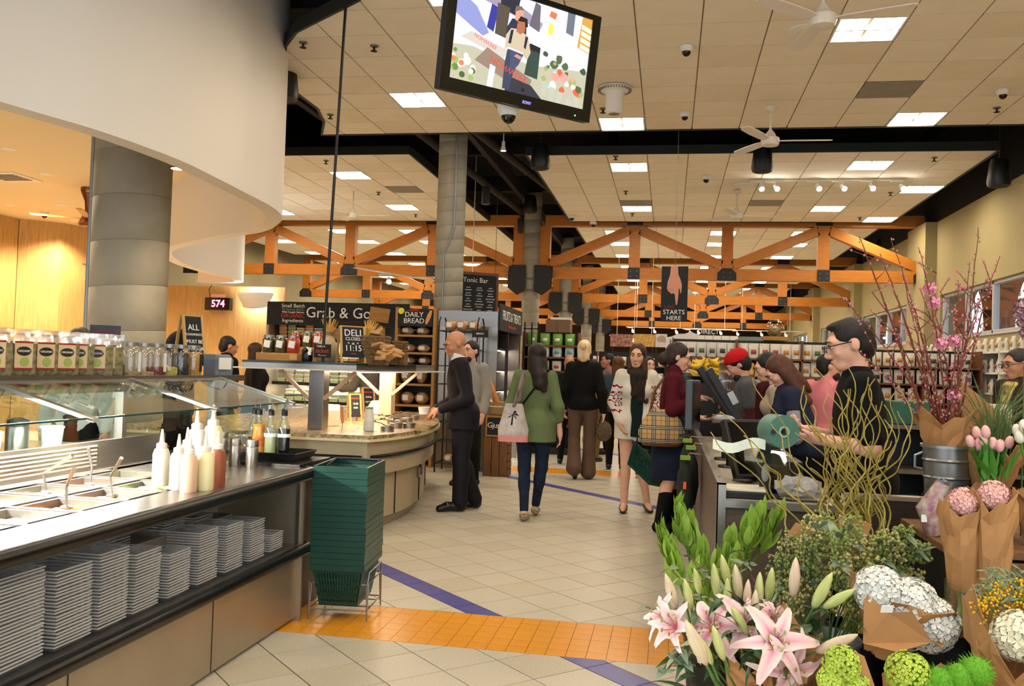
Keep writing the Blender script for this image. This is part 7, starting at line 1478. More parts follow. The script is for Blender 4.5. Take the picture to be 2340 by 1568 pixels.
# ================================================================ people
def surfnet(D, org, h):
    ins = D < 0; c = [(0, 0, 0), (1, 0, 0), (0, 1, 0), (1, 1, 0), (0, 0, 1), (1, 0, 1), (0, 1, 1), (1, 1, 1)]
    nx, ny, nz = D.shape
    cnt = sum(ins[a:nx-1+a, b:ny-1+b, d:nz-1+d].astype(np.int8) for a, b, d in c); mask = (cnt > 0) & (cnt < 8)
    I, J, K = np.nonzero(mask); idx = -np.ones(mask.shape, np.int64); idx[I, J, K] = np.arange(len(I))
    P = np.zeros((len(I), 3)); N = np.zeros(len(I)); V = [D[I+a, J+b, K+d] for a, b, d in c]
    for p in range(8):
        for q in range(p+1, 8):
            if sum(abs(x-y) for x, y in zip(c[p], c[q])) != 1: continue
            m = (V[p] < 0) != (V[q] < 0); t = np.where(m, V[p]/np.where(m, V[p]-V[q], 1), 0)
            for ax in range(3): P[:, ax] += m*(c[p][ax]+t*(c[q][ax]-c[p][ax]))
            N += m
    P = (P/N[:, None]+np.stack([I, J, K], 1))*h+org
    F = []
    for ax in range(3):
        sl0 = [slice(1, -1)]*3; sl1 = [slice(1, -1)]*3; sl0[ax] = slice(0, -1); sl1[ax] = slice(1, None)
        A = ins[tuple(sl0)]; B_ = ins[tuple(sl1)]; w = np.argwhere(A != B_)
        if not len(w): continue
        fl_ = A[tuple(w.T)]; base = w.copy()
        for o in range(3):
            if o != ax: base[:, o] += 1
        u, v = [o for o in range(3) if o != ax]
        q = []
        for du, dv in ((-1, -1), (0, -1), (0, 0), (-1, 0)):
            b = base.copy(); b[:, u] += du; b[:, v] += dv; q.append(idx[b[:, 0], b[:, 1], b[:, 2]])
        q = np.stack(q, 1); 
        if ax == 1: fl_ = ~fl_
        q[~fl_] = q[~fl_][:, ::-1]; F.append(q)
    return P, np.concatenate(F)
def sdf(prims, h, name, mat, parent=None, k0=.02):
    lo = np.full(3, 9.); hi = np.full(3, -9.)
    for p in prims:
        if p[0] == 'c': a, b, r = np.array(p[1]), np.array(p[2]), max(p[3], p[4]); lo = np.minimum(lo, np.minimum(a, b)-r); hi = np.maximum(hi, np.maximum(a, b)+r)
        if p[0] == 'e': c, r = np.array(p[1]), max(p[2]); lo = np.minimum(lo, c-r); hi = np.maximum(hi, c+r)
    lo -= 4*h; hi += 4*h; n = np.ceil((hi-lo)/h).astype(int)+1
    D = np.ones(n, np.float32)*.5
    X = [lo[i]+np.arange(n[i])*h for i in range(3)]
    for p in prims:
        k = k0
        if isinstance(p[-1], dict): k = p[-1].get('k', k0)
        if p[0] in 'ces':
            mg = max(2.5*h, k*1.2)
            if p[0] == 'c': a, b, r = np.array(p[1]), np.array(p[2]), max(p[3], p[4]); l_, h_ = np.minimum(a, b)-r-mg, np.maximum(a, b)+r+mg
            else: c, r = np.array(p[1]), max(p[2]); l_, h_ = c-r-mg, c+r+mg
            i0 = np.maximum(0, np.floor((l_-lo)/h).astype(int)); i1 = np.minimum(n, np.ceil((h_-lo)/h).astype(int)+1)
            if (i1 <= i0).any(): continue
            sl = tuple(slice(i0[i], i1[i]) for i in range(3))
            G3 = np.stack(np.meshgrid(*[X[i][sl[i]] for i in range(3)], indexing='ij'), -1)
            if p[0] == 'c':
                ab = b-a; L2 = max(ab@ab, 1e-9); t = np.clip(((G3-a)@ab)/L2, 0, 1); d = np.linalg.norm(G3-a-t[..., None]*ab, axis=-1)-(p[3]+(p[4]-p[3])*t)
            else:
                q = G3-c
                if p[3] is not None: q = q@np.array(p[3])
                r3 = np.array(p[2]); qn = np.linalg.norm(q/r3, axis=-1); qn2 = np.linalg.norm(q/(r3*r3), axis=-1); d = qn*(qn-1)/np.maximum(qn2, 1e-6)
            O_ = D[sl]
            if p[0] == 's': D[sl] = np.maximum(O_, -d)
            else:
                hh = np.clip(.5+.5*(O_-d)/k, 0, 1); D[sl] = np.where(O_ > .4, np.minimum(O_, d), O_*(1-hh)+d*hh-k*hh*(1-hh))
        elif p[0] == 'cut':
            pt, nr = np.array(p[1]), np.array(p[2], float); nr /= np.linalg.norm(nr)
            dd = (X[0][:, None, None]-pt[0])*nr[0]+(X[1][None, :, None]-pt[1])*nr[1]+(X[2][None, None, :]-pt[2])*nr[2]; D = np.maximum(D, dd)
    P, F = surfnet(D, lo, h)
    me = bpy.data.meshes.new(name); me.from_pydata(P.tolist(), [], F.tolist()); me.materials.append(mat); me.polygons.foreach_set('use_smooth', [True]*len(F)); me.update()
    return obj(name, me, parent)
def rotm(rz=0, rx=0, ry=0): return np.array(Euler((rx, ry, rz)).to_matrix())
V3 = lambda *a: np.array(a, float)
SK = {'light': '#d9a58a', 'tan': '#bd8463', 'pale': '#e2b598', 'brown': '#8d5b3f'}
class Fig:
    def __init__(s, loc, rz, H, label, skin='light', fem=False, h=.009, grp=None, **j):
        s.k = H/1.75; s.h = h; s.fem = fem; s.t = T('person', label, 'person', loc, rz, grp)
        s.skin = M('skin_'+skin, SK[skin], .5, var=.05, vscale=20, sub=.08); sw = .16 if fem else .19
        J = dict(pel=V3(0, 0, .95), chest=V3(0, 0, 1.27), neck=V3(0, .012, 1.46), head=V3(0, -.012, 1.63), sw=sw, hy=0., hp=0., hr=0., tw=0.)
        for sd, sx in (('L', 1), ('R', -1)):
            J.update({'e'+sd: V3(sx*(sw+.045), .03, 1.13), 'w'+sd: V3(sx*(sw+.055), -.04, .89), 'k'+sd: V3(sx*.1, -.02, .5), 'a'+sd: V3(sx*.1, .03, .085), 't'+sd: V3(sx*.12, -.14, .03), 'hd'+sd: None, 'hn'+sd: V3(-sx, 0, 0), 'c'+sd: .5})
        for q, v in j.items(): J[q] = np.array(v, float) if isinstance(v, (tuple, list)) else v
        d = J['chest']-V3(0, 0, 1.27)
        if 'neck' not in j: J['neck'] = J['neck']+d*1.5
        if 'head' not in j: J['head'] = J['head']+d*1.8
        s.J = J; c_, s_ = math.cos(J['tw']), math.sin(J['tw']); sh = J['chest']*.2+J['neck']*.8
        for sd, sx in (('L', 1), ('R', -1)): J['s'+sd] = sh+V3(sx*sw*c_, sx*sw*s_, .005); J['h'+sd] = J['pel']+V3(sx*(.095 if fem else .09), 0, -.02)
        s.HR = rotm(J['hy'], J['hp'], J['hr'])
    def S(s, prims):      # scale to height
        k = s.k; out = []
        for p in prims:
            q = list(p)
            if p[0] == 'c': q[1] = np.array(p[1])*k; q[2] = np.array(p[2])*k; q[3] *= k; q[4] *= k
            elif p[0] in 'es': q[1] = np.array(p[1])*k; q[2] = tuple(x*k for x in p[2])
            else: q[1] = np.array(p[1])*k
            out.append(tuple(q))
        return out
    def mk(s, prims, name, mat, h=None, k0=.02): return sdf(s.S(prims), h or s.h, name, mat, s.t, k0*s.k)
    def hpt(s, x, y, z): return s.J['head']+s.HR@(V3(x, y, z)*1.09)
    def he(s, c, r, op='e', k=.015): return (op, s.hpt(*c), tuple(q*1.09 for q in r), s.HR, {'k': k})
    def torso(s, g=0.):
        J = s.J; P, C, N = J['pel'], J['chest'], J['neck']; f = s.fem; W_ = (P+C)/2; R = rotm(J['tw'])
        o = [('e', P+V3(0, .005, .0), ((.165 if f else .16)+g, .11+g, .13+g), None), ('e', W_+V3(0, 0, 0), ((.12 if f else .14)+g, .09+g, .17+g), R), ('e', C, ((.14 if f else .165)+g, .098+g, .2+g), R), ('c', J['sL']*.92+J['sR']*.08-V3(0, 0, .012), J['sR']*.92+J['sL']*.08-V3(0, 0, .012), .045+g*.6, .045+g*.6)]
        if f: o += [('e', C+R@V3(sx*.07, -.075, .0), (.06+g, .05+g, .06+g), R, {'k': .04}) for sx in (-1, 1)]
        return o
    def arm(s, sd, g=0., fr=1.):
        J = s.J; a, e, w = J['s'+sd], J['e'+sd], J['w'+sd]; f = .9 if s.fem else 1.; o = []
        if fr <= 1: o = [('c', a, a+(e-a)*fr, .05*f+g, .042*f+g)]
        else: o = [('c', a, e, .05*f+g, .041*f+g), ('c', e, e+(w-e)*(fr-1), .042*f+g, (.042-.015*(fr-1))*f+g)]
        return o
    def leg(s, sd, g=0., fr=2.):
        J = s.J; a, e, w = J['h'+sd], J['k'+sd], J['a'+sd]; o = []
        if fr <= 1: return [('c', a, a+(e-a)*fr, .088+g, .088-.03*fr+g)]
        m = e+(w-e)*.3; o = [('c', a, e, .088+g, .056+g), ('c', e, e+(w-e)*(fr-1), .054+g, .054-.018*(fr-1)+g)]
        if fr > 1.3: o.append(('e', m+V3(0, .02, 0), (.05+g, .052+g, .11), None))
        return o
    def hand(s, sd):
        J = s.J; e, w = J['e'+sd], J['w'+sd]; d = (J['hd'+sd] if J['hd'+sd] is not None else w-e); d = d/np.linalg.norm(d); n = J['hn'+sd]-d*(J['hn'+sd]@d); n = n/(np.linalg.norm(n)+1e-9); l = np.cross(d, n); cu = J['c'+sd]
        sx = 1 if sd == 'L' else -1
        if np.dot(l, V3(0, -1, .2)) < 0: l = -l       # thumb side faces forward
        o = [('e', w+d*.05, (.036, .018, .05), np.stack([l, n, d], 1), {'k': .02}), ('c', w-d*.02, w+d*.03, .024, .026)]
        for i, (x, L_) in enumerate(((.027, .07), (.009, .08), (-.009, .074), (-.026, .058))):
            b = w+d*.09+l*x; m = b+(d*math.cos(cu*.6)+n*math.sin(cu*.6))*L_*.5; t = m+(d*math.cos(cu*1.6)+n*math.sin(cu*1.6))*L_*.5
            o += [('c', b-d*.02, m, .0095, .0088, {'k': .006}), ('c', m, t, .0088, .0075, {'k': .006})]
        b = w+d*.025+l*.03; m = b+(d*.6+l*.6+n*.3)*.04; o += [('c', b, m, .0125, .0105, {'k': .01}), ('c', m, m+(d*.85+n*.4)*.032, .0105, .0085, {'k': .006})]
        return o
    def body(s, feet=True, noseless=False):
        J = s.J; N = J['neck']; H_ = J['head']
        o = s.torso()+[('c', N-V3(0, 0, .05), H_+s.HR@V3(0, .02, -.07), .056 if not s.fem else .047, .05 if not s.fem else .043)]
        o += [s.he((0, .018, .03), (.073, .092, .083)), s.he((0, -.018, -.02), (.063, .075, .085)), s.he((0, -.05, -.085), (.04, .04, .03)), s.he((0, -.07, .03), (.055, .025, .025))]
        o += [('c', s.hpt(0, -.093, .012), s.hpt(0, -.112, -.028), .008, .0125, {'k': .01}), s.he((0, -.1, -.035), (.018, .012, .009), k=.008)]
        o += [s.he((sx*.073, .012, -.005), (.011, .021, .031), k=.008) for sx in (-1, 1)]+[s.he((sx*.036, -.07, -.02), (.02, .014, .02)) for sx in (-1, 1)]
        o += [s.he((sx*.031, -.103, .01), (.02, .016, .011), 's') for sx in (-1, 1)]+[s.he((0, -.089, -.058), (.024, .014, .007), k=.006), s.he((0, -.087, -.069), (.02, .014, .007), k=.006)]
        for sd in 'LR':
            o += s.arm(sd, 0, 2)+s.hand(sd)+s.leg(sd)
            a, t = J['a'+sd], J['t'+sd]; o += [('c', a+V3(0, .02, -.03), a*.4+t*.6+V3(0, 0, .0), .035, .032), ('c', a*.4+t*.6, t, .032, .022)]
        s.b = s.mk(o, 'body', s.skin, k0=.018); s.face(); return s
    def face(s, brow='#2a1c14', iris='#2b1a10', lip='#b0625a'):
        k = s.k; m_e = M('eye_white', '#e6ded4', .3); m_i = M('iris_'+iris, iris, .2); m_b = M('brow_'+brow, brow, .8); m_l = M('lip_'+lip, lip, .5)
        W = lambda p: tuple(np.array(p)*k)
        for sx in (-1, 1):
            c = s.hpt(sx*.031, -.083, .01); e = MB().ell(W(c), (.0155*k, .011*k, .0085*k), 10, 7, Matrix(s.HR.tolist()).to_euler()).build('eye', m_e, s.t, smooth=True)
            MB().ell(W(s.hpt(sx*.031, -.091, .009)), (.0065*k, .005*k, .007*k), 8, 6, Matrix(s.HR.tolist()).to_euler()).build('iris', m_i, e, smooth=True)
            MB().tube([W(s.hpt(sx*.015, -.094, .017)), W(s.hpt(sx*.031, -.097, .0205)), W(s.hpt(sx*.047, -.087, .015))], .0022*k, 5).build('eyelash', m_b, s.t)
            MB().tube([W(s.hpt(sx*.014, -.1, .032)), W(s.hpt(sx*.034, -.099, .038)), W(s.hpt(sx*.052, -.084, .031))], [.004*k, .0042*k, .002*k], 6).build('eyebrow', m_b, s.t, smooth=True)
        MB().ell(W(s.hpt(0, -.0965, -.0635)), (.0185*k, .008*k, .008*k), 10, 6, Matrix(s.HR.tolist()).to_euler()).build('lips', m_l, s.t, smooth=True)
    def hair(s, col, style='short', name='hair', h=None, extra=()):
        m = M('hair_'+col, col, .55, var=.3, vscale=30, stretch=(1, 1, .15), bump=.4, bscale=90, spec=.4); o = [s.he((0, .022, .042), (.083, .1, .086) if style != 'short' else (.079, .097, .081))]
        if style == 'long': o += [s.he((sx*.06, .03, -.06), (.03, .06, .12)) for sx in (-1, 1)]+[s.he((0, .07, -.1), (.075, .045, .18))]
        if style == 'back': o += [s.he((0, .04, .0), (.08, .085, .09))]
        if style in ('short', 'back'): o += [s.he((0, .055, -.01), (.072, .06, .08))]
        for e in extra: o.append(e)
        o += [s.he((0, -.1, -.02), (.068, .082, .092), 's'), s.he((0, -.1, .05), (.057, .062, .046), 's')]
        if style == 'short': o += [s.he((sx*.085, -.0, -.03), (.03, .05, .055), 's') for sx in (-1, 1)]
        return s.mk(o, name, m, h or s.h)
    def top(s, mat, name='shirt', g=.014, fr=1.9, hem=.98, neckz=0., nb=.0, k0=.03, extra=(), flare=0.):
        J = s.J; o = s.torso(g)+[('c', J['neck']-V3(0, 0, .07), J['neck']+V3(0, 0, .01+neckz), .075+g*.5, .058+g*.5)]
        if flare: o += [('c', J['pel']+V3(-.06, 0, -.0), V3(J['pel'][0]-.06, J['pel'][1], hem), .13+flare, .13+flare), ('c', J['pel']+V3(.06, 0, -.0), V3(J['pel'][0]+.06, J['pel'][1], hem), .13+flare, .13+flare)]
        for sd in 'LR': o += s.arm(sd, g*.5+.006, fr)
        o += list(extra)+[('cut', V3(0, 0, hem), (0, 0, -1)) if hem else ('cut', V3(0, 0, 0), (0, 0, -1))]
        # do not cut hanging sleeves: re-add the arms afterwards
        for sd in 'LR':
            if J['w'+sd][2] < hem+.1 or J['e'+sd][2] < hem+.1: o += [p+({'k': .008},) for p in s.arm(sd, g*.5+.006, fr)]
        return s.mk(o, name, mat, k0=k0)
    def pants(s, mat, name='trousers', g=.012, fr=1.97, top=1.04, flare=0., k0=.03):
        J = s.J; o = [('e', J['pel']+V3(0, .005, 0), ((.165 if s.fem else .16)+g, .11+g, .13+g), None), ('c', J['pel'], J['pel']+V3(0, 0, .1), .12+g, .11+g)]
        for sd in 'LR':
            o += s.leg(sd, g, fr)
            if flare: e, a = J['k'+sd], J['a'+sd]; o += [('c', e, e+(a-e)*(fr-1), .05+g, .05+flare)]
        o.append(('cut', J['pel']+V3(0, 0, top-.95), (0, 0, 1)))
        return s.mk(o, name, mat, k0=k0)
    def shoes(s, mat, g=.008, high=0., cut=True):
        J = s.J
        for sd in 'LR':
            a, t = J['a'+sd], J['t'+sd]; lowz = min(t[2]-.022, 0.) ; o = [('c', a+V3(0, .025, -.035), a*.4+t*.6, .037+g, .036+g), ('c', a*.4+t*.6, t, .036+g, .026+g)]
            if high: kn = J['k'+sd]; o += [('c', a, a+(kn-a)*high, .042+g, .058+g)]
            elif cut: o += [('cut', a+V3(0, 0, -.012), (0, -.25, 1))]
            s.mk(o, 'shoe', mat, k0=.015)
    def sub(s, mb, name, mat, **k): mb.xf(Matrix.Diagonal((s.k, s.k, s.k, 1))); return mb.build(name, mat, s.t, **k)
def glasses(f, m):
    b = MB()
    for sx in (-1, 1): b.tube([tuple(f.hpt(sx*.034+.024*math.cos(a), -.112, .006+.016*math.sin(a))) for a in np.arange(0, 2*PI, PI/8)], .0022, 5, closed=True); b.tube([tuple(f.hpt(sx*.058, -.11, .012)), tuple(f.hpt(sx*.076, -.06, .014)), tuple(f.hpt(sx*.078, .012, .01))], .0028, 5)
    b.tube([tuple(f.hpt(-.01, -.113, .008)), tuple(f.hpt(.01, -.113, .008))], .0022, 5); f.sub(b, 'glasses', m)
cloth = lambda n, c, r=.85, **k: M('cloth_'+n, c, r, bump=k.pop('bump', .25), bscale=k.pop('bscale', 30), sheen=k.pop('sheen', 0), spec=.2, **k)
m_denim = cloth('denim', '#1c2436', var=.25, vscale=14); m_navy = cloth('suit', '#1a171d', .7, bump=.1); m_bl = cloth('black', '#0c0c0d'); m_lea = M('black_leather', '#0b0a0a', .28)
# 1 man in the suit at the island
f = Fig((-2.04, 8.78, 0), -PI/2+.38, 1.8, 'bald man in a dark suit filling a tub at the antipasti island', 'tan', chest=(0, -.05, 1.27), hp=.42, hy=.12, eL=(.25, -.0, 1.1), wL=(.1, -.26, .98), eR=(-.25, -.02, 1.1), wR=(-.07, -.28, .97), cL=1.1, cR=1.1, kR=(-.1, 0, .5), kL=(.09, -.02, .5), aR=(-.1, .16, .085), tR=(-.12, .0, .03), aL=(.09, -.02, .085), tL=(.1, -.22, .03), hnL=(-.5, 0, -.6), hnR=(.5, 0, -.6)).body()
f.mk([('c', f.J['neck']-V3(0, 0, .05), f.J['neck']+V3(0, -.01, .08), .074, .07), ('cut', f.J['neck']+V3(0, 0, .068), (0, .3, 1))], 'shirt_collar', cloth('shirt_white', '#dcdde6', bump=0))
f.top(m_navy, 'jacket', g=.026, fr=1.86, hem=.80, k0=.04, flare=.022); f.pants(m_navy, g=.022, flare=.025); f.shoes(m_lea, cut=False)
f.sub(MB().tube([tuple(f.J['wL']*.93+f.J['eL']*.07+V3(.032*math.cos(a), .012*math.sin(a), .032*math.sin(a))) for a in np.arange(0, 2*PI, PI/8)], .007, 6, closed=True), 'wristwatch', m_ss)
p = f.t.location+Matrix.Rotation(-PI/2+.38, 3, 'Z') @ Vector((.0, -.40, .96)); t = T('food_tub', 'white round tub held by the man in the suit', 'tub', p); MB().lathe([(.045, 0), (.06, .07), (.062, .072), (.055, .068)], 18).build('tub_body', lb, t, smooth=True)
# 2 bearded man behind him
f = Fig(ony(1070, 1000, 10.6).to_2d().to_3d(), -.45, 1.76, 'bearded young man in a grey hoodie behind the man in the suit', 'light', h=.011).body(); f.hair('#1d1712', 'short'); f.mk([f.he((0, -.052, -.085), (.05, .05, .04)), f.he((0, -.085, -.06), (.026, .016, .02), 's')], 'beard', M('hair_#1d1712', '#1d1712')); f.top(cloth('grey_hood', '#8d8a86'), 'hoodie', g=.028, hem=.92); f.pants(m_bl); f.shoes(M('sneaker_black', '#141414', .6), cut=False)
# 3 woman in the green shirt walking away
f = Fig((-1.27, 8.5, 0), PI+.05, 1.69, 'woman in a green shirt and jeans walking away with a tote bag', 'light', True, hy=.45, eL=(.24, .05, 1.13), wL=(.27, -.0, .9), eR=(-.24, .06, 1.13), wR=(-.26, .0, .88), kL=(.085, -.01, .5), aL=(.06, .12, .085), tL=(.05, -.02, .03), kR=(-.08, -.08, .51), aR=(-.02, -.2, .1), tR=(-.02, -.34, .04)).body()
f.hair('#20140f', 'long', extra=[('c', f.hpt(0, .05, -.06), f.J['neck']+V3(-.05, .085, -.1), .085, .07), ('c', f.J['neck']+V3(-.05, .08, -.02), f.J['neck']+V3(-.1, .1, -.16), .075, .03), ('c', f.hpt(-.03, .05, -.06), f.J['neck']+V3(-.11, .05, -.1), .06, .03)])
m_gr = cloth('olive_green', '#5f6b45', bump=.4, bscale=9, var=.06, vscale=6); f.top(m_gr, 'overshirt', g=.024, fr=1.45, hem=.78, k0=.05, flare=.035); f.pants(m_denim, g=.006, fr=1.93); f.shoes(M('leopard_shoe', '#c9ae85', .7, col2='#2b1c14', vscale=55))
m_tote = M('tote_print', '#cfc4bb', .8, col2='#8d857e', vscale=6, bump=.2, bscale=12)
t = T('tote_bag', 'white tote bag with palm print on the shoulder of the woman in green', 'tote bag', (-1.43, 8.25, .76), .1); b = MB().bx(-.15, .15, -.05, .05, 0, .02)
rows = [[(w_*math.cos(a), d_*math.sin(a), z) for a in np.arange(0, 2*PI+.01, PI/8)] for z, w_, d_ in ((0, .12, .03), (.02, .14, .05), (.12, .145, .055), (.24, .11, .045), (.33, .09, .03), (.36, .08, .02))]
MB().grid(rows).build('bag_body', m_tote, t, smooth=True); MB().lathe([(.141, .0), (.142, .06)], 24, mt=Matrix.Diagonal((1, .37, 1, 1)), cap=False).build('pink_base', M('tote_pink', '#c9837c', .8), t); m_strap = M('strap_stripe', '#5c4546', .8, col2='#8a7a74', vscale=40, stretch=(1, 1, .1))
MB().prism([(-.02, -.052, .16), (-.005, -.052, .16), (.0, -.04, .26), (-.008, -.04, .26)], (0, -.004, 0)).build('palm_print', m_bl, t)
for k in range(7): a = k*.9; MB().prism([(-.004, -.045, .26), (-.004+.06*math.cos(a), -.05, .26+.045*math.sin(a)-.012), (-.004+.035*math.cos(a+.25), -.05, .26+.04*math.sin(a+.25))], (0, -.006, 0)).build('palm_print', m_bl, t)
MB().tube([(.0, -.02, .33), (.05, -.075, .5), (.08, -.02, .66), (.08, .06, .62), (.05, .075, .4), (0, .03, .33)], .018, 6).build('strap', m_strap, t); 
b = MB().tube([(.055, .045, .99), (.0, .145, 1.38), (-.16, .05, 1.46)], .009, 6); b = MB().tube([(.19, .1, .93), (.1, .155, 1.16), (-.04, .14, 1.36), (-.14, .04, 1.5)], .011, 6); f.sub(b, 'cross_strap', m_bl)
# 4 blonde woman walking away
f = Fig((-1.12, 11.85, 0), PI-.05, 1.83, 'blonde woman in a black sweater and brown flared trousers walking away', 'pale', True, eL=(.24, .02, 1.13), wL=(.25, -.06, .9), eR=(-.25, .06, 1.12), wR=(-.27, .03, .87), aL=(.07, .14, .14), tL=(.07, .04, .03), aR=(-.09, -.02, .085), tR=(-.1, -.18, .03)).body()
f.hair('#d9bf97', 'back', extra=[f.he((0, .1, .06), (.05, .05, .055)), f.he((0, .02, .1), (.06, .06, .04)), f.he((0, .08, -.06), (.07, .05, .07))]); f.top(cloth('black_knit', '#0d0c0c', bump=.5, bscale=40), 'sweater', g=.035, fr=1.95, hem=.88, k0=.05); f.pants(cloth('brown', '#5d483c'), g=.014, fr=1.97, flare=.05); f.shoes(m_lea, cut=False)
t = T('handbag', 'fuzzy brown handbag held by the blonde woman', 'handbag', (-.83, 11.83, .52)); MB().ell((0, 0, .13), (.11, .06, .14), 14, 9).build('bag_body', M('fur_brown', '#5b4b38', .95, var=.4, vscale=35, bump=1., bscale=60), t, smooth=True); MB().tube([(-.06, 0, .24), (-.03, 0, .36), (.03, 0, .36), (.06, 0, .24)], .008, 6).build('handle', m_lea, t)
# 5 woman in the patterned cardigan
f = Fig((-.33, 9.38, 0), .12, 1.74, 'young woman in a white cardigan with red diamond sleeves', 'light', True, hy=-.25, hp=.12, hr=.05, sw=.165, eR=(-.235, .02, 1.14), wR=(-.17, -.1, .93), eL=(.23, .04, 1.13), wL=(.16, -.12, .95), kR=(-.09, -.03, .5), aR=(-.1, -.04, .085), tR=(-.12, -.2, .03), kL=(.07, -.01, .5), aL=(.15, .05, .085), tL=(.17, -.1, .03)).body()
f.hair('#40261a', 'long', extra=[('c', f.hpt(.065, .0, -.05), f.J['neck']+V3(.09, -.09, -.3), .04, .035), ('c', f.hpt(-.065, .0, -.05), f.J['neck']+V3(-.05, -.1, -.26), .035, .03)])
def fair_isle():
    m = cloth('cardigan', '#d8cfc0', bump=.5, bscale=70); nt = m.node_tree; b = nt.nodes['Principled BSDF']; N = nt.nodes.new; L = nt.links.new
    tc = N('ShaderNodeTexCoord'); sp = N('ShaderNodeSeparateXYZ'); L(tc.outputs['Object'], sp.inputs[0])
    def mt(op, a, b_=None):
        n = N('ShaderNodeMath'); n.operation = op
        for i, q in enumerate((a, b_)):
            if q is None: continue
            if isinstance(q, (int, float)): n.inputs[i].default_value = q
            else: L(q, n.inputs[i])
        return n.outputs[0]
    ang = mt('ADD', sp.outputs[0], sp.outputs[1]); per = .05
    tri = mt('ABSOLUTE', mt('SUBTRACT', mt('FRACT', mt('DIVIDE', ang, per)), .5)); u = mt('MULTIPLY', tri, per)      # 0..per/2
    z = sp.outputs[2]; z1 = mt('SUBTRACT', z, 1.20)
    out = None
    def orr(a):
        nonlocal out
        out = a if out is None else mt('MAXIMUM', out, a)
    for zc in (1.03, 1.285): orr(mt('LESS_THAN', mt('ABSOLUTE', mt('SUBTRACT', mt('SUBTRACT', z, zc), mt('MULTIPLY', u, 1.0))), .009))
    for zc in (1.10, 1.17, 1.235): orr(mt('LESS_THAN', mt('ADD', mt('ABSOLUTE', mt('SUBTRACT', z, zc)), u), .015))
    for zc in (1.12, 1.19): orr(mt('LESS_THAN', mt('ABSOLUTE', mt('SUBTRACT', mt('SUBTRACT', z, zc), mt('MULTIPLY', u, 1.4))), .007))
    msk = mt('MULTIPLY', out, mt('GREATER_THAN', mt('ABSOLUTE', sp.outputs[0]), .145))
    mx = N('ShaderNodeMix'); mx.data_type = 'RGBA'; mx.inputs[6].default_value = (*srgb('#d8cfc0'), 1); mx.inputs[7].default_value = (*srgb('#7d1630'), 1); L(msk, mx.inputs[0]); L(mx.outputs[2], b.inputs['Base Color']); return m
f.top(fair_isle(), 'cardigan', g=.026, fr=1.9, hem=.76, k0=.04, flare=.03)
f.mk([('c', f.J['chest']+V3(0, -.09, .14), V3(0, -.13, .8), .06, .07), ('cut', V3(0, 0, .79), (0, 0, -1)), ('cut', V3(0, -.07, 0), (0, 1, 0))], 'dark_top', cloth('teal_black', '#10201f'))
f.mk([('e', f.J['neck']+V3(0, -.03, .0), (.11, .1, .06), None), ('c', f.J['neck']+V3(.04, -.11, -.04), f.J['chest']+V3(.03, -.145, -.1), .055, .045), ('c', f.J['neck']+V3(-.03, -.11, -.04), f.J['chest']+V3(-.03, -.14, -.04), .05, .04)], 'scarf', cloth('scarf', '#2a211b', bump=.8, bscale=18, var=.5, vscale=15)); f.shoes(M('flat_black', '#120f0f', .3))
# 6 woman in maroon at the keypad
f = Fig((.02, 8.3, 0), PI/2-.05, 1.72, 'woman in a maroon sweater, denim skirt and black boots paying at the till', 'light', True, chest=(0, -.03, 1.27), hp=.28, hy=.12, eR=(-.23, -.03, 1.14), wR=(-.18, -.26, 1.26), hdR=(.1, -1, .1), hnR=(0, 0, -1), cR=.7, eL=(.22, -.04, 1.14), wL=(.12, -.24, 1.08), hnL=(0, 0, 1), aL=(.1, -.0, .085), tL=(.11, -.17, .03), aR=(-.09, .06, .085), tR=(-.1, -.1, .03), kL=(.1, -.04, .5)).body()
f.hair('#2a1a13', 'back', extra=[f.he((0, .115, -.05), (.055, .05, .06))]); glasses(f, m_blk); m_mar = cloth('maroon', '#4c0f1a', bump=.4, bscale=60)
f.top(m_mar, 'sweater', g=.025, fr=1.85, hem=.80, neckz=.05, k0=.04, flare=.02)
f.mk([('c', f.J['pel']+V3(-.04, 0, .05), V3(-.06, 0, .52), .15, .165), ('c', f.J['pel']+V3(.04, 0, .05), V3(.06, 0, .52), .15, .165), ('cut', V3(0, 0, .50), (0, 0, -1))], 'denim_skirt', cloth('skirt_denim', '#161c2b', var=.2, vscale=10)); f.shoes(cloth('suede_black', '#0c0b0b'), high=.62, g=.012)
for sd in 'R': f.sub(MB().tube([tuple(f.J['wR']*.85+f.J['eR']*.15+V3(.032*math.cos(a), 0, .032*math.sin(a))) for a in np.arange(0, 2*PI, PI/8)], .006, 6, closed=True), 'bracelet', m_ss)
b = MB().box((-.036, -.115, .22), (.004, .02, .02)); b.box((-.11, -.02, .24), (.03, .004, .035)); 
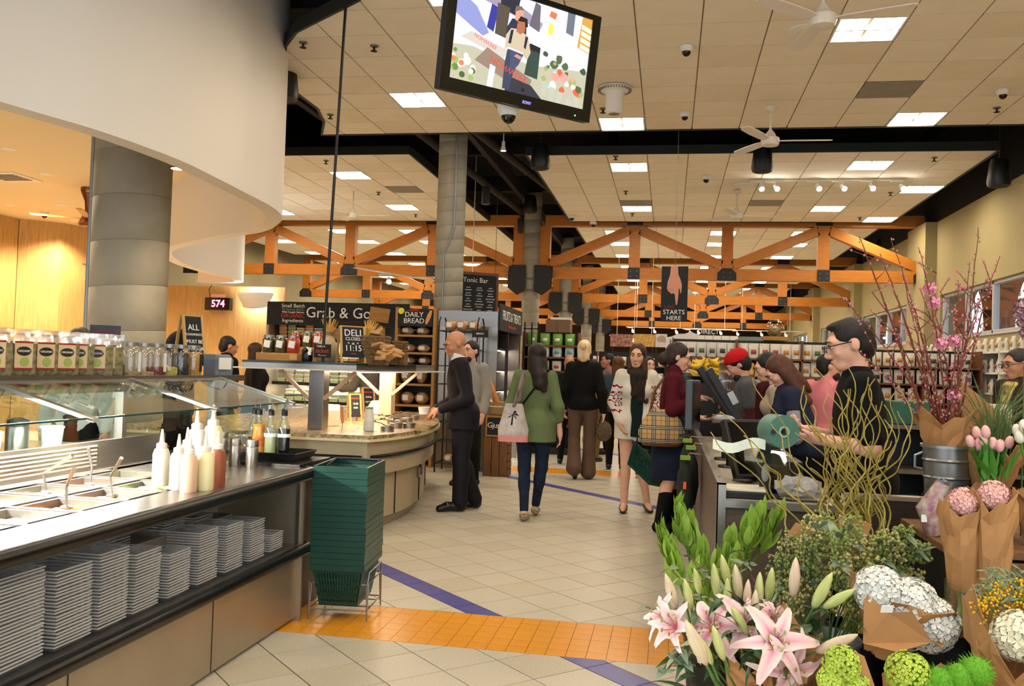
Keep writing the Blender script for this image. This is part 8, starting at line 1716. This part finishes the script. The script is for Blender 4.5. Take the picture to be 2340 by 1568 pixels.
def plaid():
    m = M('plaid_canvas', '#b08d5c', .7); nt = m.node_tree; b = nt.nodes['Principled BSDF']; N = nt.nodes.new; L = nt.links.new
    tc = N('ShaderNodeTexCoord'); sp = N('ShaderNodeSeparateXYZ'); L(tc.outputs['Object'], sp.inputs[0]); col = None
    def mt(op, a, v):
        n = N('ShaderNodeMath'); n.operation = op; L(a, n.inputs[0]); n.inputs[1].default_value = v; return n.outputs[0]
    prev = None
    def over(mask, c, fac):
        nonlocal prev
        mx = N('ShaderNodeMix'); mx.data_type = 'RGBA'
        if prev is None: mx.inputs[6].default_value = (*srgb('#b8965f'), 1)
        else: L(prev, mx.inputs[6])
        mx.inputs[7].default_value = (*srgb(c), 1); L(mt('MULTIPLY', mask, fac), mx.inputs[0]); prev = mx.outputs[2]
    for ax in (0, 2):
        fr_ = mt('FRACT', mt('DIVIDE', sp.outputs[ax], .12), 0)
        for c0, w, c, fc in ((.26, .04, '#14110f', .85), (.38, .04, '#14110f', .85), (.50, .04, '#14110f', .85), (.32, .018, '#e6ddc8', .8), (.44, .018, '#e6ddc8', .8), (.9, .025, '#8a2c20', .7)):
            over(mt('LESS_THAN', mt('ABSOLUTE', mt('SUBTRACT', fr_, c0), 0), w), c, fc)
    L(prev, b.inputs['Base Color']); return m
t = T('plaid_handbag', 'beige plaid handbag on the shoulder of the woman in maroon', 'handbag', (-.05, 8.08, .80), .1)
rows = [[(w_*math.cos(a), d_*math.sin(a), z+.04*math.cos(2*a)*z) for a in np.arange(0, 2*PI+.01, PI/10)] for z, w_, d_ in ((0, .15, .05), (.03, .19, .07), (.12, .21, .075), (.22, .17, .06), (.31, .10, .035), (.34, .07, .02))]
m_pl = plaid(); MB().grid([[(y, x, z) for x, y, z in r] for r in rows]).xf(Matrix.Rotation(PI/2, 4, 'Z')).build('bag_body', m_pl, t, smooth=True); MB().lathe([(.15, -.002), (.17, .03)], 20, mt=Matrix.Diagonal((1.08, .4, 1, 1))).build('leather_base', M('bag_leather', '#5b3018', .5), t); MB().tube([(-.11, 0, .29), (-.06, .05, .5), (.02, .11, .61), (.08, .16, .55), (.09, .05, .3)], .014, 6).build('strap', M('bag_leather', '#5b3018', .5), t)
t = T('shopping_basket', 'green shopping basket hanging between the two women', 'shopping basket', (-.20, 8.75, .45), .9); o = obj('basket_body', bme, t); sd_ = o.modifiers.new('s', 'SOLIDIFY'); sd_.thickness = .004; o.rotation_euler = (.5, .2, 0); MB().tube([(-.15, 0, .2), (-.1, .02, .42), (.1, .02, .42), (.15, 0, .2)], .007, 6).build('handle', m_blk, t)
# 7 cashier
f = Fig((.99, 4.66, 0), -PI/2-.08, 1.75, 'till operator in a black T-shirt with glasses behind the counter', 'light', h=.008, chest=(0, -.05, 1.27), hp=.3, hy=.05, eL=(.25, -.02, 1.13), wL=(.13, -.25, 1.16), hdL=(-.1, -1, .1), eR=(-.25, -.03, 1.12), wR=(-.1, -.26, 1.18), cL=.7, cR=.8, hnL=(-.2, 0, 1), hnR=(.2, 0, 1)).body()
f.hair('#17120f', 'short', extra=[f.he((0, -.03, .098), (.05, .05, .02))]); glasses(f, m_blk); f.top(cloth('tee_black', '#0d0d0e', bump=.35, bscale=10), 'tshirt', g=.028, fr=.82, hem=.86, k0=.04); f.pants(m_bl); f.shoes(m_lea, cut=False)
f.sub(MB().box((.165, -.08, 1.24), (.004, .07, .15), (0, 0, .15)), 'badge_holder', m_clr)
# 8-11 shoppers and staff at the tills
f = Fig((.86, 8.6, 0), -PI/2, 1.70, 'man with a red beanie and beard bending over the till', 'light', h=.012, chest=(0, -.12, 1.25), hp=.6, eL=(.24, -.1, 1.08), wL=(.12, -.34, 1.08), eR=(-.24, -.1, 1.08), wR=(-.12, -.34, 1.06)).body(); f.hair('#17110e', 'back'); f.mk([f.he((0, -.055, -.09), (.05, .05, .05)), f.he((0, -.085, -.06), (.026, .016, .02), 's')], 'beard', M('hair_#17110e', '#17110e')); f.mk([f.he((0, .02, .06), (.095, .115, .085)), f.he((0, .0, .03), (.092, .108, .03)), ('cut', f.hpt(0, -.0, .03), tuple(f.HR@V3(0, -.25, -1)))], 'beanie', cloth('red_knit', '#b5161a', bump=.6, bscale=60)); f.top(cloth('vest_grey', '#55585c'), 'vest', g=.03, fr=.6, hem=.9); f.mk(f.arm('L', .012, 1.8)+f.arm('R', .012, 1.8), 'shirt_sleeves', cloth('plaid_red', '#6d1f22', col2='#2e2a2a', vscale=20)); f.pants(m_bl)
f = Fig((.99, 8.05, 0), -PI/2+.1, 1.66, 'woman with black hair and maroon scarf beside the red beanie', 'light', True, h=.012, chest=(0, -.08, 1.26), hp=.4, wL=(.12, -.3, 1.02), eL=(.22, -.08, 1.08), wR=(-.1, -.3, 1.02), eR=(-.22, -.08, 1.08)).body(); f.hair('#14100f', 'long'); f.top(cloth('cream', '#b5a48f'), 'sweater', g=.025, hem=.9); f.mk([('e', f.J['neck']+V3(0, -.02, 0), (.1, .1, .05), None), ('c', f.J['neck']+V3(.04, -.1, -.02), f.J['chest']+V3(.04, -.14, -.12), .05, .04)], 'scarf', cloth('wine', '#3f121c')); f.pants(m_bl)
f = Fig((1.1, 7.35, 0), -PI/2+.05, 1.66, 'woman with long brown hair in a navy vest leaning over the till', 'light', True, h=.011, chest=(0, -.13, 1.24), hp=.75, wL=(.14, -.4, 1.03), eL=(.23, -.14, 1.04), wR=(-.1, -.38, 1.02), eR=(-.22, -.14, 1.04)).body()
f.hair('#4c2a1a', 'long', extra=[('c', f.hpt(.05, .02, -.03), f.hpt(.07, .0, -.3), .05, .04), ('c', f.hpt(-.05, .02, -.03), f.hpt(-.06, .0, -.3), .05, .03), ('c', f.hpt(.02, .07, 0), f.J['neck']+V3(.06, .1, -.14), .06, .05)]); f.top(cloth('navy_vest', '#22263a', bump=.5, bscale=12), 'vest', g=.04, fr=.3, hem=.88, k0=.05); f.mk(f.arm('L', .014, 1.9)+f.arm('R', .014, 1.9), 'shirt_sleeves', cloth('grey_melange', '#8d8c92')); f.pants(m_bl)
f = Fig((1.52, 9.0, 0), PI-.75, 1.68, 'man with a black beard in a pink shirt by the tills', 'light', h=.013, hy=-.6).body(); f.hair('#14100e', 'short'); f.mk([f.he((0, -.055, -.085), (.053, .052, .05)), f.he((0, -.085, -.055), (.026, .016, .018), 's')], 'beard', M('hair_#14100e', '#14100e')); f.top(cloth('pink', '#d97f8a', bump=.3, bscale=10), 'shirt', g=.028, fr=1.3, hem=.9); f.pants(m_bl)
f = Fig((2.86, 8.0, 0), -PI/2+.3, 1.74, 'man with glasses in a brown jacket beyond the flower stand', 'tan', h=.012, hp=.2).body(); f.hair('#2b2624', 'short'); glasses(f, m_blk); f.top(cloth('brown_jacket', '#32241b'), 'jacket', g=.04, hem=.85); f.mk([('e', f.J['neck']+V3(0, -.02, -.02), (.11, .11, .06), None), ('c', f.J['neck']+V3(.03, -.11, -.04), f.J['chest']+V3(.03, -.15, -.15), .05, .045)], 'scarf', cloth('patch_scarf', '#d9b860', col2='#3a3a48', vscale=18)); f.pants(m_denim)
# shoppers beyond the salad bar
f = Fig(ony(404, 1000, 6.3).to_2d().to_3d(), -1.2, 1.60, 'deli worker with big black curly hair behind the salad bar', 'brown', h=.013).body(); f.mk([f.he((0, .03, .06), (.13, .13, .12)), f.he((.06, .05, .12), (.08, .08, .07)), f.he((-.05, .06, .1), (.09, .08, .08)), f.he((0, -.1, -.03), (.065, .07, .085), 's')], 'hair', M('hair_afro', '#120d0b', .9, bump=1., bscale=60)); f.top(m_bl, 'shirt', g=.025, hem=.9); f.pants(m_bl)
f = Fig(ony(172, 1000, 6.3).to_2d().to_3d(), .3, 1.66, 'deli worker with short greying hair behind the snack pouches', 'light', h=.013).body(); f.hair('#4d443c', 'short'); f.top(cloth('white_coat', '#cfcac2'), 'shirt', g=.025, hem=.9); f.pants(m_bl)
f = Fig(ony(512, 1000, 10.2).to_2d().to_3d(), 2.4, 1.72, 'dark haired shopper in a black jacket waiting before the oak wall', 'tan', h=.013, hp=.3).body(); f.hair('#17110e', 'short'); f.top(m_bl, 'jacket', g=.045, hem=.85, neckz=.03); f.pants(m_bl); f.shoes(m_lea, cut=False)
f = Fig(ony(578, 1000, 10.8).to_2d().to_3d(), 2.2, 1.66, 'brown haired shopper in a dark hooded coat with a grey strap', 'light', True, h=.013).body(); f.hair('#3a2318', 'long'); f.top(cloth('charcoal', '#1c1a1a'), 'coat', g=.05, hem=.6, neckz=.03, flare=.05); f.pants(m_bl); f.shoes(m_lea, cut=False)
f = Fig((-4.42, 12.75, 0), -PI/2-.3, 1.70, 'shopper in a grey knit sweater reaching into the chilled case', 'light', h=.012, eL=(.27, -.12, 1.12), wL=(.25, -.36, 1.08), hdL=(0, -1, 0)).body(); f.hair('#2b1d15', 'short'); f.top(cloth('grey_knit', '#8a8073', bump=.9, bscale=60, var=.2, vscale=60), 'sweater', g=.04, fr=1.9, hem=.85); f.pants(m_bl); f.shoes(m_lea, cut=False)
# far shoppers
for i, (px, Y, rz, H, lab, sk, fem, hc, hs, tc_, g) in enumerate(((1296, 13.6, PI, 1.66, 'bald man in a black shirt beyond the blonde woman', 'tan', False, None, '', '#161616', .02), (1385, 15.5, -1.3, 1.74, 'dark haired man in a dusty pink shirt in the far aisle', 'tan', False, '#15100d', 'short', '#8a6a66', .02), (1408, 13.2, PI, 1.66, 'curly haired woman with her back turned in the far aisle', 'light', True, '#5a3418', 'long', '#3a4450', .03), (1352, 14.2, PI-.4, 1.62, 'shopper in a tan jacket beside the blonde woman', 'light', True, '#1d1512', 'long', '#b08a68', .04), (1548, 10.9, -1.2, 1.68, 'shopper in teal plaid with white sneakers beyond the woman in maroon', 'light', False, '#221812', 'short', '#1f4a48', .03), (1478, 12.5, .4, 1.66, 'dark haired woman beyond the woman in the cardigan', 'light', True, '#17110e', 'back', '#c9c2b8', .03))):
    q = ony(px, 1000, Y); f = Fig((q.x, Y, 0), rz, H, lab, sk, fem, h=.015).body()
    if hc: f.hair(hc, hs)
    f.top(cloth('far_%d' % i, tc_), 'shirt', g=g, hem=.88); f.pants(cloth('khaki', '#7a6242') if i == 3 else m_bl, g=.014); f.shoes(M('sneaker_white', '#cfcac4', .6) if i == 4 else m_lea, cut=False)
